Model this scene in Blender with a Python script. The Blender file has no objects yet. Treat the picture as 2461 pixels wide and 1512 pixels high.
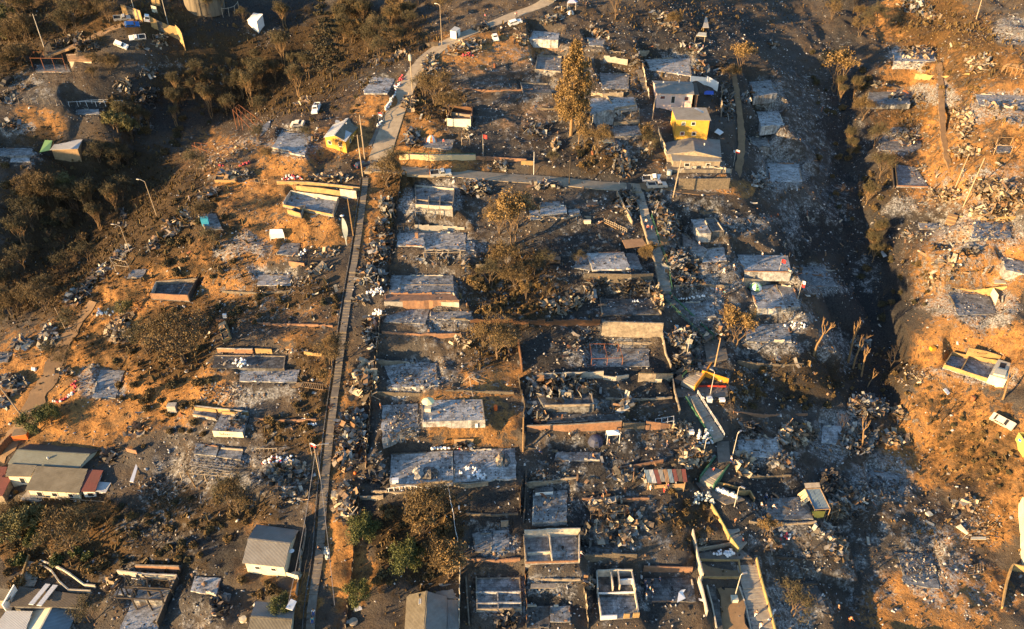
import bpy,math,random,numpy as np
from mathutils import Vector,Matrix
random.seed(7)
RNG=np.random.default_rng(7)
S=bpy.context.scene
COL=S.collection
D=bpy.data
R=math.radians
# camera (survey pixels 2461 x 1512 are used to measure the place)
F,CX,CY=1757.0,1230.5,756.0
TH=R(34)
CAM=np.array([0.,0.,130.])
FW=np.array([0,math.cos(TH),-math.sin(TH)])
UP=np.array([0,math.sin(TH),math.cos(TH)])
RT=np.array([1.,0,0])
def ray(u,v): return FW+(u-CX)/F*RT+(CY-v)/F*UP
def project(P):
 q=np.asarray(P,float)-CAM
 d=np.maximum(q@FW,1e-3)
 return CX+F*(q@RT)/d,CY-F*(q@UP)/d,d
cd=D.cameras.new('camera');cam=D.objects.new('camera',cd);COL.objects.link(cam)
cam.location=CAM;cam.rotation_euler=(R(90)-TH,0,0)
cd.sensor_fit='HORIZONTAL';cd.angle=2*math.atan(CX/F);cd.clip_start=1;cd.clip_end=6000
S.camera=cam
# light
SUN_EL,SUN_AZ=R(7.5),math.atan2(-0.50,-0.87)
sv=Vector((math.cos(SUN_EL)*math.cos(SUN_AZ),math.cos(SUN_EL)*math.sin(SUN_AZ),math.sin(SUN_EL)))
ld=D.lights.new('sun','SUN');ld.energy=5.0;ld.angle=R(0.53);ld.color=(1.0,0.63,0.27)
lo=D.objects.new('sun',ld);COL.objects.link(lo);lo.rotation_euler=sv.to_track_quat('Z','Y').to_euler();lo.location=(-200,-100,250)
W=D.worlds.new('World');S.world=W;W.use_nodes=True
nt=W.node_tree;bg=nt.nodes['Background']
sk=nt.nodes.new('ShaderNodeTexSky');sk.sky_type='NISHITA';sk.sun_disc=False
sk.sun_elevation=SUN_EL;sk.sun_rotation=math.atan2(sv.x,sv.y);sk.altitude=200;sk.ozone_density=2;sk.dust_density=.4
nt.links.new(sk.outputs[0],bg.inputs[0]);bg.inputs[1].default_value=0.115
S.view_settings.view_transform='Standard';S.view_settings.look='None'
S.view_settings.exposure=1.95;S.view_settings.gamma=1
S.cycles.max_bounces=4;S.cycles.diffuse_bounces=2;S.cycles.use_denoising=True
# noise
_P=np.random.default_rng(3).random((256,256))
def vnoise(x,y):
 xi=np.floor(x).astype(int);yi=np.floor(y).astype(int)
 fx=x-xi;fy=y-yi;fx=fx*fx*(3-2*fx);fy=fy*fy*(3-2*fy)
 a=_P[xi&255,yi&255];b=_P[(xi+1)&255,yi&255];c=_P[xi&255,(yi+1)&255];d=_P[(xi+1)&255,(yi+1)&255]
 return (a*(1-fx)+b*fx)*(1-fy)+(c*(1-fx)+d*fx)*fy*1.0-0.5
def fbm(x,y,o=4):
 s=0;a=1.0
 for i in range(o):
  s=s+a*vnoise(x*2**i+17.3*i,y*2**i+5.1*i);a*=.5
 return s
 # terrain
SL=math.tan(R(18))
def base(y):
 y=np.asarray(y,float)
 lo_=40.0;hi=285.0
 z=SL*y
 z=np.where(y>hi,SL*(hi+60*np.tanh((y-hi)/60)),z)
 return np.where(y<lo_,SL*(lo_-50*np.tanh((lo_-y)/50)),z)
CTRL=[(1330,0,-1),(1180,60,0),(1030,130,1),(960,250,2),(935,400,3),(880,430,3),(850,600,3),(825,800,3),(795,1000,2.5),(775,1250,1.5),(760,1500,1),(1080,330,2),(1200,420,2),(1250,200,0),(1380,330,1),(1450,100,-1),(1650,60,-3),(1540,455,1),(1400,500,1.5),(1450,650,.5),(1100,600,2),(1100,900,1.8),(1080,1120,1),(1100,1350,0),(1000,1500,0),(1620,300,0),(1750,300,-2),(1760,450,-1.5),(1750,120,-4),(1650,600,-1.5),(1600,800,-1),(1450,950,.3),(1750,850,-4),(1850,620,-5),(1860,760,-6),(1700,950,-2),(1740,1080,-3),(1450,1200,-.5),(1600,1300,-2),(1480,1450,-1),(1800,1350,-5),(1810,1480,-5.5),(1950,1220,-8),(1850,1100,-6.5),(1900,950,-8.5),(1300,1300,0),(1250,1450,0),(1955,-60,-15),(1960,0,-15),(1985,200,-16),(2010,400,-17),(2050,550,-18.5),(2095,700,-19),(2150,850,-19),(2185,960,-17.5),(2240,1090,-14.5),(2330,1220,-11.5),(2420,1330,-10),(2080,1280,-11.5),(2060,1450,-10.5),(2200,1450,-8),(2350,1450,-8),(2460,1505,-8),(1850,300,-6.5),(1840,150,-6),(1870,440,-7),(1960,640,-10),(2000,760,-14),(2020,900,-14.5),(2050,1050,-13.5),(2140,60,-14),(2120,250,-17),(2250,150,-7),(2280,300,-4.5),(2270,440,-7),(2400,100,3),(2400,300,4),(2420,500,4.5),(2300,560,-4),(2180,420,-15.5),(2180,600,-16),(2260,740,-9),(2420,700,2),(2320,880,-6),(2440,880,-2.5),(2280,980,-9),(2420,1030,-6),(2450,1150,-8),(2250,1000,-11.5),(1000,110,-2),(900,180,-1),(800,230,-1),(700,275,-.5),(600,330,-.5),(500,390,-1),(440,430,-1),(400,480,-2),(340,560,-4),(300,605,-5.5),(230,670,-7),(150,735,-8.5),(70,790,-10),(0,835,-11),(760,350,1.8),(700,400,1.5),(600,480,1),(520,600,0),(430,700,-2),(280,760,-5),(650,650,2),(600,850,1),(450,900,-1.5),(300,900,-4),(160,900,-6.5),(60,950,-7),(0,1050,-7),(130,1010,-6),(300,1100,-4),(130,1200,-5),(520,1100,0),(650,1000,1.5),(600,1250,0),(650,1400,0),(400,1450,-2.5),(120,1450,-5.5),(40,1350,-6),(80,720,-27),(150,640,-29),(250,540,-30),(350,430,-29),(480,320,-28),(600,230,-26),(730,140,-21),(900,60,-14),(1060,0,-8),(20,620,-27),(50,500,-25),(150,450,-26),(250,330,-24),(400,240,-22),(550,120,-17),(700,30,-14),(60,400,-19),(200,350,-19),(60,280,-14),(180,250,-13),(330,200,-15.5),(60,180,-11),(170,150,-9.5),(250,90,-6),(330,65,-5),(300,110,-8),(430,100,-11),(490,30,-7),(600,40,-11),(800,0,-11),(90,40,-9),(0,100,-13),]
WCTRL=[(-230,150,15),(-235,90,9),(-240,200,12),(-265,260,2),(-200,110,-14),(-170,80,-14),(-260,40,-8),(-160,45,-12),(-60,30,-2),(40,30,-2),(110,45,-13),(150,60,-8),(220,90,2),(230,160,9),(235,240,9),(200,310,2),(100,330,-14),(60,310,-6),(0,320,-6),(-80,320,-14),(-180,330,-6),(-260,330,-2),(-420,200,8),(-420,400,0),(420,200,14),(420,400,5),(0,480,-10),(0,-80,0),(-300,-80,0),(300,-80,0)]  # western points: hill out of view, raised to put the valley in shade
_pts=[]
for u,v,h in CTRL:
 d=ray(u,v);t=(CAM[2]-h)/(SL*d[1]-d[2]);_pts.append((d[0]*t,d[1]*t,h))
_pts+=WCTRL
_pts=np.array(_pts,float)
_K=np.hypot(_pts[:,None,0]-_pts[None,:,0],_pts[:,None,1]-_pts[None,:,1])+np.eye(len(_pts))*-2.0
_n=len(_pts);_A=np.zeros((_n+1,_n+1));_A[:_n,:_n]=-_K;_A[_n,:_n]=1;_A[:_n,_n]=1
_w=np.linalg.solve(_A,np.append(_pts[:,2],0))
ST=0.55
_gx=np.arange(-220,215,ST);_gy=np.arange(46,336,ST)
_out=np.cumsum(np.geomspace(1,160,32))
XS=np.concatenate([_gx[0]-_out[::-1],_gx,_gx[-1]+_out]);YS=np.concatenate([_gy[0]-_out[::-1],_gy,_gy[-1]+_out])
NX,NY=len(XS),len(YS);I0=32
def rbf(X,Y):
 X=np.asarray(X,float);Y=np.asarray(Y,float);h=np.full(X.shape,_w[-1])
 for i in range(_n):h-=_w[i]*np.hypot(X-_pts[i,0],Y-_pts[i,1])
 return h
_cx=np.arange(-260,262,2.2);_cy=np.arange(20,380,2.2)
_ch=rbf(*np.meshgrid(_cx,_cy))
def lerp2(ax,ay,H,X,Y):
 fx=np.clip((X-ax[0])/(ax[1]-ax[0]),0,len(ax)-1.001);fy=np.clip((Y-ay[0])/(ay[1]-ay[0]),0,len(ay)-1.001)
 i=fx.astype(int);j=fy.astype(int);fx=fx-i;fy=fy-j
 return (H[j,i]*(1-fx)+H[j,i+1]*fx)*(1-fy)+(H[j+1,i]*(1-fx)+H[j+1,i+1]*fx)*fy
GX,GY=np.meshgrid(XS,YS)
Z=lerp2(_cx,_cy,_ch,GX,GY)
far=np.clip((np.hypot(GX,GY-190)-330)/400,0,1)
Z=base(GY)+Z*(1-far)-far*25
PU,PV,_=project(np.stack([GX,GY,Z],-1))
def ridge_u(v): return np.interp(v,[0,110,270,400,480,600,735,835,900],[1050,1000,700,470,390,300,150,0,-300])
def ravine_u(v): return np.interp(v,[0,300,550,850,1000,1300,1500],[1950,1990,2040,2150,2100,2050,2030])
spur=np.clip((PU-ridge_u(PV)-10)/60,0,1)*np.clip((ravine_u(PV)-30-PU)/120,0,1)
hill=np.clip((PU-ravine_u(PV)-40)/80,0,1)
Hs=2.5
sarg=Z/Hs+1.6*fbm(GX/38,GY/38,3)
fr=sarg-np.floor(sarg)
stp=np.where(fr<.72,fr*.42/.72,.42+(fr-.72)*.58/.28)
fine=(np.hypot(GX,GY-190)<330)
Z=Z+(stp-fr)*Hs*(0.75*spur+.35*hill+.25*(1-spur-hill))*fine
rough=fbm(GX/7,GY/7,4)*1.1+fbm(GX/1.9+9,GY/1.9,2)*.32
gul=-np.abs(fbm(GX/16+3,GY/24,3))*2.2
rav=np.clip(1-np.abs(PU-ravine_u(PV))/190,0,1)*(PU>1700)
Z=Z+(hill*5.0+rav*3.4)*fbm(GX/20+5,GY/20+8,4)*fine
Z=Z+(rough+gul*(.25+.9*hill+.6*(1-spur-hill)))*fine
def gz(x,y):
 x=np.asarray(x,float);y=np.asarray(y,float)
 return lerp2(_gx,_gy,Z[I0:I0+len(_gy),I0:I0+len(_gx)],x,y)
_T=np.arange(85,420,.35)
def G(u,v,dz=0.0):
 """the point of the ground seen in survey direction (u, v)"""
 d=ray(u,v);P=CAM+d*_T[:,None]
 below=(P[:,2]<gz(P[:,0],P[:,1])+dz)
 k=int(np.argmax(below)) if below.any() else len(_T)-1
 a=_T[max(k-1,0)];b=_T[k]
 for _i in range(12):
  m=(a+b)/2;p=CAM+d*m
  if p[2]<float(gz(p[0],p[1]))+dz:b=m
  else :a=m
 p=CAM+d*b
 return Vector((p[0],p[1],float(gz(p[0],p[1]))))
def onz(u,v,z):
 d=ray(u,v);t=(z-CAM[2])/d[2];p=CAM+d*t
 return Vector((p[0],p[1],z))
ROWS=(0,384.5,769.0,1127.7)
def T(c,r,x,y): return (c*615.25+x/3.932,ROWS[r]+y/3.932)
def Q(s):
 """'10 560,1305 790,1300' -> survey pixels read off enlargement column 1, row 0; 'ov' reads the overview itself"""
 w=s.split();o=[]
 for p in w[1:]:
  x,y=map(float,p.split(','));o.append((x,y) if w[0]=='ov' else T(int(w[0][0]),int(w[0][1]),x,y))
 return o
def window(pts,m):
 p=np.array(pts);x0,y0=p[:,:2].min(0)-m;x1,y1=p[:,:2].max(0)+m
 i0=max(int((x0-_gx[0])/ST),0)+I0;i1=min(int((x1-_gx[0])/ST)+2,len(_gx))+I0
 j0=max(int((y0-_gy[0])/ST),0)+I0;j1=min(int((y1-_gy[0])/ST)+2,len(_gy))+I0
 return slice(j0,max(j1,j0)),slice(i0,max(i1,i0))
def polydist(X,Y,poly):
 """signed distance to a polygon, negative inside"""
 d=np.full(X.shape,1e9);ins=np.zeros(X.shape,bool);n=len(poly)
 for i in range(n):
  ax,ay=poly[i][0],poly[i][1];bx,by=poly[(i+1)%n][0],poly[(i+1)%n][1]
  ex,ey=bx-ax,by-ay;t=np.clip(((X-ax)*ex+(Y-ay)*ey)/(ex*ex+ey*ey+1e-9),0,1)
  d=np.minimum(d,np.hypot(X-ax-t*ex,Y-ay-t*ey))
  c=((ay>Y)!=(by>Y))&(X<(bx-ax)*(Y-ay)/(by-ay+1e-12)+ax);ins^=c
 return np.where(ins,-d,d)
def carve(poly,z,slope=1.6,gap=.08,fill=.22):
 sl=window(poly,7)
 d=polydist(GX[sl],GY[sl],poly);dd=np.maximum(d,0)
 Z[sl]=np.minimum(Z[sl],z-gap+slope*np.maximum(dd-.55,0))
 if fill is not None:Z[sl]=np.maximum(Z[sl],z-gap-fill-.75*np.maximum(dd-.6,0))
def resample(pts,step):
 p=[Vector(q) for q in pts];o=[]
 for i in range(len(p)-1):
  a=p[max(i-1,0)];b=p[i];c=p[i+1];d=p[min(i+2,len(p)-1)];n=max(int((c-b).length/step),1)
  for k in range(n):
   t=k/n;o.append(.5*((2*b)+(c-a)*t+(2*a-5*b+4*c-d)*t*t+(3*b-a-3*c+d)*t**3))
 o.append(p[-1]); return o
def smooth_z(pts,k=8,n=2):
 for _i in range(n):
  z=[q.z for q in pts]
  for i in range(len(pts)):
   a=max(0,i-k);b=min(len(pts),i+k+1);m=min(i-a,b-1-i);pts[i].z=sum(z[i-m:i+m+1])/(2*m+1)
 return pts
def carve_path(pts,hw,edge=1.2):
 sl=window(pts,hw+5);X=GX[sl];Y=GY[sl]
 best=np.full(X.shape,1e9);zz=np.zeros(X.shape)
 for i in range(len(pts)-1):
  a,b=pts[i],pts[i+1];ex,ey=b.x-a.x,b.y-a.y
  t=np.clip(((X-a.x)*ex+(Y-a.y)*ey)/(ex*ex+ey*ey+1e-9),0,1);d=np.hypot(X-a.x-t*ex,Y-a.y-t*ey)
  m=d<best;best=np.where(m,d,best);zz=np.where(m,a.z+(b.z-a.z)*t,zz)
 w=np.clip(1-(best-hw-.5)/edge,0,1);w=w*w*(3-2*w)
 Z[sl]=Z[sl]*(1-w)+(zz-.10)*w
 # mesh + object helpers
class MB:
 def __init__(s):s.v=[];s.f=[];s.m=[]
 def add(s,vs,fs,m=0):
  k=len(s.v);s.v+=[tuple(p) for p in vs];s.f+=[tuple(i+k for i in f) for f in fs];s.m+=[m]*len(fs); return s
 def box(s,c,size,rz=0,m=0,ry=0,rx=0):
  M=Matrix.Translation(Vector(c))@Matrix.Rotation(rz,4,'Z')@Matrix.Rotation(ry,4,'Y')@Matrix.Rotation(rx,4,'X')
  x,y,z=[q/2 for q in size]
  vs=[M@Vector((a*x,b*y,e*z)) for e in (-1,1) for b in (-1,1) for a in (-1,1)]
  return s.add(vs,[(0,2,3,1),(4,5,7,6),(0,1,5,4),(2,6,7,3),(0,4,6,2),(1,3,7,5)],m)
 def prism(s,poly,z0,z1,m=0):
  """poly: world points; z0 / z1: numbers or lists"""
  n=len(poly);p=[Vector(q) for q in poly]
  if sum(p[i].x*p[(i+1)%n].y-p[(i+1)%n].x*p[i].y for i in range(n))<0:
   p.reverse();z0=z0[::-1] if isinstance(z0,list) else z0;z1=z1[::-1] if isinstance(z1,list) else z1
  a=z0 if isinstance(z0,list) else [z0]*n;b=z1 if isinstance(z1,list) else [z1]*n
  vs=[(p[i].x,p[i].y,a[i]) for i in range(n)]+[(p[i].x,p[i].y,b[i]) for i in range(n)]
  return s.add(vs,[tuple(range(n))[::-1],tuple(range(n,2*n))]+[(i,(i+1)%n,n+(i+1)%n,n+i) for i in range(n)],m)
 def beam(s,a,b,w,h=None,m=0):
  a=Vector(a);b=Vector(b);h=h or w;d=b-a;L=d.length
  if L<1e-4: return s
  q=d.to_track_quat('X','Z');M=Matrix.Translation((a+b)/2)@q.to_matrix().to_4x4()
  vs=[M@Vector((x*L/2,y*w/2,z*h/2)) for z in (-1,1) for y in (-1,1) for x in (-1,1)]
  return s.add(vs,[(0,2,3,1),(4,5,7,6),(0,1,5,4),(2,6,7,3),(0,4,6,2),(1,3,7,5)],m)
 def tube(s,pts,rad,n=6,m=0,cap=True):
  pts=[Vector(p) for p in pts];k=len(pts);rad=rad if isinstance(rad,(list,tuple)) else [rad]*k
  vs=[];d0=(pts[1]-pts[0]).normalized();u=d0 .orthogonal().normalized()
  for i,p in enumerate(pts):
   d=(pts[min(i+1,k-1)]-pts[max(i-1,0)]).normalized();u=(u-d*u.dot(d)).normalized();w=d.cross(u)
   vs+=[p+(u*math.cos(2*math.pi*j/n)+w*math.sin(2*math.pi*j/n))*rad[i] for j in range(n)]
  fs=[(i*n+j,i*n+(j+1)%n,(i+1)*n+(j+1)%n,(i+1)*n+j) for i in range(k-1) for j in range(n)]
  if cap:fs+=[tuple(range(n))[::-1],tuple(range((k-1)*n,k*n))]
  return s.add(vs,fs,m)
 def lathe(s,c,prof,n=16,m=0,a0=0,sx=1,sy=1):
  c=Vector(c);k=len(prof);vs=[c+Vector((r*sx*math.cos(a0+2*math.pi*j/n),r*sy*math.sin(a0+2*math.pi*j/n),z)) for r,z in prof for j in range(n)]
  fs=[(i*n+j,i*n+(j+1)%n,(i+1)*n+(j+1)%n,(i+1)*n+j) for i in range(k-1) for j in range(n)]
  fs+=[tuple(range(n))[::-1],tuple(range((k-1)*n,k*n))]
  return s.add(vs,fs,m)
 def sheet(s,c,L,wd,rot,bend=0.5,k=4,m=0,t=0):
  """a bent strip of roofing sheet; rot = Euler-ish Matrix 3x3"""
  vs=[];c=Vector(c);a1=bend*random.uniform(-1,1);a2=bend*random.uniform(-1,1);x=-L/2;zc=0;ang=a1;pts=[]
  for i in range(k+1):
   pts.append((x,zc));ang+=(a2-a1)/k+random.uniform(-.35,.35)*bend;x+=L/k*math.cos(ang);zc+=L/k*math.sin(ang)
  tw=random.uniform(-.5,.5)*bend
  for i,(x,zc) in enumerate(pts):
   for y in (-wd/2,wd/2):vs.append(c+rot@Vector((x,y,zc+y*tw*i/k)))
  return s.add(vs,[(2*i,2*i+2,2*i+3,2*i+1) for i in range(k)],m)
 def mesh(s,name,mats,loc=(0,0,0),smooth=False):
  me=D.meshes.new(name);l=Vector(loc)
  me.from_pydata([(p[0]-l.x,p[1]-l.y,p[2]-l.z) for p in s.v],[],s.f)
  for m in (mats if isinstance(mats,(list,tuple)) else [mats]):me.materials.append(m)
  if any(s.m):me.polygons.foreach_set('material_index',s.m)
  if smooth:me.polygons.foreach_set('use_smooth',[True]*len(me.polygons))
  me.update(); return me
 def build(s,name,mats,parent=None,smooth=False,loc=None):
  """one mesh object; world coordinates in, kept relative to its parent (or to loc)"""
  o=D.objects.new(name,s.mesh(name,mats,(loc if loc is not None else (wloc(parent) if parent else (0,0,0))),smooth))
  COL.objects.link(o)
  if parent:o.parent=parent
  elif loc is not None:o.location=loc
  return o
def wloc(o):
 l=Vector((0,0,0))
 while o:l+=Vector(o.location);o=o.parent
 return l
def npmesh(name,V,Fq,mat,mats=None):
 """mesh from numpy arrays, all faces with the same number of corners"""
 me=D.meshes.new(name);n=len(Fq);k=Fq.shape[1]
 me.vertices.add(len(V));me.vertices.foreach_set('co',V.astype(np.float32).ravel())
 me.loops.add(n*k);me.loops.foreach_set('vertex_index',Fq.astype(np.int32).ravel())
 me.polygons.add(n);me.polygons.foreach_set('loop_start',np.arange(0,n*k,k,dtype=np.int32))
 try :me.polygons.foreach_set('loop_total',np.full(n,k,dtype=np.int32))
 except Exception:pass
 me.materials.append(mat);me.update(calc_edges=True);me.validate(); return me
def tag(o,label=None,cat=None,group=None,kind=None):
 if label:o['label']=label
 if cat:o['category']=cat
 if group:o['group']=group
 if kind or cat:o['kind']=kind or 'thing'
 return o
def empty(name,loc,label,cat,group=None,rz=0):
 o=D.objects.new(name,None);COL.objects.link(o);o.location=loc;o.rotation_euler=(0,0,rz);o.empty_display_size=.5
 return tag(o,label,cat,group)
def kids(o): return [c for c in CH.get(o.name,[])]
def copy_tree(o,parent=None,label=None,group=None):
 c=o.copy();COL.objects.link(c);c.parent=parent
 if label:c['label']=label
 if group:c['group']=group
 for ch in list(o.children):copy_tree(ch,c)
 return c
def place(proto,loc,rz=0,sc=1.0,label=None,group=None,tilt=None):
 """the prototype itself the first time, a copy of it and its parts afterwards"""
 if proto.get('used'):o=copy_tree(proto)
 else :o=proto;o['used']=1
 o.location=loc;o.rotation_mode='XYZ'
 M=Matrix.Rotation(rz,3,'Z')
 if tilt is not None:
  n=Vector(tilt).normalized();x=(M@Vector((1,0,0)));x=(x-n*x.dot(n)).normalized();y=n.cross(x);M=Matrix((x,y,n)).transposed()
 o.rotation_euler=M.to_euler();o.scale=(sc,sc,sc) if not isinstance(sc,tuple) else sc
 if label:o['label']=label
 if group:o['group']=group
 return o
def normal(x,y,e=1.2):
 return Vector((float(gz(x-e,y)-gz(x+e,y)),float(gz(x,y-e)-gz(x,y+e)),2*e)).normalized()
 # materials
def newmat(name):
 m=D.materials.new(name);m.use_nodes=True;t=m.node_tree;b=t.nodes['Principled BSDF']
 return m,t,b
def N(t,kind,**kw):
 n=t.nodes.new(kind)
 for k,v in kw.items():
  if k.startswith('i_'):n.inputs[k[2:].replace('_',' ')].default_value=v
  else :setattr(n,k,v)
 return n
def ramp(t,fac,stops,interp='LINEAR'):
 n=t.nodes.new('ShaderNodeValToRGB');e=n.color_ramp.elements;n.color_ramp.interpolation=interp
 while len(e)<len(stops):e.new(.5)
 for q,(p,c) in zip(e,stops):q.position=p;q.color=(*c,1) if len(c)==3 else c
 t.links.new(fac,n.inputs[0]); return n.outputs[0]
def mix(t,fac,a,b,mode='MIX'):
 n=t.nodes.new('ShaderNodeMix');n.data_type='RGBA';n.blend_type=mode
 for sck,val in ((n.inputs[0],fac),(n.inputs[6],a),(n.inputs[7],b)):
  if isinstance(val,(int,float)):sck.default_value=val
  elif isinstance(val,tuple):sck.default_value=(*val,1)
  else :t.links.new(val,sck)
 return n.outputs[2]
def noise(t,scale,detail=5,rough=.6,vec=None,out=0):
 n=t.nodes.new('ShaderNodeTexNoise');n.inputs['Scale'].default_value=scale;n.inputs['Detail'].default_value=detail;n.inputs['Roughness'].default_value=rough
 if vec:t.links.new(vec,n.inputs['Vector'])
 return n.outputs[out]
def geo(t): return t.nodes.new('ShaderNodeNewGeometry').outputs['Position']
def math_(t,op,a,b=0.,c=0.,clamp=False):
 n=t.nodes.new('ShaderNodeMath');n.operation=op;n.use_clamp=clamp
 for i,q in enumerate((a,b,c)):
  if isinstance(q,(int,float)):n.inputs[i].default_value=q
  else :t.links.new(q,n.inputs[i])
 return n.outputs[0]
def bump(t,b,h,strength=.5,dist=.1):
 n=t.nodes.new('ShaderNodeBump');n.inputs['Strength'].default_value=strength;n.inputs['Distance'].default_value=dist
 t.links.new(h,n.inputs['Height']);t.links.new(n.outputs[0],b.inputs['Normal'])
def dirty(name,col,col2,dirt=(.03,.027,.025),amt=.5,scale=.6,rough=.85,b=.3,wave=None,metal=0,fine=6):
 """a weathered surface: two tones, stains of dirt, grain; wave = (axis, pitch) corrugation"""
 m,t,p=newmat(name);P=geo(t)
 n1=noise(t,scale,6,.65,P);n2=noise(t,fine,4,.7,P)
 c=mix(t,ramp(t,n1,[(.35,(0,0,0)),(.65,(1,1,1))]),col,col2)
 st=math_(t,'MULTIPLY',ramp(t,noise(t,scale*2.3,8,.7,P),[(.5-.2*amt,(0,0,0)),(.78-.2*amt,(1,1,1))]),amt*1.3,clamp=True)
 c=mix(t,st,c,dirt)
 c=mix(t,math_(t,'MULTIPLY',n2,.35),c,(.5*col[0],.5*col[1],.5*col[2]))
 if wave:
  w=t.nodes.new('ShaderNodeTexWave');w.bands_direction=wave[0];w.inputs['Scale'].default_value=wave[1];w.inputs['Distortion'].default_value=.3;w.inputs['Detail'].default_value=1
  tc=t.nodes.new('ShaderNodeTexCoord');t.links.new(tc.outputs['Object'],w.inputs['Vector'])
  c=mix(t,math_(t,'MULTIPLY',w.outputs[1],.45),c,tuple(q*.45 for q in col))
  bump(t,p,w.outputs[1],.8,.06)
 else :bump(t,p,n2,b,.08)
 t.links.new(c,p.inputs['Base Color']);p.inputs['Roughness'].default_value=rough;p.inputs['Metallic'].default_value=metal
 return m
def island(name,stops,rough=.8,metal=0,interp='LINEAR',nz=.35,trans=0):
 """each loose piece of the mesh takes its own tone"""
 m,t,p=newmat(name);g=t.nodes.new('ShaderNodeNewGeometry')
 c=ramp(t,g.outputs['Random Per Island'],stops,interp)
 n1=noise(t,1.7,5,.7,g.outputs['Position'])
 c=mix(t,math_(t,'MULTIPLY',ramp(t,n1,[(.4,(0,0,0)),(.7,(1,1,1))]),nz),c,(.03,.022,.016))
 t.links.new(c,p.inputs['Base Color']);p.inputs['Roughness'].default_value=rough;p.inputs['Metallic'].default_value=metal
 return m
def plain(name,col,rough=.6,metal=0,nz=.25,scale=3):
 m,t,p=newmat(name);n=noise(t,scale,4,.6,geo(t))
 t.links.new(mix(t,math_(t,'MULTIPLY',n,nz),col,tuple(q*.4 for q in col)),p.inputs['Base Color'])
 p.inputs['Roughness'].default_value=rough;p.inputs['Metallic'].default_value=metal; return m
M={}
def slabmat(name,lo_,hi,soot,amt):
 """a burnt floor: concrete, drifts of white ash, soot, scorched patches and joints"""
 m,t,q=newmat(name);P=geo(t)
 c=mix(t,ramp(t,noise(t,.22,5,.6,P),[(.38,(0,0,0)),(.62,(1,1,1))]),lo_,hi)
 c=mix(t,ramp(t,noise(t,.9,8,.75,P),[(.44,(0,0,0)),(.60,(1,1,1))]),c,tuple(k*.55 for k in lo_))
 c=mix(t,math_(t,'MULTIPLY',ramp(t,noise(t,.55,9,.78,P),[(.55-.2*amt,(0,0,0)),(.70-.2*amt,(1,1,1))]),.85),c,soot)
 c=mix(t,math_(t,'MULTIPLY',ramp(t,noise(t,.75,9,.8,P),[(.52,(0,0,0)),(.64,(1,1,1))]),.7),c,tuple(min(k*1.35,.75) for k in hi))
 c=mix(t,math_(t,'MULTIPLY',ramp(t,noise(t,.3,6,.7,P),[(.54,(0,0,0)),(.66,(1,1,1))]),.6),c,(.15,.10,.065))
 c=mix(t,math_(t,'MULTIPLY',ramp(t,noise(t,6.5,3,.7,P),[(.60,(0,0,0)),(.68,(1,1,1))]),.35),c,(.05,.045,.04))
 oi=t.nodes.new('ShaderNodeObjectInfo').outputs['Random']
 c=mix(t,.75,c,ramp(t,oi,[(0,(.62,.60,.57)),(.2,(.95,.95,.95)),(.4,(.78,.74,.70)),(.6,(1,1,1)),(.78,(.70,.72,.74)),(.9,(.90,.80,.70)),(1,(.98,.98,.98))]),'MULTIPLY')
 j=t.nodes.new('ShaderNodeTexBrick');j.inputs['Scale'].default_value=.33;j.inputs['Mortar Size'].default_value=.012;j.inputs['Color1'].default_value=j.inputs['Color2'].default_value=(1,1,1,1);j.inputs['Mortar'].default_value=(.25,.25,.25,1);t.links.new(P,j.inputs['Vector'])
 c=mix(t,.6,c,j.outputs[0],'MULTIPLY')
 t.links.new(c,q.inputs['Base Color']);q.inputs['Roughness'].default_value=.9;bump(t,q,noise(t,3,6,.7,P),.5,.12); return m
M['slab']=slabmat('ashy_concrete',(.245,.25,.255),(.375,.385,.39),(.05,.05,.05),.3)
M['slab_pale']=slabmat('pale_ashy_concrete',(.37,.378,.385),(.53,.54,.545),(.09,.088,.086),.12)
M['slab_dark']=slabmat('sooty_concrete',(.11,.112,.114),(.20,.204,.207),(.028,.027,.027),.5)
M['ruin']=dirty('sooty_plaster',(.40,.34,.26),(.28,.23,.17),(.05,.04,.035),.6,.5)
M['ruin_pale']=dirty('scorched_white_plaster',(.62,.57,.48),(.45,.40,.32),(.07,.06,.05),.5,.45)
M['ruin_ochre']=dirty('scorched_ochre_plaster',(.45,.30,.13),(.34,.22,.09),(.06,.045,.03),.45,.5)
M['brick']=dirty('scorched_brick',(.33,.17,.09),(.25,.15,.10),(.05,.04,.035),.5,.7)
M['stone']=dirty('sooty_stone',(.20,.165,.12),(.12,.10,.08),(.03,.025,.02),.6,1.2,b=.8,fine=3)
M['cream']=dirty('cream_plaster',(.72,.66,.50),(.60,.54,.40),(.20,.16,.10),.25,.5)
M['white']=dirty('white_paint',(.78,.78,.77),(.68,.68,.67),(.30,.28,.25),.2,.5)
M['yellow']=dirty('yellow_paint',(.60,.34,.045),(.52,.28,.04),(.22,.12,.04),.4,.45)
M['pink']=dirty('pink_plaster',(.72,.55,.50),(.62,.47,.42),(.25,.18,.14),.25,.5)
M['orange_paint']=dirty('orange_paint',(.72,.30,.02),(.62,.25,.02),(.25,.12,.03),.25,.6)
M['red_paint']=dirty('red_paint',(.55,.05,.02),(.42,.04,.02),(.1,.03,.02),.25,.6)
M['green_paint']=dirty('green_paint',(.05,.17,.09),(.04,.12,.07),(.03,.04,.03),.4,.6)
M['roof_grey']=dirty('grey_roofing',(.24,.235,.22),(.30,.29,.27),(.12,.09,.06),.4,.3,wave=('X',1.4))
M['roof_green']=dirty('weathered_green_roofing',(.17,.19,.165),(.21,.225,.20),(.10,.09,.06),.4,.3,wave=('X',1.4))
M['roof_olive']=dirty('weathered_brown_roofing',(.20,.175,.125),(.26,.23,.17),(.09,.07,.04),.5,.3,wave=('X',1.4))
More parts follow.
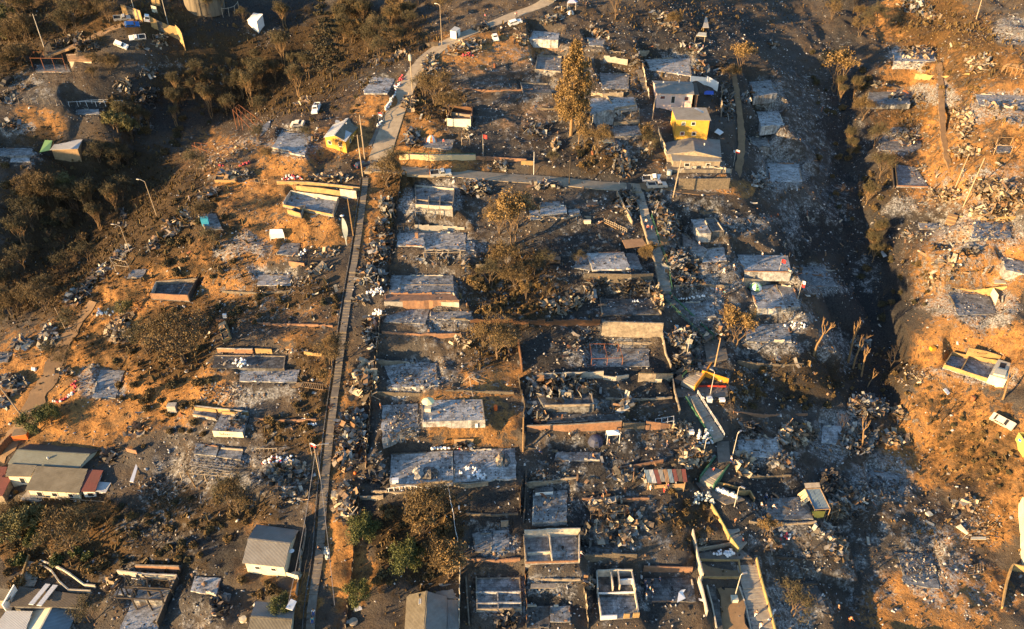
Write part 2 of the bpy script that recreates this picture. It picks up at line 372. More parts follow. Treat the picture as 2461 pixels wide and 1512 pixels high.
M['roof_dark']=dirty('dark_roofing',(.10,.085,.07),(.15,.12,.09),(.05,.04,.03),.5,.3,wave=('X',1.4))
M['roof_red']=dirty('maroon_roofing',(.20,.055,.045),(.17,.06,.05),(.08,.04,.03),.3,.4,wave=('X',1.6))
M['roof_zinc']=dirty('zinc_roofing',(.55,.57,.58),(.48,.49,.50),(.25,.22,.18),.25,.3,wave=('X',1.3))
M['roof_rust']=dirty('rusty_roofing',(.36,.22,.12),(.28,.17,.10),(.14,.07,.03),.45,.5,wave=('X',1.3))
M['roof_blue']=dirty('blue_grey_roofing',(.20,.28,.34),(.16,.23,.29),(.08,.09,.09),.3,.4,wave=('X',1.3))
M['zincw']=dirty('corrugated_fence_sheet',(.50,.48,.43),(.42,.39,.33),(.16,.11,.07),.4,.5,wave=('X',1.6))
M['rustw']=dirty('rusty_fence_sheet',(.20,.095,.045),(.14,.075,.04),(.05,.03,.02),.5,.5,wave=('X',1.6))
M['timber']=dirty('bare_timber',(.42,.28,.15),(.33,.22,.12),(.10,.06,.03),.35,.8)
M['charred']=dirty('charred_timber',(.05,.042,.035),(.10,.075,.055),(.02,.018,.016),.5,.8)
M['paletimber']=dirty('ash_bleached_timber',(.42,.36,.28),(.30,.25,.19),(.06,.05,.04),.45,.8)
M['steel']=plain('grey_steel',(.42,.41,.40),.5,.6)
M['rusty']=plain('rusty_steel',(.26,.10,.045),.8,.2)
M['pole']=plain('weathered_pole',(.34,.27,.19),.8)
M['polec']=plain('concrete_pole',(.42,.39,.34),.8)
M['glass']=plain('dark_window_glass',(.03,.035,.04),.12)
M['road']=dirty('dusty_concrete_road',(.38,.32,.235),(.29,.24,.175),(.13,.10,.065),.45,.25)
M['stair']=dirty('worn_stair_concrete',(.36,.33,.28),(.27,.25,.215),(.12,.08,.07),.45,.5)
M['dirt']=dirty('trodden_dirt',(.26,.165,.085),(.20,.125,.065),(.11,.075,.045),.4,.3,b=.5)
M['path']=dirty('sooty_paving',(.20,.175,.145),(.15,.13,.11),(.06,.05,.04),.5,.4)
M['bark']=dirty('bark',(.16,.105,.06),(.10,.07,.045),(.03,.025,.02),.4,2)
M['bark_black']=dirty('burnt_bark',(.035,.028,.022),(.07,.05,.034),(.015,.013,.012),.5,2)
M['bark_warm']=dirty('scorched_bark',(.30,.19,.09),(.20,.125,.06),(.05,.035,.02),.5,1.5)
M['leaf_scorched']=island('scorched_leaves',[(0,(.055,.038,.016)),(.5,(.105,.070,.027)),(1,(.165,.112,.044))],.8,nz=.15)
M['leaf_dark']=island('dark_scorched_leaves',[(0,(.032,.029,.015)),(.6,(.060,.052,.024)),(1,(.10,.083,.036))],.8,nz=.15)
M['leaf_olive']=island('olive_leaves',[(0,(.07,.068,.022)),(.5,(.125,.115,.04)),(1,(.18,.155,.055))],.75,nz=.15)
M['leaf_green']=island('green_leaves',[(0,(.024,.036,.008)),(.5,(.055,.072,.014)),(1,(.115,.118,.028))],.75,nz=.15)
M['leaf_gold']=island('golden_dry_leaves',[(0,(.085,.055,.018)),(.5,(.17,.108,.038)),(1,(.26,.172,.066))],.75,nz=.15)
M['leaf_needle']=island('dark_needles',[(0,(.020,.020,.012)),(.7,(.045,.038,.018)),(1,(.075,.055,.025))],.8,nz=.2)
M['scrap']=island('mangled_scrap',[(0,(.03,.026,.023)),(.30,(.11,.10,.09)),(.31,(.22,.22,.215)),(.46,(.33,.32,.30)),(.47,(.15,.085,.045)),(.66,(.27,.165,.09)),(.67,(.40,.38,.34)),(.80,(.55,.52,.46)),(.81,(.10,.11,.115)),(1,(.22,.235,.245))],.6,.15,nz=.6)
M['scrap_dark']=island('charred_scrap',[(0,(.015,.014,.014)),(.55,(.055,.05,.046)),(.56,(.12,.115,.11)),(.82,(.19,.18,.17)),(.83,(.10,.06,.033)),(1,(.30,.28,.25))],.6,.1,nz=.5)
M['scrap_warm']=island('sunlit_scrap',[(0,(.06,.045,.03)),(.34,(.21,.155,.10)),(.35,(.36,.29,.20)),(.62,(.50,.42,.31)),(.63,(.16,.09,.045)),(.85,(.30,.20,.12)),(.86,(.18,.17,.16)),(1,(.34,.32,.29))],.65,.05,nz=.5)  # tan and cream scrap, tones warmed to stand in for sunlight
M['rubble']=island('rubble',[(0,(.015,.014,.013)),(.40,(.06,.048,.038)),(.41,(.16,.145,.13)),(.62,(.27,.26,.25)),(.63,(.18,.10,.05)),(.82,(.25,.155,.09)),(.83,(.38,.37,.36)),(.97,(.48,.47,.46)),(1,(.66,.65,.64))],.85,nz=.2)
M['scrub']=island('burnt_scrub',[(0,(.03,.02,.011)),(.4,(.085,.052,.022)),(.8,(.15,.095,.038)),(1,(.24,.16,.065))],.85,nz=.15)
M['sack_white']=plain('white_sack',(.76,.76,.78),.7,nz=.2)
M['sack_red']=plain('red_sack',(.55,.07,.09),.7,nz=.2)
M['sack_grey']=plain('grey_green_sack',(.50,.51,.47),.7,nz=.3)
for k,c in dict(car_white=(.78,.78,.78),car_silver=(.45,.47,.48),car_blue=(.03,.13,.42),car_navy=(.02,.03,.06),car_ash=(.52,.47,.42),car_rust=(.42,.27,.13),sand=(.62,.5,.3)).items():M[k]=plain(k+'_paint',c,.35,.1,.1)
for k,c in dict(rubber=(.02,.02,.02),black=(.018,.018,.02),lamp_red=(.45,.02,.02),lamp_clear=(.7,.7,.65),tarp_blue=(.02,.10,.50),tarp_green=(.20,.36,.13),tarp_orange=(.75,.14,.02),canvas_white=(.8,.8,.8),canvas_violet=(.50,.46,.62),tent_orange=(.72,.22,.05),tent_navy=(.025,.035,.08),tent_green=(.15,.38,.18),cyan=(.05,.40,.58),umb=(.72,.72,.42),barrel=(.30,.35,.36),skin=(.45,.26,.17),hair=(.02,.016,.012),denim=(.05,.07,.14),cl_white=(.72,.72,.72),cl_red=(.6,.03,.03),cl_black=(.02,.02,.024),cl_grey=(.2,.2,.21),cl_blue=(.04,.10,.3),cl_orange=(.65,.2,.05),cl_teal=(.03,.3,.35),plastic_white=(.75,.75,.75),boat_yellow=(.68,.52,.12),boat_blue=(.02,.12,.55),pink_b=(.6,.1,.3),purple_b=(.3,.08,.4)).items():M[k]=plain(k,c,.7,0,.15)
# what lies on the ground, painted as kinds of soil; some charred patches stand in for shade
GWU,GWV=616,379
zu,zv=np.meshgrid(np.arange(GWU)*4.0,np.arange(GWV)*4.0)
zu_w=zu+fbm(zu/60,zv/60,4)*46;zv_w=zv+fbm(zu/60+40,zv/60+11,4)*34
ZN={k:np.zeros((GWV,GWU)) for k in ('ash','char','soil','scrub')}
def zone(kind,s):
 for e in s.split():
  a=[float(q) for q in e.split(',')];u,v,ru,rv=a[:4];st=a[4] if len(a)>4 else 1.0;an=R(a[5]) if len(a)>5 else 0
  dx=zu_w-u;dy=zv_w-v;x=dx*math.cos(an)+dy*math.sin(an);y=-dx*math.sin(an)+dy*math.cos(an)
  r=np.sqrt((x/ru)**2+(y/rv)**2);w=np.clip(1.35-r,0,1)/.7;w=np.clip(w,0,1)*st
  ZN[kind]=np.maximum(ZN[kind],w)
zone('soil','700,300,260,90 860,300,140,90 480,560,170,190,1,-40 300,760,260,120,1,-35 150,950,220,140 400,930,150,100 1150,120,160,50 960,330,90,120 835,1330,60,130 640,450,150,60 740,560,100,60 2310,300,200,240 2280,1060,160,130 2200,50,130,60 2420,1150,120,220,1,50 2250,1440,200,90 1130,1000,120,90,.7 1180,900,90,60,.8 900,500,60,150,.6 2330,640,160,130 2330,850,160,90 560,740,130,60,.8 700,760,90,100,.6 1180,1330,120,150,.35 800,1100,60,400,.5 230,60,80,20,1,-30 100,290,80,40,.7 130,1300,200,80,.7 620,1330,60,80,.6 720,1450,40,60,.7 1760,440,60,20,1 1300,300,150,60,.4 1100,390,90,25,.8 1620,640,90,50,.4 1560,380,60,30,.5 1900,1280,60,20,.4')
zone('char','370,255,170,80 300,500,270,140 640,230,240,120 100,480,120,160 480,150,120,60 700,60,300,70,.9 1440,640,170,140 1380,340,120,90,.7 1330,830,130,90 1480,1110,200,60 1370,1210,110,50 1680,520,180,60,.9 1790,250,40,260,.5 2030,350,60,400,.8 2110,330,60,200,.6 2130,560,60,120,.5 2300,200,60,40,.6 2380,330,60,30,.6 2250,520,60,40,.7 2330,700,70,30,.6 2300,1000,60,30,.5 2400,1080,60,40,.5 500,620,50,40,.6 350,820,60,40,.6 620,480,50,20,.5 740,640,50,30,.6 260,960,40,30,.5 2100,720,110,300 1880,900,160,90,.9 1850,1180,130,110,.9 2060,1330,100,170,.6 1200,1220,100,60 1180,1260,60,120,.8 470,1330,170,130,.8 400,1250,120,80,.8 650,770,160,40,.7 560,760,90,30,.8 1650,80,200,80,.9 1480,400,120,50,.7 1560,900,120,70,.9 1330,1000,100,50,.7 1330,1450,120,60,.8 1550,1440,80,60,.9 1950,560,120,60,.9 1200,350,110,60,.6 800,190,200,60,.9 900,1260,60,90,.7 1000,1400,90,90,.7 2160,350,120,80,.6 2180,550,80,50,.7 2300,1200,60,90,.9,55 400,780,60,60,.6')  # burnt ground; valley, gully and ravine flank patches also paint in shade
zone('ash','1045,480,80,45 1060,580,105,28 1010,695,85,35 990,905,75,50 975,1020,60,45 645,660,70,20 590,590,70,35,.8 610,950,110,30,.8 560,1130,130,50,.6 1640,160,65,32 1885,415,60,50 1835,225,50,50,.8 1855,345,50,70,.75 1910,540,50,60,.6 1960,420,40,80,.4 2060,300,40,90,.4 2020,130,50,60,.35 1940,665,60,40,.9 1710,770,60,35,.9 1420,845,90,35,.7 1340,970,100,30 1480,840,60,40,.8 1820,1080,60,45 2000,1050,55,60 2300,560,90,50 2340,740,120,45 2240,220,70,30 2160,330,60,35 2180,135,50,25,.8 2440,70,60,40 2400,260,80,35 2165,500,50,30,.8 2130,1150,90,70,.8 2240,1350,90,110,.75 1900,1460,110,60,.8 1200,1300,60,45,.8 1200,1440,80,60,.8 1330,1410,80,35,.7 1490,1440,70,50,.6 700,340,70,40,.7 910,205,60,20,.7 250,920,50,45,.9 450,1120,90,60,.6 600,870,90,25,.6 1300,130,120,30,.5 1300,220,80,40,.6 1400,200,60,40,.4 1500,340,70,40,.6 1050,770,100,30,.7 1170,790,70,30,.5 1150,970,60,25,.4 1500,1290,140,40,.5 1350,1170,80,30,.6 1600,1180,100,40,.3 1760,660,90,40,.7 1700,700,60,50,.8 1850,830,80,30,.8 1900,760,60,40,.7 1980,690,50,30,.8 2070,650,40,60,.5 1990,500,60,60,.5 1930,330,40,70,.5 2000,850,60,60,.6 1800,540,80,30,.6 1880,1250,90,50,.7 1700,1350,40,30,.4 2380,900,90,30,.8 640,80,60,30,.35 380,160,90,30,.45 80,200,80,30,.5 330,300,60,30,.5 20,310,50,20,.8 90,240,80,20,.4 60,380,60,20,.5 540,180,80,30,.35 620,350,40,20,.6 480,500,40,30,.5 560,430,80,20,.4 500,1480,90,60,.5 320,1440,70,60,.5 2400,420,90,40,.6 2420,560,70,60,.7 2260,900,60,20,.6 2350,1450,120,50,.5')
zone('ash','400,1250,170,100,.42 330,1400,200,80,.4 1120,700,190,330,.42 1450,640,220,260,.40 1450,1100,230,220,.44 1650,560,160,220,.46 1780,820,160,200,.46 1900,1100,160,150,.40 1880,1350,150,160,.44 2080,1340,110,170,.46 1480,1400,260,110,.36 1320,230,330,170,.40 1620,110,200,110,.32 1900,350,130,230,.44 2030,500,80,200,.28 2320,600,160,250,.5 2300,250,160,150,.32 2230,1330,200,180,.44 2180,1080,70,120,.3 560,1080,200,170,.44 640,700,170,120,.40 620,900,150,90,.36 1180,1350,120,120,.36 560,330,150,60,.3,-25 170,240,150,70,.32 700,1180,80,80,.4 880,1000,60,300,.2')
zone('scrub','2300,1060,180,130,.4 2400,1200,90,120,.4 2330,300,150,150,.4 120,50,160,60 380,40,120,50 30,110,60,90 250,520,280,180,.9 120,650,160,120 600,170,260,110,.8 850,90,200,80,.9 420,830,110,90 520,750,140,40,.7 560,860,120,40,.5 500,600,120,100,.6 300,850,100,60,.6 120,1270,170,90 230,1310,120,100 400,1370,120,60,.6 600,1230,90,50,.7 700,700,120,40,.9 1040,230,60,60 940,440,50,40 1230,700,130,110 1180,650,60,60 1180,830,90,60,.8 1000,1320,120,120,.8 1050,1250,70,80 700,1050,70,60,.8 740,900,50,100,.8 1430,380,60,40,.8 2250,60,100,60,.8 2330,130,120,80,.7 2220,250,100,60,.7 2330,400,60,40,.5 2250,650,80,60,.5 2120,450,70,80,.5 2150,900,100,60,.5 2350,1100,120,100,.6 1950,900,120,70,.6 1780,930,60,50,.7 1530,1000,90,30,.5 1500,960,60,30,.5 1650,1250,90,60,.6 2230,1270,60,60,.5 1250,60,60,20,.5 1500,160,110,60,.5 1600,40,180,50,.4 450,1230,140,60,.8 170,800,70,40,.7 90,340,90,40,.6 180,430,100,60,.8 300,280,60,60,.8')
def vert_zone(k):
 fu=np.clip(PU/4,0,GWU-1.001);fv=np.clip(PV/4,0,GWV-1.001);i=fu.astype(int);j=fv.astype(int);fu=fu-i;fv=fv-j;H=ZN[k]
 return (H[j,i]*(1-fu)+H[j,i+1]*fu)*(1-fv)+(H[j+1,i]*(1-fu)+H[j+1,i+1]*fu)*fv
def build_ground():
 global PU,PV
 for poly,z in PADS:carve(poly,z,1.7,fill=None)
 P=np.stack([GX,GY,Z],-1);PU,PV,_d=project(P)
 vz={k:vert_zone(k) for k in ZN}
 i=np.arange(NX*NY).reshape(NY,NX)
 Fq=np.stack([i[:-1,:-1],i[:-1,1:],i[1:,1:],i[1:,:-1]],-1).reshape(-1,4)
 m,t,b=newmat('burnt_hillside')
 me=npmesh('ground',P.reshape(-1,3),Fq,m)
 at=me.attributes.new('zone','FLOAT_COLOR','POINT')
 at.data.foreach_set('color',np.stack([vz['ash'],vz['char'],vz['soil'],vz['scrub']],-1).astype(np.float32).ravel())
 me.polygons.foreach_set('use_smooth',np.ones(len(Fq),bool))
 o=D.objects.new('ground',me);COL.objects.link(o);o['kind']='structure'
 a=t.nodes.new('ShaderNodeAttribute');a.attribute_name='zone';sp=t.nodes.new('ShaderNodeSeparateColor');t.links.new(a.outputs['Color'],sp.inputs[0])
 ash,char,soil,scrub=sp.outputs[0],sp.outputs[1],sp.outputs[2],a.outputs['Alpha']
 pos=geo(t)
 nb=noise(t,.11,6,.65,pos);nm=noise(t,.55,7,.68,pos);nf=noise(t,2.6,5,.7,pos);ns=noise(t,7.5,3,.7,pos)
 base_c=mix(t,ramp(t,nm,[(.35,(0,0,0)),(.66,(1,1,1))]),(.052,.040,.031),(.105,.082,.062))
 base_c=mix(t,ramp(t,nb,[(.42,(0,0,0)),(.62,(1,1,1))]),base_c,(.075,.070,.066))
 soilc=mix(t,ramp(t,nf,[(.3,(0,0,0)),(.7,(1,1,1))]),(.21,.100,.034),(.46,.245,.085))
 soilc=mix(t,ramp(t,noise(t,.24,8,.75,pos),[(.47,(0,0,0)),(.60,(1,1,1))]),soilc,(.19,.115,.055))
 soilc=mix(t,ramp(t,nm,[(.5,(0,0,0)),(.68,(1,1,1))]),soilc,(.10,.055,.025))
 def th(x,n,lo_,hi,g=1.0):
  s=math_(t,'MULTIPLY_ADD',math_(t,'SUBTRACT',n,.5),g,x)
  return ramp(t,s,[(lo_,(0,0,0)),(hi,(1,1,1))])
 c=mix(t,th(soil,nm,.38,.62,2.6),base_c,soilc)
 charc=mix(t,ramp(t,nf,[(.35,(0,0,0)),(.68,(1,1,1))]),(.013,.0135,.015),(.058,.057,.058))
 c=mix(t,math_(t,'MULTIPLY',th(char,nm,.35,.75,1.5),.9),c,charc)
 scr=mix(t,ramp(t,ns,[(.35,(0,0,0)),(.7,(1,1,1))]),(.022,.015,.008),(.105,.066,.028))
 c=mix(t,math_(t,'MULTIPLY',th(scrub,nm,.3,.7,1.8),.85),c,scr)
 ashc=mix(t,ramp(t,nf,[(.34,(0,0,0)),(.62,(1,1,1))]),(.065,.067,.07),(.40,.41,.42))
 c=mix(t,math_(t,'MULTIPLY',th(ash,nm,.42,.74,2.0),math_(t,'MULTIPLY_ADD',ramp(t,noise(t,1.3,7,.75,pos),[(.42,(0,0,0)),(.56,(1,1,1))]),.75,.2)),c,ashc)
 fl=math_(t,'MULTIPLY',ramp(t,ns,[(.63,(0,0,0)),(.70,(1,1,1))]),math_(t,'ADD',math_(t,'MULTIPLY',ash,.55),.12))
 c=mix(t,fl,c,(.50,.48,.46))
 cl=ramp(t,nf,[(.60,(0,0,0)),(.75,(1,1,1))])
 c=mix(t,math_(t,'MULTIPLY',cl,.55),c,(.018,.015,.012))
 c=mix(t,math_(t,'MULTIPLY',ramp(t,noise(t,1.15,8,.8,pos),[(.55,(0,0,0)),(.63,(1,1,1))]),.6),c,(.030,.025,.021))
 t.links.new(c,b.inputs['Base Color']);b.inputs['Roughness'].default_value=.95
 b.inputs['Specular IOR Level'].default_value=.2
 h=math_(t,'ADD',math_(t,'MULTIPLY',nf,.6),math_(t,'ADD',math_(t,'MULTIPLY',ns,.3),nm))
 bump(t,b,h,1.0,.55)
 return o
 # prototypes: trees
def leaf_mesh(name,C,m,rad,size,mat,droop=0.0,flat=1.0,asp=.55,up=0.):
 """m small leaves around every clump centre in C"""
 C=np.asarray(C,float);K=len(C);n=K*m
 rr=np.repeat(np.broadcast_to(np.asarray(rad,float),(K,)),m)
 u=RNG.normal(size=(n,3));u/=np.linalg.norm(u,axis=1)[:,None]+1e-9
 P=np.repeat(C,m,0)+u*(rr*RNG.random(n)**.45)[:,None]*np.array([1,1,flat]);P[:,2]-=droop*RNG.random(n)
 a=RNG.normal(size=(n,3));a[:,2]+=up-droop;a/=np.linalg.norm(a,axis=1)[:,None]
 b=np.cross(a,RNG.normal(size=(n,3)));b/=np.linalg.norm(b,axis=1)[:,None]+1e-9
 s=size*RNG.uniform(.6,1.4,n)[:,None]
 V=np.stack([P-a*s,P+b*s*asp,P+a*s,P-b*s*asp],1).reshape(-1,3)
 return npmesh(name,V,np.arange(n*4).reshape(n,4),mat)
def branch(mb,p,d,L,r,depth,tips,spread=.6,lift=.15,kids_n=(2,4),keep=.72):
 pts=[p];q=Vector(p);dd=Vector(d).normalized()
 for i in range(3):
  dd=(dd+Vector((random.gauss(0,.16),random.gauss(0,.16),random.gauss(0,.1)+lift*.3))).normalized();q=q+dd*L/3;pts.append(q.copy())
 mb.tube(pts,[r,r*.85,r*.7,r*.55],5 if depth>1 else 3,cap=False)
 if depth<=0:tips.append(q.copy());tips.append(pts[2].copy()); return
 for k in range(random.randint(*kids_n)):
  nd=(dd+Vector((random.gauss(0,spread),random.gauss(0,spread),random.gauss(0,spread*.6)+lift))).normalized()
  branch(mb,pts[random.choice((2,3,3))],nd,L*keep*random.uniform(.8,1.15),r*.55,depth-1,tips,spread,lift,kids_n,keep)
def hide_proto(o):o.location=(0,0,-500)
def tree_proto(name,seed,H,tr,depth=3,spread=.6,lift=.2,leaf=None,m=10,lrad=.8,lsize=.28,stem=.35,lean=0,bark='bark',droop=0.,nst=1,keep=.72,kn=(2,4),asp=.55,up=0.,crown='crown',label='tree',cat='tree'):
 random.seed(seed);root=empty(name,(0,0,0),label,cat);mb=MB();tips=[]
 for s in range(nst):
  a=random.uniform(0,6.28);off=Vector((math.cos(a),math.sin(a),0))*(.25 if nst>1 else 0)
  top=Vector((lean*H*stem+off.x*2,off.y*2,H*stem));midp=top*.5+Vector((random.gauss(0,.1),random.gauss(0,.1),0))
  mb.tube([off+Vector((0,0,-.6)),off+Vector((0,0,.25)),midp+off,top],[tr*1.5,tr*1.1,tr*.9,tr*.75],7,cap=False)
  for k in range(random.randint(3,4)):
   a=k*2.1+random.uniform(-.5,.5);sp=spread*1.1
   branch(mb,top if k<2 else midp*.3+top*.7,(math.cos(a)*sp+lean*.5,math.sin(a)*sp,.9+lift),H*(1-stem)*.42,tr*.6,depth,tips,spread,lift,kn,keep)
 mb.build('trunk',M[bark],root)
 if leaf:
  C=np.array([tuple(p) for p in tips]);me=leaf_mesh(crown,C,m,lrad*RNG.uniform(.6,1.3,len(C)),lsize,M[leaf],droop,1.,asp,up)
  o=D.objects.new(crown,me);COL.objects.link(o);o.parent=root
 random.seed(seed+1000);hide_proto(root); return root
def shrub_proto(name,seed,leaf,n=26,r=1.0,h=1.1,m=26,ls=.16,twigs=8,label='shrub'):
 random.seed(seed);root=empty(name,(0,0,0),label,'shrub');mb=MB();C=[]
 for k in range(twigs):
  a=random.uniform(0,6.28);s=random.uniform(.3,1)*r;e=Vector((math.cos(a)*s,math.sin(a)*s,h*random.uniform(.6,1.25)))
  mb.tube([(0,0,-.3),e*.5+Vector((0,0,.1)),e],[.05,.03,.012],3,cap=False);C.append(e*.8)
 for k in range(n):
  a=random.uniform(0,6.28);s=random.random()**.5*r*.85;C.append(Vector((math.cos(a)*s,math.sin(a)*s,random.uniform(.15,1)*h*(1-.5*s/r))))
 mb.build('stem',M['bark_black'],root)
 me=leaf_mesh('foliage',[tuple(c) for c in C],m,.36*r,ls,M[leaf]);o=D.objects.new('foliage',me);COL.objects.link(o);o.parent=root
 hide_proto(root); return root
BUSHY=[tree_proto('scorched_tree',11+i,8.5,.17,3,.75,.25,'leaf_scorched',9,.95,.30,.22,nst=2,asp=.16,up=.9) for i in range(3)]
DARKT=[tree_proto('dark_scorched_tree',31+i,9.0,.16,3,.7,.3,'leaf_dark',8,.95,.30,.25,nst=2,asp=.16,up=.9) for i in range(2)]
THIN=[tree_proto('thin_scorched_tree',51+i,10,.15,3,.45,.45,'leaf_dark',6,.8,.32,.30,nst=3,asp=.13,up=1.2,bark='bark_warm') for i in range(3)]
OLIVE=[tree_proto('olive_green_tree',71+i,8,.2,3,.75,.25,'leaf_olive',9,.8,.22,.25,nst=2) for i in range(2)]
GREEN=[tree_proto('green_tree',81+i,4.6,.12,2,.8,.2,'leaf_green',52,.75,.105,.2,nst=2) for i in range(2)]
GOLD=[tree_proto('golden_brown_tree',91+i,7,.15,3,.6,.4,'leaf_gold',8,.62,.17,.2,nst=2) for i in range(3)]
BARE=[tree_proto('bare_burnt_tree',111+i,6,.12,3,.7,.3,None,stem=.3,bark='bark_black') for i in range(3)]
SNAG=[tree_proto('leafless_scorched_tree',131+i,9,.19,2,.4,.6,None,stem=.5,bark='bark_warm',lean=.15,keep=.6) for i in range(2)]
BIGBARE=tree_proto('wide_bare_tree',151,8,.3,4,.9,.15,'leaf_scorched',2,.8,.16,.2,nst=2,bark='bark_black')
SHB=[shrub_proto('scorched_shrub',171+i,'leaf_scorched') for i in range(3)]
SHD=[shrub_proto('blackened_shrub',181+i,'leaf_dark') for i in range(2)]
SHG=[shrub_proto('green_shrub',191+i,'leaf_green',m=30) for i in range(2)]
SHO=[shrub_proto('dry_golden_shrub',195+i,'leaf_gold') for i in range(2)]
TREES=[]
def tree(protos,u,v,label,sc=1.0,group=None,cat=None):
 p=protos[len(TREES)%len(protos)] if isinstance(protos,list) else protos
 g=G(u,v);o=place(p,g-Vector((0,0,.1)),random.uniform(0,6.28),sc*random.uniform(.92,1.08),label,group);TREES.append(o)
 return o
 # prototypes: vehicles (long axis x, nose at +x)
def wheelset(root,xs,w,r=.34):
 for x in xs:
  for s in (-1,1):
   t=MB();t.v=[];y0=s*(w/2-.10)
   ring=[(x+r*math.cos(a*math.pi/6),y0+q*.11,r+r*math.sin(a*math.pi/6)) for q in (-1,1) for a in range(12)]
   t.add(ring,[(a,(a+1)%12,12+(a+1)%12,12+a) for a in range(12)]+[tuple(range(12)),tuple(range(12,24))[::-1]])
   wo=t.build('wheel',M['rubber'],root)
   h=MB();k=.55*r;yy=y0+s*.116
   h.add([(x+k*math.cos(a*math.pi/4),yy,r+k*math.sin(a*math.pi/4)) for a in range(8)],[tuple(range(8)) if s<0 else tuple(range(8))[::-1]])
   h.build('rim',M['steel'],wo)
def car_proto(name,paint,kind,burnt=False,label='car',cat='car',L=4.3,w=1.75):
 root=empty(name,(0,0,0),label,cat);z0,zb=.32,.92;h=L/2
 if kind=='pickup':L=5.2;h=2.6;prof=[(-h,z0),(-h,1.0),(-.25,1.0),(.95,1.02),(h-.15,.92),(h,.62),(h,z0)];gh=(-.35,1.25,.05,.85,1.0,1.68)
 elif kind=='van':prof=[(-h,z0),(-h,1.05),(.9,1.05),(h-.3,.95),(h,.65),(h,z0)];gh=(-h+.02,1.25,-h+.15,.65,1.05,1.95)
 elif kind=='sedan':prof=[(-h,z0),(-h,.9),(-1.35,.98),(.85,.96),(h-.2,.80),(h,.6),(h,z0)];gh=(-1.55,1.0,-1.0,.35,.96,1.45)
 else :prof=[(-h,z0),(-h,.95),(.8,.95),(h-.25,.82),(h,.6),(h,z0)];gh=(-h+.08,1.0,-h+.45,.35,.95,1.48)
 pm=M[paint];b=MB();n=len(prof);vs=[]
 for s,ins in ((-1,.06),(-1,0),(1,0),(1,.06)):
  for x,z in prof:vs.append((x*(1 if ins==0 else .985),s*(w/2-(ins if z>.8 else 0)*1.0),z if ins==0 or z<.8 else z))
 vs=[(x,s*(w/2-(.07 if z>.8 else 0)),z) for s in (-1,1) for x,z in prof]
 b.add(vs,[tuple(range(n)),tuple(range(n,2*n))[::-1]]+[(i,n+i,n+(i+1)%n,(i+1)%n) for i in range(n)])
 b.build('body',pm,root)
 x0,x1,x2,x3,za,zr=gh;wb=w/2-.09;wt=w/2-.24
 c=MB();B=[(x0,-wb,za),(x1,-wb,za),(x1,wb,za),(x0,wb,za)];Tp=[(x2,-wt,zr),(x3,-wt,zr),(x3,wt,zr),(x2,wt,zr)]
 c.add(B+Tp,[(4,5,6,7),(0,1,5,4),(1,2,6,5),(2,3,7,6),(3,0,4,7),(3,2,1,0)]);cab=c.build('cab',pm,root)
 def pane(name_,a,b_,d,e,off,f0=.12,f1=.82,g0=.08,g1=.92):
  a,b_,d,e=map(Vector,(a,b_,d,e));pt= lambda s,t:(a*(1-s)+b_*s)*(1-t)+(e*(1-s)+d*s)*t+Vector(off)
  q=MB();q.add([pt(g0,f0),pt(g1,f0),pt(g1,f1),pt(g0,f1)],[(0,1,2,3)]);q.build(name_,M['black' if burnt else 'glass'],root)
 e=.012
 pane('windscreen',B[1],B[2],Tp[2],Tp[1],(e,0,e));pane('rear_window',B[3],B[0],Tp[0],Tp[3],(-e,0,e))
 for (g0,g1) in ((.06,.48),(.53,.94)) if kind!='pickup' else ((.06,.46),(.52,.94)):
  pane('side_window',B[0],B[1],Tp[1],Tp[0],(0,-e,e),g0=g0,g1=g1);pane('side_window',B[2],B[3],Tp[3],Tp[2],(0,e,e),g0=g0,g1=g1)
 if kind=='pickup':
  q=MB();q.box((-1.52,0,1.003),(2.0,w-.42,.02));q.build('load_bed',M['black'],root)
  q=MB()
  for s in (-1,1):q.box((-1.52,s*(w/2-.12),1.10),(2.12,.09,.2))
  q.box((-2.54,0,1.10),(.09,w-.2,.2));q.build('bed_rail',pm,root)
 if not burnt:
  for s in (-1,1):
   q=MB();q.box((h-.03,s*.62,.70),(.12,.32,.16));q.build('headlight',M['lamp_clear'],root)
   q=MB();q.box((-h+.0,s*.70,.80),(.07,.16,.26));q.build('tail_light',M['lamp_red'],root)
  wheelset(root,(-.30*L,.30*L),w)
 else :
  wheelset(root,(-.30*L,.30*L),w,.28)
 hide_proto(root); return root
CARS={k:car_proto(*v) for k,v in dict(pw=('pickup_truck','car_white','pickup'),ps=('pickup_truck','car_silver','pickup'),hb=('hatchback','car_blue','hatch'),hn=('hatchback','car_navy','hatch'),hw=('hatchback','car_white','hatch'),sw=('saloon_car','car_white','sedan'),vw=('panel_van','car_white','van'),ba=('burnt_car','car_ash','sedan',True),bp=('burnt_pickup','car_rust','pickup',True),bb=('burnt_car','black','hatch',True),pa=('burnt_pickup','car_ash','pickup',True)).items()}
def car(key,tile,label,cat='car',sc=1.0,flip=0):
 (a,b)=Q(tile);A=G(*a);B=G(*b);c=(A+B)/2;d=B-A;nn=normal(c.x,c.y,2.2)
 c.z=float(gz(c.x,c.y));o=place(CARS[key],c+nn*.08,math.atan2(d.y,d.x),sc,label,None,nn);o['category']=cat;o['kind']='thing'; return o
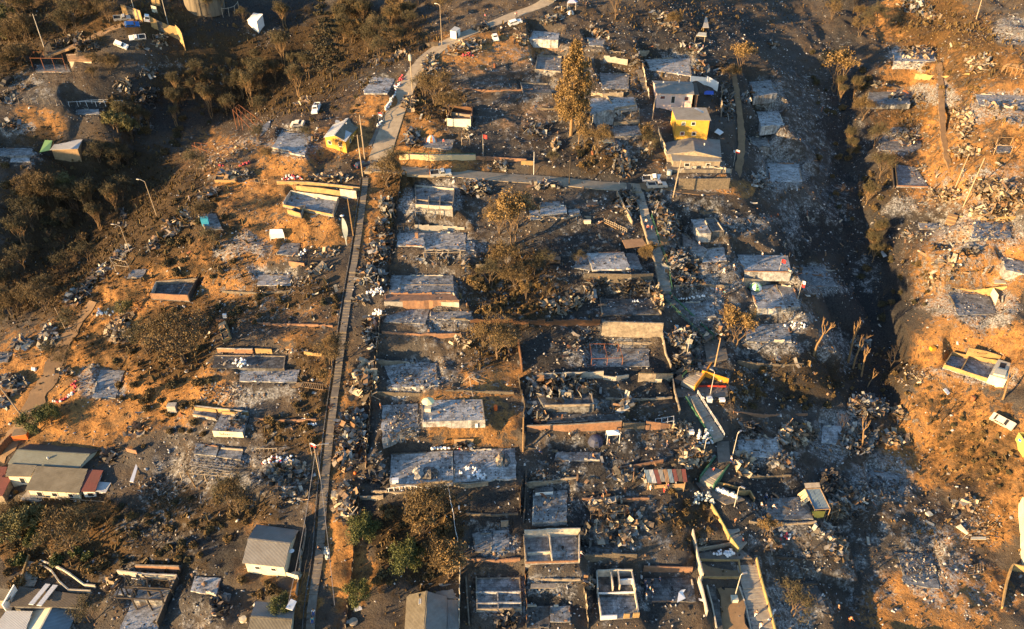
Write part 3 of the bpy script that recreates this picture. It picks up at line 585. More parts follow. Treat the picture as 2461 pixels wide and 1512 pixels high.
 # prototypes: people
def skin_mesh(name,joints,bones,mat,sub=1):
 me=D.meshes.new(name);me.from_pydata([j[:3] for j in joints],bones,[]);o=D.objects.new('tmp',me);COL.objects.link(o)
 md=o.modifiers.new('s','SKIN');sk_=me.skin_vertices[0].data
 for i,j in enumerate(joints):sk_[i].radius=(j[3],j[4] if len(j)>4 else j[3])
 sk_[0].use_root=True
 ms=o.modifiers.new('u','SUBSURF');ms.levels=sub;ms.render_levels=sub
 dg=bpy.context.evaluated_depsgraph_get();e=o.evaluated_get(dg);out=D.meshes.new_from_object(e);out.name=name
 D.objects.remove(o);D.meshes.remove(me);out.materials.clear();out.materials.append(mat)
 out.polygons.foreach_set('use_smooth',[True]*len(out.polygons)); return out
def person_proto(pose):
 ph=dict(stand=(0,0,.1,.06),walk=(.28,-.26,.25,-.2),bend=(.1,-.1,.5,.45),sit=(0,0,.3,.25))[pose]
 lf,rf,la,ra=ph;dz=0;bd=0
 if pose=='sit':dz=-.45
 if pose=='bend':bd=.5
 hipz=.92+dz;sx=bd*.45;shz=1.42+dz-bd*.22;hd=(sx+bd*.25,0,1.62+dz-bd*.32)
 J=[(0,0,hipz,.14,.11),(sx*.5,0,(hipz+shz)/2+.02,.13,.10),(sx,0,shz,.16,.10),(sx+bd*.1,0,shz+.09,.055),(hd[0],0,hd[2],.095),(hd[0]+.01,0,hd[2]+.10,.085),(hd[0]+.09,0,hd[2]-.01,.03)]
 E=[(0,1),(1,2),(2,3),(3,4),(4,5),(4,6)]
 def chain(start,pts):
  k=start
  for p in pts:J.append(p);E.append((k,len(J)-1));k=len(J)-1
  return k
 for s,f in ((-1,lf),(1,rf)):
  if pose=='sit':chain(0,[(.05,s*.10,hipz,.095),(.46,s*.12,hipz+.02,.075),(.44,s*.12,.06,.05),(.58,s*.12,.04,.042)])
  else :chain(0,[(0,s*.10,hipz-.05,.095),(f*.5+.03,s*.11,.50,.075),(f,s*.11,.07,.05),(f+.15,s*.12,.04,.042)])
 for s,f in ((-1,la),(1,ra)):
  e=chain(2,[(sx,s*.20,shz-.03,.065),(sx+f*.5-.02,s*.26,shz-.30,.052),(sx+f+.05,s*.26,shz-.55,.038),(sx+f+.07,s*.26,shz-.63,.036)])
  for k in range(4):chain(e,[(sx+f+.07+(k-1.5)*.02,s*.26,shz-.70-.01*(k in (1,2)),.010),(sx+f+.08+(k-1.5)*.022,s*.25,shz-.75-.012*(k in (1,2)),.008)])
  chain(e,[(sx+f+.11,s*.235,shz-.665,.010)])
 root=empty('person',(0,0,0),'person','person')
 me=skin_mesh('body',J,E,M['skin'],1);o=D.objects.new('body',me);COL.objects.link(o);o.parent=root
 mj=[(0,0,hipz-.02,.155,.125),(sx*.5,0,(hipz+shz)/2+.02,.148,.118),(sx,0,shz+.01,.175,.118)];me_=[(0,1),(1,2)]
 for s,f in ((-1,la),(1,ra)):
  mj+=[(sx,s*.205,shz-.03,.082),(sx+f*.5-.02,s*.26,shz-.28,.066)];k=len(mj);me_+=[(2,k-2),(k-2,k-1)]
 sh=D.objects.new('shirt',skin_mesh('shirt',mj,me_,M['cl_white']));COL.objects.link(sh);sh.parent=root
 tj=[(0,0,hipz+.02,.15,.12)];te=[]
 for s,f in ((-1,lf),(1,rf)):
  if pose=='sit':pp=[(.06,s*.10,hipz,.112),(.46,s*.12,hipz+.02,.09),(.44,s*.12,.14,.068)]
  else :pp=[(0,s*.10,hipz-.06,.112),(f*.5+.03,s*.11,.50,.09),(f,s*.11,.13,.068)]
  k=0
  for p in pp:tj.append(p);te.append((k,len(tj)-1));k=len(tj)-1
 tr=D.objects.new('trousers',skin_mesh('trousers',tj,te,M['denim']));COL.objects.link(tr);tr.parent=root
 hb=MB();hb.lathe((hd[0]-.015,0,hd[2]),[(.105,.03),(.118,.08),(.11,.14),(.075,.185),(.02,.2)],10);hb.build('hair',M['hair'],root,smooth=True)
 hide_proto(root); return root
PEOPLE={k:person_proto(k) for k in ('stand','walk','bend','sit')}
for p_ in list(PEOPLE.values()):
 for c_ in p_.children:
  for s_ in c_.material_slots:s_.link='OBJECT';s_.material=c_.data.materials[0]
def person(pose,tile,shirt,trousers,label,rz=None,group=None,sc=1.0):
 (u,v),=Q(tile);g=G(u,v);p=PEOPLE[pose]
 o=copy_tree(p);o.name='person'
 o.location=g;o.rotation_euler=(0,0,rz if rz is not None else random.uniform(0,6.28));o['label']=label;o.scale=(sc,)*3
 if group:o['group']=group
 for c in o.children:
  if c.name.startswith('shirt'):c.material_slots[0].material=M[shirt]
  if c.name.startswith('trousers'):c.material_slots[0].material=M[trousers]
 return o
 # prototypes: small things
def sack_proto(name,mat,label):
 mb=MB();mb.lathe((0,0,0),[(.20,0),(.30,.12),(.32,.34),(.27,.56),(.12,.68),(.09,.70),(.15,.80)],9);mb.v=[(x+.03*math.sin(7*z+3*y),y*(1+.1*math.sin(5*x)),z) for x,y,z in mb.v]
 o=mb.build(name,M[mat],smooth=True);tag(o,label,'sack');o.location=(0,0,-500); return o
SACKS={k:sack_proto('debris_sack',m,'sack') for k,m in dict(w='sack_white',r='sack_red',g='sack_grey').items()}
NSACK=0
MASS=MB()
SACKMESH=([tuple(v.co) for v in SACKS['w'].data.vertices],[tuple(f.vertices) for f in SACKS['w'].data.polygons])
def sacks(tile,n,label,group,kinds='w',pile=1,sc=.66):
 """n filled sacks inside a quadrilateral given by its corners, or along a line of two points; pile = layers"""
 global NSACK
 pts=Q(tile);k=0
 for i in range(n):
  if len(pts)==2:t=(i+.5)/n;u=pts[0][0]+(pts[1][0]-pts[0][0])*t+random.uniform(-1.5,1.5);v=pts[0][1]+(pts[1][1]-pts[0][1])*t+random.uniform(-1.5,1.5)
  else :
   s,t=random.random(),random.random();a,b,c,d=[Vector(q) for q in pts[:4]];q=(a*(1-s)+b*s)*(1-t)+(d*(1-s)+c*s)*t;u,v=q.x,q.y
  g=GO(u,v);lay=random.randrange(pile);g.z+=lay*.3
  if i%2 and n>5:
   sc_=sc*random.uniform(.85,1.15);mx=Matrix.Translation(g+Vector((0,0,.16)))@Matrix.Rotation(random.uniform(0,6.28),4,'Z')@Matrix.Rotation(random.uniform(-1.5,1.5),4,'X')
   MASS.add([mx@(Vector(q)*sc_-Vector((0,0,.25))) for q in SACKMESH[0]],SACKMESH[1],'wrg'.index(random.choice(kinds))); continue
  lying=random.random()<(.5 if pile>1 else .25)
  o=place(SACKS[random.choice(kinds)],g+Vector((0,0,.3 if lying else -.02)),random.uniform(0,6.28),sc*random.uniform(.85,1.15),label,group)
  if lying:o.rotation_euler=(1.5,random.uniform(-.3,.3),random.uniform(0,6.28))
  o['kind']='thing';NSACK+=1
PADS=[]
def GO(u,v):
 """ground or pad seen at (u, v)"""
 g=G(u,v);best=None
 for poly,z in PADS:
  p=onz(u,v,z)
  if (p-Vector(CAM)).length<(g-Vector(CAM)).length+.3:
   ins=False;n=len(poly)
   for i in range(n):
    a,b=poly[i],poly[(i+1)%n]
    if (a[1]>p.y)!=(b[1]>p.y) and p.x<(b[0]-a[0])*(p.y-a[1])/(b[1]-a[1])+a[0]:ins= not ins
   if ins and (best is None or p.z>best.z):best=p
 return best if best is not None else g
 # roads, tracks, steps
def ribbon(name,tile,width,mat,kind='structure',lift=.05,label=None,cat=None,crs=5,carve_it=True,k=8):
 pts=smooth_z(resample([G(u,v) for u,v in Q(tile)],1.2),k,2)
 ws=width if isinstance(width,list) else [width,width]
 n=len(pts);hw=[np.interp(i/(n-1),np.linspace(0,1,len(ws)),ws)/2 for i in range(n)]
 if carve_it:carve_path(pts,max(hw))
 mb=MB();V=[]
 for i,p in enumerate(pts):
  d=pts[min(i+1,n-1)]-pts[max(i-1,0)];s=Vector((d.y,-d.x,0)).normalized()
  rg=0 if name=='road' else .22;e0,e1=hw[i]*(1+random.uniform(-rg,rg)),hw[i]*(1+random.uniform(-rg,rg))
  for j in range(crs):
   q=p+s*(e0 if j<crs/2 else e1)*(1-2*j/(crs-1));V.append((q.x,q.y,p.z+lift))
 mb.add(V,[(i*crs+j,(i+1)*crs+j,(i+1)*crs+j+1,i*crs+j+1) for i in range(n-1) for j in range(crs-1)])
 for e in (0,crs-1):
  a=len(mb.v);mb.add([(V[i*crs+e][0],V[i*crs+e][1],V[i*crs+e][2]-.6) for i in range(n)],[])
  mb.f+=[(i*crs+e,a+i,a+i+1,(i+1)*crs+e) for i in range(n-1)];mb.m+=[0]*(n-1)
 o=mb.build(name,M[mat],smooth=False)
 if kind:o['kind']=kind
 return pts
ROAD=ribbon('road','ov 905,408 912,380 925,340 938,300 950,268 965,238 981,203 998,175 1014,150 1040,124 1085,98 1140,73 1195,52 1245,34 1300,14 1335,-14',[5.6,5.2,5.0,5.2,5.6],'road')
ribbon('road','ov 880,404 925,404 980,408 1080,416 1200,425 1320,435 1440,444 1540,452',[4.8,4.8,4.8,4.8],'road',lift=.06)
ribbon('track','ov 1540,453 1580,440 1640,458 1700,462 1765,458',[4,3,2.2],'dirt',lift=.04)
ribbon('path','ov 1762,165 1772,230 1780,290 1782,350 1774,410 1762,450',[1.4,1.8,1.8],'dirt',lift=.04)
ribbon('track','ov -10,1105 30,1055 62,1000 95,945 120,900 150,840 190,770 225,725',[4.2,4,3.6,2.2],'dirt',lift=.04)
ribbon('track','ov 112,133 160,118 215,92 262,66 300,52 330,50',[3.5,4.5,6.5,7],'dirt',lift=.04)
ribbon('path','ov 2258,150 2262,220 2266,300 2278,380 2300,440',[1.5,1.6,1.2],'dirt',lift=.04)
ribbon('path','ov 1575,470 1590,530 1598,590',[2.2,2.2],'dirt',lift=.03)
ribbon('pavement','ov 889,352 900,330 912,296 918,270',1.0,'path',lift=.12)
ribbon('path','23 1880,1110 1915,1300 1955,1520',1.5,'slab_dark',lift=.05)
ribbon('path','23 2180,1115 2240,1320 2290,1520',1.5,'slab',lift=.05)
ribbon('planted_ground','23 2050,1125 2075,1300 2110,1520',[3.6,4.6],'dirt',lift=.04)
ribbon('planted_ground','23 1790,950 1960,955 2150,950',2.8,'dirt',lift=.04)
def stairway(name,tile,w,label,mat='stair',tread=.62,wall=None,wallmat=None,rail=None,railmat='green_paint',kind_='stairs',drain=False,pts=None,landing=10):
 """a climbing stairway along a line; parts: flights with landings between, side walls, railings"""
 P=pts or smooth_z(resample([G(u,v) for u,v in Q(tile)],.8),5,2)
 carve_path(P,w/2+(.5 if drain else .15),.8)
 root=empty(name,P[0],label,kind_)
 L=[0]
 for i in range(1,len(P)):L.append(L[-1]+(P[i]-P[i-1]).to_2d().length)
 def at(s):
  i=int(np.clip(np.searchsorted(L,s)-1,0,len(P)-2));t=(s-L[i])/max(L[i+1]-L[i],1e-6); return P[i].lerp(P[i+1],t)
 s=0;k=0;mb=MB();fl=[]
 while s<L[-1]-tread*.5:
  tr_=tread*random.choice((.8,1,1,1.15,1.3))*(3.2 if k%8==7 else 1);a=at(s);b=at(min(s+tr_,L[-1]));d=(b-a);d.z=0
  if d.length<1e-3: break
  sd=Vector((d.y,-d.x,0)).normalized()*w/2;z=max(a.z,b.z)+.06
  zf=z-(z-min(a.z,b.z)-.06)*.55;hi_=b.z>a.z;mb.prism([a-sd,a+sd,b+sd,b-sd],z-1.2,[zf,zf,z,z] if hi_ else [z,z,zf,zf]);k+=1;s+=tr_
  if k%(landing*3)==0:mb.build('flight',M[mat],root);mb=MB()
 if mb.v:mb.build('flight',M[mat],root)
 def side(off,h,th,mat_,nm,base_=-.9):
  q=MB();stepn=max(int(1.6/.8),1)
  for i in range(0,len(P)-1,stepn):
   j=min(i+stepn,len(P)-1);a,b=P[i],P[j];d=b-a;d.z=0
   if d.length<1e-3: continue
   sd=Vector((d.y,-d.x,0)).normalized();a2=a+sd*off;b2=b+sd*off;e=sd*th/2
   q.prism([a2-e,a2+e,b2+e,b2-e],[a.z+base_,a.z+base_,b.z+base_,b.z+base_],[a.z+h,a.z+h,b.z+h,b.z+h])
  q.build(nm,M[mat_],root)
 for sgn,h,mt in (wall or []):side(sgn*(w/2+.13),h,.22,mt,'side_wall')
 if drain:side(w/2+.55,.16,.14,'slab_dark','drain_kerb',-.5)
 for sgn in (rail or []):
  q=MB();pp=[];
  for i in range(0,len(P),2):
   a=P[i];d=P[min(i+1,len(P)-1)]-P[max(i-1,0)];sd=Vector((d.y,-d.x,0)).normalized()*sgn*(w/2+.12);pp.append(a+sd)
  for p in pp:q.beam(p,p+Vector((0,0,1.05)),.06)
  for i in range(len(pp)-1):
   for hh in (1.05,.75,.45):q.beam(pp[i]+Vector((0,0,hh)),pp[i+1]+Vector((0,0,hh)),.05)
  q.build('railing',M[railmat],root)
 return root,P
stairway('long_stairway','ov 879,428 868,520 855,610 840,700 826,790 812,900 798,1000 788,1090 778,1200 768,1330 752,1440 745,1525',1.4,'long narrow concrete stairway running straight down the middle of the hillside',drain=True,tread=.7,mat='path')
stairway('stone_steps','ov 1536,462 1543,490 1552,522',2.1,'short flight of grey steps at the end of the road beside mangled sheets',tread=.55)
stairway('concrete_stairway','ov 1552,524 1563,560 1574,595 1584,620 1592,660 1600,700',2.5,'wide stairway with green railing between two big slabs and a scrap heap',wall=[(1,.9,'ruin')],rail=[-1],tread=.6)
stairway('concrete_ramp','ov 1600,712 1640,752 1680,790 1705,815',2.6,'sloping concrete ramp with green railing leading down to the orange stairs',wall=[(-1,.5,'green_paint')],rail=[1],mat='slab_dark',tread=1.2)
stairway('orange_stairway','ov 1693,868 1672,896 1652,924',2.9,'orange sided stairway beside the triangular flower bed',wall=[(-1,.45,'orange_paint')],rail=[1],tread=.42)
stairway('railed_stairway','ov 1662,952 1683,985 1705,1020 1726,1056',2.5,'dark stairway with white and yellow railing below the orange stairs',wall=[(1,.5,'green_paint')],rail=[-1],railmat='white',tread=.45)
stairway('green_stairway','ov 1735,1112 1716,1135 1698,1160',2.6,'green walled stairway just above the heap of grey sacks',wall=[(1,.9,'green_paint'),(-1,.6,'green_paint')],tread=.42)
stairway('walled_stairway','ov 1722,1212 1745,1250 1768,1288 1786,1316',2.5,'stairway between a high yellow wall and a hedge of railings',wall=[(1,1.0,'ruin_ochre')],rail=[1],tread=.5)
stairway('broad_stairway','ov 1792,1348 1802,1390 1815,1440 1828,1490 1838,1530',3.4,'broad stairway with yellow parapet at the foot of the hill',wall=[(-1,.9,'ruin_ochre')],rail=[-1],tread=.5)
stairway('garden_steps','03 330,880 300,960 270,1050 240,1110',3.0,'worn wooden garden steps climbing beside the white roofed houses',mat='paletimber',tread=.7)
stairway('earth_steps','31 1755,515 1735,560 1715,620',2.2,'pale earth steps cut in the orange bank under a scrap heap',mat='dirt',tread=.8)
stairway('side_steps','20 1200,660 1235,760 1260,850',1.5,'sooty steps running down past the pink house fence',mat='path',tread=.6)
stairway('block_steps','23 640,890 648,1000 655,1130 662,1200',1.1,'narrow dark steps between the two walled ruins',mat='slab_dark',tread=.5)
def landing(tile,label,mat='path',name='landing'):
 pts=[G(u,v) for u,v in Q(tile)];z=sum(p.z for p in pts)/len(pts);poly=[onz(u,v,z) for u,v in Q(tile)]
 carve(poly,z,1.3);mb=MB();mb.prism(poly,z-1.6,z);o=mb.build(name,M[mat],loc=poly[0]);tag(o,label,'landing');PADS.append((poly,z)); return z
landing('ov 1590,700 1618,702 1625,730 1596,738','small square landing at the foot of the green railed stairs')
landing('ov 1690,815 1740,812 1750,862 1700,872','landing behind the orange stairway where a mast leans')
landing('ov 1622,926 1748,930 1750,952 1630,955','long level landing below the orange stairs','path')
landing('ov 1722,1062 1752,1060 1755,1108 1726,1112','grey landing between white railed and green walled stairs')
landing('ov 1672,1160 1715,1158 1790,1200 1745,1212 1690,1185','sloped landing among piles of sacks')
landing('ov 1675,1330 1780,1318 1808,1342 1690,1346','wide landing with white sacks above the planters')
# concrete floors, with what is left of their walls
def pad(tile,label,mat='slab',dz=0.,walls=None,parts=None,wmat='ruin',name='foundation_slab',cat='foundation',th=.2,kerb=None,skirt=2.4,items=None):
 dz-=.12 if dz<.9 else 0
 px=Q(tile);cu=sum(p[0] for p in px)/len(px);cv=sum(p[1] for p in px)/len(px)
 z=G(cu,cv).z+dz;poly=[onz(u,v,z) for u,v in px]
 carve(poly,z,1.7,fill=.10+max(dz,0)*.8)
 mb=MB();n=len(poly)
 ragged=[]
 for i in range(n):
  a,b=poly[i],poly[(i+1)%n];k_=max(int((b-a).length/.9),1);nn=Vector((b.y-a.y,a.x-b.x,0)).normalized()
  for j in range(k_):ragged.append(a.lerp(b,j/k_)+nn*(random.gauss(0,.09) if j else 0))
 stubs=[]
 if not walls and name=='foundation_slab' and n==4:
  for i in range(4):
   if random.random()<(.75,.5,.3,.5)[i]:
    t0=random.uniform(0,.5);stubs.append((i,t0,min(t0+random.uniform(.15,.6),1),random.uniform(.15,.55)))
 if walls or parts or kerb or stubs:root=empty(name,poly[0],label,cat);mb.prism(ragged if not walls else poly,z-skirt,z);mb.build('floor',M[mat],root)
 else :mb.prism(ragged,z-skirt,z);o=mb.build(name,M[mat],loc=poly[0]);tag(o,label,cat);PADS.append((poly,z)); return poly,z,o
 PADS.append((poly,z));cen=sum(poly,Vector())/n
 def wl(a,b,h,mt,nm):
  d=(b-a);d.z=0;L=d.length;d.normalize();s=Vector((-d.y,d.x,0))*th/2;q=MB();k=max(int(L/1.3),1);hh=[]
  for i in range(k+1):hh.append(h*(1+(random.uniform(-.14,.05) if h>.6 else 0)))
  for i in range(k):
   p0=a+d*L*i/k;p1=a+d*L*(i+1)/k
   q.prism([p0-s,p0+s,p1+s,p1-s],z+.003,[z+hh[i],z+hh[i],z+hh[i+1],z+hh[i+1]])
  q.build(nm,M[mt],root)
 if walls:
  for i,h in enumerate(walls):
   mt=wmat
   if isinstance(h,tuple):h,mt=h
   if not h: continue
   a,b=poly[i],poly[(i+1)%n];inn=(cen-(a+b)/2);inn.z=0;inn=inn.normalized()*(th/2+.02);d=(b-a).normalized()
   wl(a+inn+d*(th+.01),b+inn-d*.0,h,mt,'wall')
 for i,t0,t1,h in stubs:
  a,b=poly[i],poly[(i+1)%n];inn=(cen-(a+b)/2);inn.z=0;inn=inn.normalized()*(th/2+.03);d=b-a
  k0=a+d*t0+inn;k1=a+d*t1+inn;q=MB();dn=d.normalized();s=Vector((-dn.y,dn.x,0))*th/2;m_=max(int((k1-k0).length/.5),1)
  for j in range(m_):
   h0=h*random.uniform(.25,1.1);p0=k0 .lerp(k1,j/m_);p1=k0 .lerp(k1,(j+1)/m_);q.prism([p0-s,p0+s,p1+s,p1-s],z+.003,[z+h0,z+h0,z+h0*random.uniform(.6,1.1),z+h0])
  q.build('wall_stub',M[random.choice(('ruin','brick','ruin_pale','stone'))],root)
 for pr in (parts or []):
  (s0,t0),(s1,t1),h=pr[:3];A,B,C,E=poly[:4]
  f= lambda s,t:(A*(1-s)+B*s)*(1-t)+(E*(1-s)+C*s)*t
  wl(f(s0,t0),f(s1,t1),h,pr[3] if len(pr)>3 else wmat,'partition')
 return poly,z,root
pad('00 340,610 640,610 670,680 340,680','grey floor slab under a rusty post frame by the rusty roofed hut','slab',-.5)
pad('00 720,1035 935,1030 940,1080 715,1080','long low concrete trough slab below the white rail fence','slab',0)
pad('00 0,1400 300,1400 330,1465 -20,1475','sooty yard slab below the green tarp')
pad('00 105,1475 270,1470 285,1530 95,1530','pale slab scrap at the lower side of the sooty yard','slab_pale')
pad('10 1015,850 1060,800 1160,800 1210,768 1105,757 1115,728 1310,745 1290,790 1240,885 1020,882','pale slab with an L-shaped notch beside the line of sacks','slab_pale',.3)
pad('10 240,1240 530,1270 460,1470 140,1410','broad ash grey slab left of the yellow gabled house','slab_pale',.4,parts=[((.02,.98),(.55,.98),.5,'ruin_pale')])
pad('10 1540,1300 1880,1320 1840,1415 1590,1390','slab with an orange dome tent standing on it','slab')
pad('20 200,290 450,310 435,380 160,370','pale slab beside the bend of the upper road','slab_pale')
pad('20 700,350 880,370 860,440 730,430','ash covered slab behind the tall tree','slab')
pad('20 735,925 1150,915 1185,1010 740,1085','high grey terrace slab with a broken red patch','slab_pale',1.0,parts=[((.38,.0),(.48,.5),.5),((.5,.95),(.98,.95),.6)])
pad('20 830,1210 1200,1185 1230,1275 860,1300','lower slab below the high terrace, thinly covered by ash','slab',.3)
pad('20 850,1303 965,1290 972,1337 862,1345','small blue grey slab at the corner of the lower terrace','roof_blue',.3)
pad('20 75,790 340,800 380,880 100,880','dark rectangle of floor behind the cream box room','slab_dark',0,walls=[.4,0,0,.5])
pad('30 950,870 1340,860 1345,985 940,985','grey deck standing out over the shaded slope','slab',1.6)
pad('30 1960,890 2430,905 2480,1040 1990,990','sunlit pale slab on the far hillside above two scrap piles','slab_pale',.2)
pad('30 2150,1375 2290,1375 2290,1440 2160,1440','small shaded floor inside a standing post frame','slab')
pad('30 1090,1330 1440,1330 1450,1430 1050,1420','ash buried floor on the slope beyond the ravine','slab')
pad('01 1860,510 2040,505 2100,650 1940,665','slab carrying a bright blue water cube','slab',.2,walls=[0,0,0,.5])
pad('11 330,320 785,385 735,535 255,440','roofless ruin with low white back wall and ochre front','slab',.2,walls=[(1.0,'ruin_pale'),.9,(.5,'ruin_ochre'),(1.0,'ruin_pale')],name='roofless_ruin',cat='ruin')
pad('11 375,470 475,450 430,545 300,510','small square bath room shell stuck to the front of the ochre ruin','slab_dark',.2,walls=[.8,.8,(1.2,'ruin_ochre'),.8],name='roofless_ruin',cat='ruin')
pad('11 260,785 420,785 400,905 190,890','slab below the white canvas tent','slab')
pad('11 1500,250 1880,285 1860,470 1510,450','ash strewn slab nearest to the road in the middle column of plots','slab',0,walls=[(.5,'ruin_pale'),.6,(.9,'ruin_pale'),.5],parts=[((.35,.55),(.35,1),.8),((.65,.5),(.65,1),.8),((0,.7),(1,.72),.5)])
pad('11 1340,690 1590,690 1590,815 1330,810','white ash slab beside the scorched red chimney stub','slab_pale',.2)
pad('11 1592,680 1985,690 1980,850 1592,852','long slab heaped with pale ash above the timber frame','slab_pale',.1)
pad('11 1990,780 2062,780 2062,850 1960,850','clean grey square at the end of the ash heaped slab','slab_pale',.35)
pad('11 1280,1090 1860,1090 1870,1258 1260,1258','wide mottled slab above a long white retaining wall','slab',.2,parts=[((.16,.55),(1,.55),.12),((.16,.55),(.16,1),.12)])
pad('11 1220,1264 1870,1266 1920,1326 1215,1330','terrace strip of tiles on top of the long white retaining wall','brick',.5)
pad('11 1240,1470 1480,1410 1640,1410 1600,1550 1200,1530','purplish grey slab below the long white retaining wall','slab',.1)
pad('11 1645,1425 2035,1432 2030,1515 1640,1500','narrow grey slab with a white basin at its corner','slab',.1)
pad('12 1560,760 2140,750 2165,945 1570,965','raised grey deck with a brown front wall and a pale parasol on it','slab_pale',1.2,walls=[0,.15,0,.15],parts=[((.7,0),(.7,.1),.3)])
pad('ov 939,1091 1088,1083 1089,1163 938,1172','largest blue grey slab, two ash piles lying on it','slab_pale',.5)
pad('ov 1090,1083 1238,1077 1241,1150 1090,1160','blue grey slab with a ring of white sacks','slab_pale',.35)
pad('21 160,480 255,470 270,560 175,565','square slab tucked behind the big golden tree','slab_pale',.2)
pad('21 260,450 510,430 520,495 270,520','two joined slabs with a white basin above them','slab_pale',.3)
pad('21 260,402 450,392 460,435 260,445','upper grey slab right under the road bank','slab',.1)
pad('21 530,470 630,460 650,515 540,520','little grey slab with dark hollow beneath','slab',.4)
pad('21 700,380 800,370 820,425 710,430','pinkish little slab carrying a white tub','brick',.3)
pad('21 1690,560 1815,555 1885,690 1770,695','plain half of the two tone slab beside the stairs','slab_pale',.3)
pad('21 1820,553 1920,550 2005,675 1890,688','dark half of the two tone slab with pale kerb','slab_dark',.3,walls=[.2,(.2,'ruin_pale'),(.3,'ruin'),.15])
pad('21 705,880 1055,868 1120,1025 760,1040','big clean slab above the tall stained retaining wall','slab_pale',.4)
pad('21 600,900 700,890 755,1045 590,1020','bluish strip of floor along the big clean slab','slab',.2)
pad('21 1062,880 1170,880 1230,1030 1128,1035','darker strip of floor beside a dry hedge at the stairs','slab',.3)
pad('ov 1772,612 1893,614 1902,655 1790,653','upper slab on the ravine side with a little flag on it','slab_pale',.5,walls=[0,0,(.2,'brick'),0])
pad('ov 1800,690 1865,683 1890,740 1820,742','lower slab on the ravine side next to a green and white tent','slab_pale',.3)
pad('ov 1867,684 1908,690 1924,737 1892,739','narrow paved slab at the ravine edge under a flag','slab',.4)
pad('ov 1440,718 1565,718 1590,755 1446,757','sooty floor on top of the peeling retaining wall','slab_dark',.4,walls=[0,.5,0,.3])
pad('ov 1790,778 1895,778 1903,822 1795,820','grey slab with white sacks strewn beside it','slab',.3)
pad('22 160,600 740,600 775,815 310,825','raised ruin floor buried under white and blue grey sheets','slab_dark',.8,walls=[0,.4,(.5,'ruin'),0])
pad('22 330,890 1010,890 1030,940 320,985','dark terrace between the sheet buried ruin and the brick wall','slab_dark',.1)
pad('ov 1772,1058 1869,1054 1880,1100 1780,1098','pale square of ash covered floor among roof scraps','slab_pale',.1)
pad('32 520,1000 700,1000 720,1180 500,1160','floor of white ash near the fallen trunks','slab_pale',.1)
pad('33 0,280 340,260 430,470 -20,480','grey yard slab around the blue roofed shelter','slab',.3)
pad('33 150,1090 460,1090 540,1290 210,1290','ash grey floor with a ladder like rack on it','slab_dark',.1,walls=[.5,0,0,0],wmat='charred')
pad('23 200,220 520,200 520,490 190,500','smoky grey floor above the two room ruin','slab',.1)
pad('23 105,640 640,620 640,880 125,895','two room ruin with a scorched timber back wall','slab',.2,walls=[(2.1,'ruin_pale'),(1.0,'ruin_pale'),(.4,'brick'),(1.0,'ruin')],parts=[((.46,.02),(.49,.98),1.0,'ruin_pale'),((.05,.70),(.46,.66),.7,'ruin_pale')],name='roofless_ruin',cat='ruin')
pad('23 130,1290 350,1290 350,1500 130,1500','dark floor in the plot under the narrow steps','slab_dark',.1)
pad('23 360,1290 550,1290 550,1440 360,1440','floor patch bearing a pale square outline','slab',.1)
pad('23 790,1010 1130,1000 1165,1180 800,1190','white walled back rooms of a burnt house','slab_dark',.1,walls=[(1.9,'ruin_pale'),(1.7,'ruin_pale'),0,(1.5,'ruin_pale')],parts=[((.40,.02),(.42,.85),1.7,'ruin_pale'),((.60,.02),(.60,.8),1.7,'ruin_pale'),((.60,.48),(.98,.48),1.5,'white')],name='roofless_ruin',cat='ruin')
pad('23 800,1196 1165,1186 1200,1400 835,1425','smoky front room with white parapet walls','slab',.1,walls=[(1.0,'white'),(1.1,'ruin_pale'),0,(1.1,'ruin_pale')],parts=[((0,.99),(.42,.99),1.0,'white'),((.60,.99),(.75,.99),1.2,'ruin_ochre'),((.84,.99),(1,.99),1.2,'ruin_ochre')],name='roofless_ruin',cat='ruin')
pad('23 680,720 1040,760 1040,805 700,800','sooty terrace behind the white walled rooms','slab_dark',.1)
pad('23 1250,1030 1700,1030 1740,1250 1270,1260','dark yard where a crowd and a white sheet lie','slab_dark',0)
pad('13 2240,580 2390,570 2400,775 2235,780','blue grey half of a floor beside the dark lawn','slab_pale',.1)
pad('13 2040,610 2230,600 2230,780 2070,780','mottled half of a floor beside the dark lawn','slab',.05)
pad('ov 1143,1390 1250,1388 1254,1468 1145,1470','ruin floor ruled by a grid of low concrete walls','slab',.1,walls=[.15,.5,.6,.6],parts=[((0,.5),(1,.5),.7,'slab_pale'),((0,.82),(1,.82),.7,'slab_pale'),((.48,.5),(.48,1),.7,'slab_pale')])
pad('03 1130,1112 1300,1120 1250,1200 1070,1190','upper corner of the long pillared floor','slab',.1)
pad('03 1312,1132 1620,1142 1570,1238 1262,1240','smooth grey floor beneath charred beams','slab',.1)
pad('03 1250,1246 1560,1255 1480,1530 1120,1530','large pale floor sweeping out of view at the bottom edge','slab_pale',.1)
pad('03 1840,1010 2090,1030 2040,1190 1800,1150','lone grey slab on the black slope under the house with ribbed roof','slab_pale',.2)
pad('03 2080,1150 2190,1180 2110,1390 2000,1370','narrow tilted floor with a charred front step','slab',.4,walls=[0,0,(.3,'brick'),(.3,'charred')])
pad('ov 516,854 687,856 683,886 510,884','dark floor bearing a heap of white sacks','slab_dark',.1,walls=[.15,.2,0,0])
pad('ov 580,887 720,889 712,918 575,916','three bay pale floor above the lattice pallet','slab_pale',.2)
pad('02 1840,850 2050,870 2040,940 1820,900','left wing of the ruin whose front wall bears a scrawl','slab',.4,walls=[(.9,'ruin_ochre'),0,(.3,'ruin'),0],name='roofless_ruin',cat='ruin')
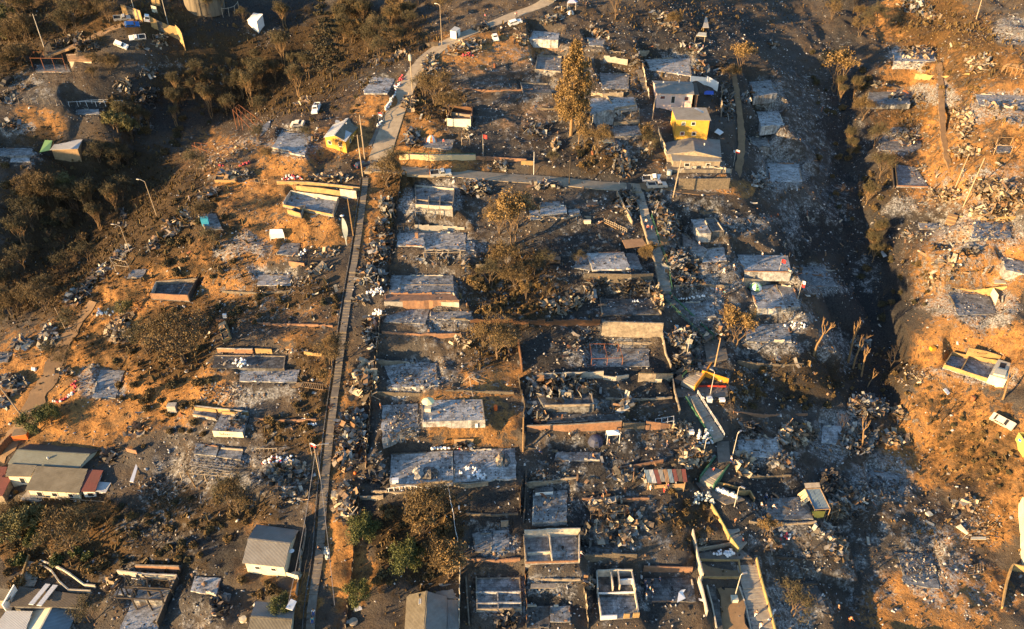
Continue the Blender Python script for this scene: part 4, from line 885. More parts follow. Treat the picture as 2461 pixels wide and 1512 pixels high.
SCRAWL=pad('02 2095,885 2355,900 2290,1062 2005,1048','raised ruin with a sunlit cream front wall bearing a scrawl','slab',1.5,walls=[(.7,'ruin_ochre'),0,0,0],name='roofless_ruin',cat='ruin')
pad('02 1850,1165 2070,1195 2040,1285 1830,1265','left slab beneath the scrawled wall','slab',.3)
pad('02 2085,1215 2300,1230 2270,1320 2050,1290','slab with a timber back kerb above the rusty grid','slab',.3,walls=[.4,0,0,0],wmat='paletimber')
pad('02 950,470 1180,480 1090,740 870,730','ash white plot on the orange slope by red sacks','slab_pale',.1)
pad('02 0,300 120,300 75,400 -60,400','grey slab at the track edge on the western brow','slab',.3)
pad('32 1725,330 2190,420 2105,600 1650,450','sunlit ruin shell with cream room at one end','slab',.2,walls=[(1.0,'ruin_ochre'),0,(.9,'ruin_ochre'),(1.1,'ruin_ochre')],parts=[((.36,.02),(.36,.95),1.0,'ruin_ochre')],wmat='ruin_ochre',name='roofless_ruin',cat='ruin')
pad('31 1190,40 1400,70 1520,260 1215,250','floor of a burnt hut at the foot of the orange bank','slab',.3,walls=[0,0,(.3,'brick'),.8],wmat='charred')
pad('31 2190,910 2419,960 2480,1090 2250,1040','grey slab cut by the edge of the far hillside','slab',.3)
pad('31 1420,590 1600,600 1650,650 1430,650','ash floor just below the pale earth steps','slab_pale',.2)
pad('31 1610,840 1790,850 1830,890 1630,900','low blue grey slab on the ash field across the ravine','slab',.2)
pad('01 1480,1180 1895,1150 1795,1335 1430,1310','roofless hut with rust purple front and one cream end wall','slab_dark',.2,walls=[(1.1,'ruin'),(1.6,'charred'),(1.5,'brick'),(1.0,'ruin_pale')],parts=[((.68,.03),(.62,.97),.08,'slab_pale')],name='roofless_ruin',cat='ruin')
pad('10 1803,1190 2030,1207 2040,1150 1818,1135','open topped cream box room','slab_dark',.1,walls=[(2.3,'cream'),(2.3,'ruin_pale'),(2.1,'ruin'),(2.1,'ruin')],name='roofless_ruin',cat='ruin')
pad('10 1818,1110 2045,1128 2050,1060 1825,1050','rusty walled room behind the cream box room','brick',.3,walls=[0,(1.5,'rustw'),(1.5,'rustw'),(1.4,'rustw')],name='roofless_ruin',cat='ruin')
pad('10 60,1190 140,1130 130,1215 40,1290','thin slab at the very edge of the western brow','slab',.2)
pad('01 1245,1040 1390,1030 1340,1110 1200,1115','small dusty floor beside a collapsed bed frame','slab',.1)
pad('22 420,1245 840,1250 830,1330 400,1325','smoky strip of floor on the dark canopy plot','slab')
pad('20 240,530 470,545 460,680 215,660','ash filled cellar floor left of the tall eucalyptus','slab',-.2,walls=[.5,.3,.2,.4])
pad('20 830,690 1110,700 1100,840 850,840','grey ash floor above the high terrace','slab',-.2)
pad('20 1250,560 1680,550 1700,720 1300,660','wide ash white floor behind the pink house','slab_pale',-.3)
pad('31 300,1070 600,1110 650,1200 300,1195','ash floor at the ravine rim below a pile of grey blocks','slab',-.2)
pad('31 1700,1260 2080,1260 2150,1450 1800,1470','mottled sunlit floor on the eastern slope under a leaf shaped board','slab',-.2)
pad('31 1950,580 2280,590 2300,740 1920,740','broad ash floor under the second row of curled sheets','slab_pale',-.2)
pad('30 1170,470 1560,470 1590,580 1190,580','ash floor beneath bleached boards','slab_pale',-.2)
pad('33 1220,790 1550,800 1620,1130 1290,1080','speckled floor outline on the lower sunlit slope','slab',-.3)
pad('11 20,1085 330,1085 330,1185 10,1185','white ash floor on the western plots','slab_pale',-.2)
pad('22 745,275 1290,270 1300,440 735,440','ash floor inside the rust red goal frame','slab',-.2)
pad('12 1200,400 1700,410 1730,620 1290,640','white ash floor in the middle plot','slab_pale',-.3)
pad('12 1190,810 1530,790 1530,1010 1190,1130','tile strewn floor left of the raised grey deck','slab_pale',-.3)
pad('21 1760,850 2000,820 2030,950 1800,970','smooth ash floor on the slope beside a lone person in white','slab_pale',-.2)
pad('21 1590,1350 1890,1340 1930,1480 1640,1490','mottled ash floor below the line of sacks','slab',-.2)
pad('ov 1602,407 1742,408 1742,386 1600,388','raised yard behind the corrugated fence','path',.9,name='yard',cat='yard')
pad('ov 1800,197 1852,192 1868,225 1812,233','upper ash floor on the shaded ravine bank','slab',-.2)
pad('ov 1818,268 1872,268 1885,300 1830,306','middle ash floor on the shaded ravine bank','slab_pale',-.2)
pad('ov 1845,392 1920,394 1928,436 1850,438','widest ash floor on the shaded ravine bank','slab_pale',-.3)
pad('ov 1800,330 1845,328 1850,352 1806,356','small sooty floor on the shaded ravine bank','slab',-.2)
pad('ov 1925,640 1985,645 1990,685 1935,680','ash floor at the very edge of the ravine','slab',-.2)
pad('ov 1640,560 1700,600 1690,620 1640,600','ash floor strip between scrap slide and ash slope','slab',-.2)
pad('ov 2090,1130 2160,1140 2170,1190 2095,1180','ash floor in the gully among grey blocks','slab',-.2)
# walls, retaining walls, fences
def wall(tile,h,label,mat='ruin',th=.22,name='garden_wall',cat='wall',down=1.2,cap=None,jag=.0,panels=None,level=False):
 """a wall standing along a ground line; h = one height or one per corner"""
 px=Q(tile);P=[GO(u,v) for u,v in px];hs=h if isinstance(h,list) else [h]*len(P)
 zt=max(p.z for p in P)
 root=None
 if panels or cap:root=empty(name,P[0],label,cat)
 mb=MB();other=MB();cp=MB()
 for i in range(len(P)-1):
  a,b=P[i],P[i+1];d=b-a;L=d.to_2d().length;k=max(int(L/1.5),1);dn=Vector((d.x,d.y,0)).normalized();s=Vector((-dn.y,dn.x,0))*th/2
  for j in range(k):
   p0=a+d*(j/k);p1=a+d*((j+1)/k);h0=hs[i]+(hs[i+1]-hs[i])*j/k;h1=hs[i]+(hs[i+1]-hs[i])*(j+1)/k
   t0=(zt if level else p0 .z)+h0;t1=(zt if level else p1 .z)+h1
   if jag:t0+=random.uniform(-jag,jag*.3)*hs[i];t1+=random.uniform(-jag,jag*.3)*hs[i]
   q=other if panels and (i+j)%2 else mb
   q.prism([p0-s,p0+s,p1+s,p1-s],min(p0 .z,p1 .z)-down,[t0,t0,t1,t1])
   if cap:e=s*1.3;cp.prism([p0-e,p0+e,p1+e,p1-e],[t0+.003]*2+[t1+.003]*2,[t0+.08]*2+[t1+.08]*2)
 if root:
  mb.build('wall_panel',M[mat],root)
  if other.v:other.build('mesh_panel',M[panels],root)
  if cap:cp.build('coping',M[cap],root)
  return root
 return tag(mb.build(name,M[mat],loc=P[0]),label,cat)
def fence(tile,h,n,label,post='pole',rail=None,rails=(),name='post_fence',sheet=None,cat='fence',r=.07,lean=.08,sheet_h=None):
 """n posts along a ground line, optional rails or sheets between them; each post is a part"""
 px=Q(tile);L=[0]
 for i in range(len(px)-1):L.append(L[-1]+math.hypot(px[i+1][0]-px[i][0],px[i+1][1]-px[i][1]))
 pts=[]
 for k in range(n):
  s=L[-1]*k/(n-1);i=min(int(np.searchsorted(L,s,'right'))-1,len(px)-2);t=(s-L[i])/(L[i+1]-L[i]);pts.append(GO(px[i][0]+(px[i+1][0]-px[i][0])*t,px[i][1]+(px[i+1][1]-px[i][1])*t))
 root=empty(name,pts[0],label,cat);tops=[]
 for p in pts:
  q=MB();hh=h*random.uniform(.85,1.1);tp=p+Vector((random.gauss(0,lean)*h,random.gauss(0,lean)*h,hh));q.tube([p-Vector((0,0,.4)),tp],r,5);q.build('post',M[post],root);tops.append((p,tp))
 if rails:
  for hh in rails:
   q=MB()
   for (p,t),(p2,t2) in zip(tops,tops[1:]):q.beam(p.lerp(t,hh),p2 .lerp(t2,hh),.07,.09)
   q.build('rail',M[rail or post],root)
 if sheet:
  hs=sheet_h or h
  for (p,t),(p2,t2) in zip(tops,tops[1:]):
   if random.random()<.06: continue
   q=MB();a,b=p,p2;u=Vector((0,0,hs*random.uniform(.8,1.05)));tl=Vector((random.gauss(0,.12),random.gauss(0,.12),0));dn=(b-a).normalized();o_=Vector((-dn.y,dn.x,0))*.03
   m_=(a+b)/2+o_*random.uniform(-4,4)
   q.add([a-Vector((0,0,.3)),m_-Vector((0,0,.3)),b-Vector((0,0,.3)),b+u+tl,m_+u+tl*.6+Vector((0,0,random.uniform(-.15,.15))),a+u+tl],[(0,1,4,5),(1,2,3,4)])
   q.build('fence_sheet',M[sheet],root)
 return root
wall('00 1165,145 1270,175 1350,205',3.4,'ochre perimeter wall with dark mesh panels, beyond the parked van','ruin_ochre',panels='slab_dark',name='perimeter_wall')
wall('00 1430,245 1500,285 1610,335 1690,372',[3.2,3.2,3.3,4],'ochre perimeter wall with dark mesh panels stepping down from the van','ruin_ochre',panels='slab_dark',name='perimeter_wall')
wall('00 1690,372 1735,440 1758,482',[4.6,5.6,5.6],'tall ochre corner wall dropping toward the black valley','ruin_ochre',name='perimeter_wall')
wall('00 1440,45 1520,60',3.5,'ochre gate building fragment near the water tank','ruin_ochre',name='perimeter_wall')
wall('00 1440,110 1490,125',2.0,'cream window frame wall left standing below the gate fragment','cream')
wall('11 200,232 500,240 750,265 985,292',.9,'long ochre retaining wall under red and white sacks','ruin_ochre',name='retaining_wall',cap='ruin')
wall('11 385,295 620,318 800,345',1.5,'second ochre retaining wall behind the roofless ruin','ruin_ochre',name='retaining_wall')
wall('11 802,345 955,365',2.0,'cream wall panel at the end of the second ochre wall','ruin_pale',name='retaining_wall')
wall('11 1215,1378 1500,1380 1920,1385',1.1,'long white retaining wall with soot streaks','ruin_pale',name='retaining_wall',cap='ruin')
wall('11 1500,640 1770,650 1970,660',.9,'wavy strip of pale sheets dividing two ash plots','zincw',th=.08,jag=.3)
wall('11 2080,1018 2195,1020',.9,'short pale wall on the brown bank beside dry trees','ruin')
wall('11 315,985 460,1005',.8,'orange lit broken wall on the ash plot','brick')
wall('21 680,1150 900,1155 1120,1160 1325,1150',2.2,'tall stained retaining wall under the big clean slab','stone',name='retaining_wall')
wall('ov 1446,806 1590,810',3.6,'tall peeling retaining wall catching evening light','ruin',name='retaining_wall',th=.35,down=2)
wall('21 1570,270 1800,275 2045,270',2.8,'dark stone retaining wall below the corrugated fence','stone',name='retaining_wall',th=.4)
wall('21 990,335 1060,480 1135,625',1.3,'cream wall running down beside a heap of mangled sheets','ruin')
wall('21 2180,1150 2250,1155 2400,1170',1.0,'rough stone bank wall behind the green and white tent','ruin',name='retaining_wall')
wall('22 300,560 560,555 860,548',[1.6,1.6,1.7],'long parapet of pale corrugated sheets over the buried ruin','zincw',name='sheet_wall',jag=.1)
wall('22 862,560 980,575 1100,545',1.1,'buckled sheets between the parapet and the brown wall','zincw',name='sheet_wall',jag=.3)
wall('22 1190,585 1350,590 1508,590',2.2,'brown retaining wall with a pale board leaning on it','ruin',name='retaining_wall',cap='ruin_ochre')
wall('22 140,1050 500,1050 710,1045 1030,1030',[1.3,1.6,1.8,2.0],'brick retaining wall behind the white canopy','brick',name='retaining_wall',cap='ruin')
wall('22 1045,1030 1250,1030',1.6,'dark stone hollow between two brick walls','stone',name='retaining_wall')
wall('22 1262,1035 1400,1030 1530,1010',[2.2,1.6,.6],'brick wall catching light behind a steel rack','brick',name='retaining_wall')
wall('22 985,1425 1200,1395 1425,1350',.9,'low brown wall rising toward the sack heaps','brick',name='retaining_wall')
wall('22 60,240 80,380 95,500',1.7,'rusty tall sheet standing at the plot edge','rustw',name='sheet_wall')
wall('23 1240,960 1450,965 1700,970',1.3,'brown earth wall with two pale planks leaning','brick',name='retaining_wall')
wall('23 1700,620 1730,770 1750,900 1790,1060',[1.6,1.6,2.0,2.2],'sunlit cream boundary wall zigzagging along the planters','ruin_pale',name='boundary_wall')
wall('23 1755,1075 1790,1200 1835,1390',[1.8,1.8,1.6],'lower run of the sunlit cream boundary wall','ruin_pale',name='boundary_wall')
wall('23 1750,775 1950,745 2115,710',.9,'pale wall closing the rubble plot below the yellow stair wall','ruin',name='retaining_wall')
wall('23 1800,1030 1980,1032 2165,1030',.5,'planter edge above the striped garden beds','ruin_ochre',name='planter_wall')
wall('23 1765,862 1960,868 2140,868 2165,1028',.4,'upper planter edge round the brown bed with a dark bush','ruin_ochre',name='planter_wall')
wall('23 1840,1110 1890,1300 1930,1512',.5,'pale kerb along the narrow ramp between planters','ruin_pale',name='planter_wall')
wall('23 2145,1120 2210,1320 2250,1512',.5,'pale kerb along the second ramp beside the lamp bed','ruin_pale',name='planter_wall')
wall('23 1880,130 2050,165 2200,215',.6,'low ochre parapet over the row of sacks','ruin_ochre',name='planter_wall')
wall('23 2135,240 2240,235 2285,310',1.0,'angled ochre parapet at the end of the row of sacks','ruin_ochre',name='planter_wall')
wall('22 1790,520 1900,555 2040,600',1.3,'bright orange beam wall beside the orange stairs','orange_paint',name='flower_bed_wall')
wall('22 1690,635 1850,632 2020,635',.4,'red kerb of the triangular flower bed','red_paint',name='flower_bed_wall')
wall('22 1665,735 1740,880 1810,1000',.9,'pale parapet along the dark stairway','ruin',name='boundary_wall')
wall('22 1410,140 1450,330 1500,460',[1.6,1.2,1.0],'broken orange lit wall end above the stair landing','ruin',jag=.4)
wall('22 1505,560 1530,700 1580,890',1.3,'sooty boundary wall next to the level landing','ruin',name='boundary_wall')
wall('02 1850,845 2080,870 2350,900',.9,'ochre back wall of the scrawled ruin','ruin_ochre',name='retaining_wall',cap='ruin_pale')
wall('02 2060,305 2230,310 2395,312',1.0,'brick bench wall behind the dark sack floor','brick',name='retaining_wall',cap='ruin_pale')
wall('12 0,305 155,312',1.0,'lit ochre wall stub continuing behind the dark sack floor','ruin_ochre',name='retaining_wall')
wall('12 460,330 540,335 625,340',.9,'broken pale pickets under a line of black trunks','ruin_ochre',jag=.5)
wall('03 1300,960 1500,965 1710,970',1.5,'long brick wall glowing at the head of the pillared floor','brick',name='retaining_wall',cap='ruin')
wall('03 1130,1005 1400,1040 1690,1050',1.5,'cream lower wall just in front of the glowing brick wall','ruin_pale',name='retaining_wall')
wall('03 1690,1060 1600,1250 1500,1500',[1.6,1.6,1.6],'charred side wall of the pillared floor','charred',name='boundary_wall',cap='ruin')
wall('03 370,905 500,980 570,1080 660,1160 870,1170',.8,'pale zigzag parapet of the upper garden path','ruin_pale',name='garden_wall')
wall('03 390,880 570,945 680,1010 810,1110 910,1118',.7,'second pale zigzag parapet behind the garden path','ruin_pale',name='garden_wall')
wall('03 285,830 240,960 205,1110',.8,'ochre edge wall of the worn garden steps','ruin_ochre')
wall('13 1870,160 2000,175 2195,150',1.0,'grey block wall below the ring of white sacks','ruin',name='retaining_wall')
wall('13 1275,185 1500,180 1640,160 1860,140',1.0,'ash stained base wall of the largest slab','ruin',name='retaining_wall')
wall('13 985,285 1100,285 1205,275',.8,'pale wall strip above the dark shrub garden','ruin',name='retaining_wall')
wall('20 865,575 980,590 1090,612',1.6,'bent cream sheets standing on the black slope behind the tall tree','zincw',name='sheet_wall',jag=.2)
wall('20 745,905 860,910 1050,905',1.0,'pale wall remnants behind the high terrace slab','ruin',jag=.3)
wall('20 760,1160 860,1172 955,1170',2.2,'smooth grey front wall of the high terrace','slab',name='retaining_wall',level=True)
wall('20 960,1180 1080,1170 1205,1155',.8,'stained low wall between the two terraces','ruin')
wall('21 85,40 200,45',1.0,'cream garden wall end by the parked silver pickup','ruin_ochre')
wall('10 1355,1505 1600,1511 1850,1511 2075,1511',1.3,'yellow base wall under the green mesh fence','sand',name='garden_wall',cap='ruin_pale')
wall('ov 1142,383 1200,386 1265,390',.9,'orange brick wall prolonging the yellow base wall','brick',name='garden_wall')
wall('ov 965,412 945,405 940,402',.5,'pale kerb block at the road junction','ruin_pale')
wall('33 2410,930 2390,720 2380,520 2375,330',1.9,'tall cream wall at the edge of the sunlit bank','cream',name='boundary_wall')
wall('33 2419,975 2290,945',1.6,'cream wall crossing the lower sunlit bank','ruin_ochre',name='boundary_wall')
wall('33 2285,950 2240,1100 2205,1320',[1.6,1.2,.6],'orange lit wall falling away from the cream wall','ruin_ochre',name='boundary_wall')
wall('32 1890,290 2050,320 2190,365',.8,'sunlit beam wall behind the cream ruin','ruin_ochre')
wall('31 1165,60 1185,270',.9,'charred end wall of the hut under the orange bank','charred')
wall('02 0,1290 70,1200 140,1135',1.8,'dark timber fence wall on the lower track','rustw',name='boundary_wall',th=.1)
fence('20 1235,640 1270,830 1300,940',1.2,8,'tall bleached sheet fence beside the dark side steps',sheet='zincw',name='sheet_fence')
fence('20 1985,840 1970,980 1975,1110',2.2,7,'leaning corrugated fence along the scrap strip by the dirt path',sheet='zincw',name='sheet_fence')
fence('21 1565,125 1720,112 1890,108 2070,130',1.5,10,'clean pale corrugated fence above the stone retaining wall',sheet='zincw',name='sheet_fence',lean=.0)
fence('20 1380,1250 1410,1380 1470,1500',1.8,5,'pale corrugated fence beside the hipped grey house',sheet='zincw',name='sheet_fence')
fence('10 1355,1478 1600,1490 1850,1492 2075,1495',1.3,10,'green mesh fence around the dome tent plot',post='green_paint',rails=(.98,.5,.15),name='mesh_fence',lean=0)
fence('12 1172,0 1160,200 1110,560 1085,800 1065,1100 1035,1400',1.5,26,'long rusty sheet fence shoring the scrap heaps beside the stairway',sheet='rustw',name='sheet_fence')
fence('11 1370,150 1330,500 1300,800 1250,1250',1.3,16,'charred plot fence between scrap heaps and the ash slabs',post='charred',sheet='charred',name='plank_fence',sheet_h=.9)
fence('00 0,985 200,975 350,985 600,1000',2.0,11,'row of bare posts marching along the far terrace',name='post_fence')
fence('00 655,1010 900,1005 1170,992',1.6,7,'white rail fence on the far terrace','plastic_white',rails=(.9,),name='rail_fence')
fence('00 760,985 900,975 1090,965',1.0,4,'short white rail behind the white rail fence','plastic_white',rails=(.95,),name='rail_fence')
fence('00 2110,165 2190,150 2265,105',3,4,'thin mesh posts near the bottom of the water tank','polec',rails=(.9,),name='mesh_fence')
fence('00 1735,300 1795,275 1870,250 2010,200',2.4,5,'dark mesh fence behind the tall ochre corner wall','bark_black',rails=(.95,.5),name='mesh_fence')
fence('13 600,260 520,700 440,1100 370,1512',.8,12,'thin cable fence down the western side of the long stairway','charred',rails=(.95,),name='cable_fence',r=.05)
fence('13 985,180 960,500 925,800 895,1100 850,1500',1.1,16,'weathered plank fence beside the dark shrub garden','pole',sheet='rustw',name='plank_fence')
fence('13 1425,230 1410,420',1.2,4,'slim pale posts inside the shrub garden','pole',rails=(.9,))
fence('13 1815,190 1870,480 1905,690',1.0,8,'white wire fence between the shrub garden and the dark lawn','plastic_white',rails=(.95,),name='wire_fence',r=.04)
fence('13 1930,1000 1925,1250 1925,1500',2.2,6,'grey board fence beside the gabled house','polec',sheet='zincw',name='board_fence',lean=0)
fence('13 460,460 480,600 440,800 390,1200',1.3,8,'grey sheet fence round the house with ribbed roof','pole',sheet='zincw',name='sheet_fence')
fence('13 1255,215 1450,190 1690,232 1820,180',1.0,12,'white pipe railing dangling under the largest slab','plastic_white',rails=(.97,),name='pipe_railing')
fence('23 90,160 75,440',1.8,5,'charred tall sheets at the border of the smoky floor','charred',sheet='rustw',name='sheet_fence')
fence('23 120,930 125,1200 140,1500',1.3,8,'leaning rusty boards at the border of the floor grid plot','charred',sheet='rustw',name='plank_fence')
fence('23 680,1130 700,1300 720,1500',1.4,6,'leaning sunlit boards beside the white walled rooms','charred',sheet='paletimber',name='plank_fence')
fence('22 60,560 110,800 120,1200',1.5,9,'charred boards leaning at the edge of the buried ruin','charred',sheet='charred',name='plank_fence')
fence('22 2045,640 2060,900 2085,1180 2110,1380',1.0,10,'thin dark handrail bordering the stair terraces','charred',rails=(.95,),name='cable_fence',r=.04)
fence('12 0,1240 110,1235 200,1245',.8,6,'small pale picket fence on the brown bank','paletimber',rails=(.8,),name='picket_fence')
fence('21 870,590 980,640 1085,690',1.2,12,'picket fence tumbling down the bank beside the stairs','paletimber',rails=(.85,.4),name='picket_fence')
fence('11 0,225 60,235 120,240',1.6,4,'crossed wooden rail fence beside burnt pickups','timber',rails=(.95,.3),name='rail_fence')
fence('11 0,400 40,415 60,430',1.1,3,'broken brown rails on the orange bank','timber',rails=(.95,),name='rail_fence')
fence('10 1210,1065 1150,1130 1110,1270',1.5,6,'dark rail fence between the road and the yellow gabled house','charred',rails=(.95,.5),name='rail_fence')
fence('10 1720,440 1600,450 1540,490',1.5,6,'dark paling fence beside the upper road','charred',sheet='charred',name='plank_fence')
# frames of posts and beams
def frame(tile,h,nx,ny,label,mat='rusty',r=.07,name='building_skeleton',cat='frame',base=None,mid=False):
 px=Q(tile);P=[GO(u,v) for u,v in px];zt=sum(p.z for p in P)/4
 root=empty(name,P[0],label,cat);f= lambda s,t:(P[0]*(1-s)+P[1]*s)*(1-t)+(P[3]*(1-s)+P[2]*s)*t
 for i in range(nx+1):
  for j in range(ny+1):
   if 0<i<nx and 0<j<ny: continue
   if h>.6:
    p=f(i/nx,j/ny);q=MB();q.beam(p-Vector((0,0,.3)),Vector((p.x+random.gauss(0,.04),p.y+random.gauss(0,.04),zt+h)),r*1.5);q.build('post',M[mat],root)
 up=Vector((0,0,1));pt= lambda s,t:Vector((f(s,t).x,f(s,t).y,zt+h))
 for j in range(ny+1):
  if random.random()<.12 and 0<j<ny: continue
  q=MB();q.beam(pt(0,j/ny),pt(1,j/ny),r*1.3);q.build('beam',M[mat],root)
 for i in range(nx+1):
  if random.random()<.12 and 0<i<nx: continue
  q=MB();q.beam(pt(i/nx,0)+up*.09,pt(i/nx,1)+up*.09,r*1.2);q.build('cross_beam',M[mat],root)
 return root
frame('00 320,660 630,665 600,560 340,560',3.0,3,1,'rusty post and beam frame over the far slab','rusty')
frame('01 -100,-300 20,-330 80,-380 -60,-350',2,1,1,'thin frame on the far yard','charred')
frame('00 2240,1225 2480,1220 2480,1160 2290,1155',2.0,4,2,'rust red frame on the brow above the black valley','rusty')
frame('00 1830,1440 1960,1450 1965,1405 1850,1400',1.6,2,1,'bent rust frame leaning over the brow','rusty')
frame('11 1590,955 1930,940 1935,880 1600,885',1.5,3,1,'grey timber frame at the lower edge of the long ash slab','paletimber')
frame('11 1345,700 1455,690 1455,640 1345,640',1.5,2,2,'small charred rack on the ash slab corner','charred',.05)
frame('11 1510,545 1860,545 1860,480 1515,475',1.1,3,1,'pale post frame on the front edge of the ash strewn slab','paletimber')
frame('02 1800,1400 2180,1490 2280,1330 1830,1290',.5,7,4,'fallen rusty roof grid lying below the slabs','steel',.05,'roof_grid')
frame('02 1720,1512 2180,1540 2190,1500 1715,1465',1.6,4,1,'low pale goal shaped frame above the lone burnt trunk','paletimber')
frame('03 1150,1320 1580,1330 1540,1210 1170,1190',2.4,3,1,'charred posts and beams over the pillared floor','charred',.14)
frame('03 1215,1190 1640,1200 1620,1120 1230,1100',2.2,2,1,'upper row of charred pillars on the smooth floor','charred',.12)
frame('22 750,440 1040,430 1000,300 730,300',2.0,2,1,'rust red goal frame standing on the ash plot','rusty',.06)
frame('22 1350,1035 1520,1010 1520,960 1350,980',1.4,3,1,'white steel rack against the brick wall','plastic_white',.04)
frame('23 740,490 1060,480 1050,400 720,400',1.6,4,1,'low charred stall under sunlit bent sheets','charred',.06)
frame('30 2200,690 2480,740 2460,640 2260,620',1.2,6,4,'wooden roof skeleton on the sunlit bank','timber',.06,'roof_grid')
frame('30 2130,1460 2290,1460 2290,1370 2150,1370',2.2,1,1,'sunlit timber frame over the small shaded floor','timber',.08)
frame('33 1870,1000 2030,1000 2020,900 1900,920',.3,5,4,'pale lattice lying on the sunlit bank','timber',.05,'lattice')
frame('33 210,1290 460,1295 440,1200 200,1200',.6,7,1,'ladder like rack lying on the ash grey floor','charred',.05,'rack')
frame('33 470,475 640,480 640,380 480,390',1.6,3,1,'bamboo like frame in front of the blue roofed shelter','timber',.05)
frame('01 1100,1060 1230,1050 1200,990 1060,1000',1.5,1,1,'tilted bed frame collapsed on the western brow','paletimber',.06)
frame('10 1945,1375 2020,1370 2010,1310 1945,1310',1.6,1,1,'grey goal post frame behind the green mesh fence','paletimber',.06)
frame('20 1725,405 1815,410 1835,330 1760,325',1.2,1,1,'scorched table frame on the black hillside','paletimber',.08)
frame('01 1280,1450 1365,1445 1360,1400 1285,1400',1.2,2,1,'rusty shelf frame next to the pale bush','rusty',.05)
frame('20 1030,1130 1200,1110 1195,1060 1030,1080',1.6,2,1,'bleached porch frame on the high terrace','paletimber',.08)
# poles and lamps
def pole(tile,h,label,mat='pole',r=.13,arm=None,name='utility_pole',cat='pole',cross=0,lean=(0,0),box=None,flag=None):
 (u,v),=Q(tile);g=GO(u,v);tp=g+Vector((lean[0]*h,lean[1]*h,h));root=empty(name,g,label,cat)
 q=MB();q.tube([g-Vector((0,0,.8)),g.lerp(tp,.5),tp],[r*1.2,r,r*.75],7);q.build('shaft',M[mat],root)
 for k in range(cross):
  q=MB();c=g.lerp(tp,.95-.12*k);q.beam(c-Vector((1.1,.2,0)),c+Vector((1.1,.2,0)),.12);q.build('crossarm',M['charred'],root)
  for dx in (-.9,.9):
   q=MB();q.lathe(c+Vector((dx,dx*.18,.06)),[(.06,0),(.08,.1),(.05,.2)],6);q.build('insulator',M['polec'],root)
 if arm:
  q=MB();e=tp+Vector((arm[0],arm[1],.25));q.tube([tp-Vector((0,0,.15)),tp+Vector((arm[0]*.5,arm[1]*.5,.2)),e],.05,5);a=q.build('lamp_arm',M['steel'],root)
  q=MB();dn=Vector((arm[0],arm[1],0)).normalized();q.box(e+dn*.3,(.75,.3,.16),math.atan2(arm[1],arm[0]));q.build('lamp_head',M['steel'],root)
 if box:
  q=MB();q.lathe(tp-Vector((0,-.0,1.9)),[(.38,0),(.4,.05),(.4,1.5),(.34,1.6)],10);q.build('transformer',M['cream'],root)
 if flag:
  q=MB();z=tp.z;n=5;fw_,fh=flag[2] if len(flag)>2 else (1.3,.9)
  def cloth(m,z0,z1,x0=0,x1=1):
   vs=[]
   for i in range(n+1):
    t=x0+(x1-x0)*i/n
    for zz in (z0,z1):vs.append((tp.x+fw_*t*.8,tp.y+.10*math.sin(5*t)+.02*t,z-zz-.28*t))
   c=MB();c.add(vs,[(2*i,2*i+2,2*i+3,2*i+1) for i in range(n)]);c.build('flag',M[m],root)
  cloth(flag[0],0,fh*.5);cloth(flag[1],fh*.5,fh)
 return root
def street_lamp(tile,h,label,arm,**k): return pole(tile,h,label,'pole',.085,arm,'street_lamp','lamp',**k)
pole('00 415,440',10,'tall pole rising from dry grass on the far dirt road','polec',cross=1)
pole('00 1590,235',9,'pole behind the ochre wall by the parked cars','polec',r=.1)
pole('00 1270,100',7,'thin pole behind the first run of ochre wall','polec',r=.1)
street_lamp('10 1757,430',11.5,'tall slim lamp post beside the white roadside shed',(-1.0,.6),lean=(0,0))
pole('10 1480,872',10.5,'pole with a cream transformer near its top at the road bend',box=1,cross=1)
pole('10 1028,1505',11.5,'main double crossarm pole beside the yellow gabled house',cross=2,r=.16)
pole('10 985,1508',6.5,'shorter pole next to the double crossarm pole',cross=1)
pole('11 1010,165',7.5,'grey pole at the head of the long stairway',r=.13)
pole('21 1520,352',9.5,'leaning pole below the two white pickups',lean=(.10,.05))
pole('21 205,138',6.0,'thin white post on the verge above the lower road','plastic_white',r=.06,name='post')
pole('11 1645,158',6.5,'rust brown post just behind the silver pickup','rusty',r=.09,name='post')
pole('21 540,238',7.5,'charred pole at the edge of the lower road','bark_black')
pole('20 1325,1130',7.5,'leaning pale pole between the terraces and the yellow block',lean=(.03,.02))
pole('11 922,722',9.5,'scorched pole beside the long stairway near the roofless ruin','bark_warm',lean=(-.02,0))
street_lamp('01 1230,872',7.0,'street lamp on the brow next to a lit ochre wall scrap',(-1.5,.3),lean=(-.05,0))
street_lamp('01 1480,522',9.0,'street lamp leaning out over the shadowed valley',(-1.5,.5),lean=(-.05,0))
pole('02 205,898',9.5,'pole standing at the foot of the dirt track',lean=(-.22,.0))
pole('02 625,95',6,'pole among dry shrubs beside the track',lean=(-.08,0),r=.1)
street_lamp('12 612,1512',8.5,'street lamp beside the long stairway above the ribbed roof house',(2.0,.2))
pole('30 1968,182',9,'sunlit pole on the far bank above the ash field',lean=(.0,.1))
pole('31 1842,445',13,'long leaning pole on the orange bank',lean=(.06,.0))
pole('31 1757,290',9.5,'second leaning pole beside the scrap filled bank',lean=(.08,.05),r=.1)
pole('22 1915,440',7,'broken tilted mast on the landing by the orange stairs','timber',lean=(.03,.05),r=.12)
pole('22 1870,722',6.2,'lamp mast in the bed below the orange stairs','polec',r=.07,arm=(-.3,.3),name='street_lamp',cat='lamp')
pole('22 1650,345',5.5,'lamp mast rising out of the scrap beside the ramp','polec',r=.07,arm=(.5,-.1),name='street_lamp',cat='lamp')
pole('22 1800,1310',4.8,'lamp mast between the sack mound and the timber heap','polec',r=.07,arm=(.4,.2),name='street_lamp',cat='lamp')
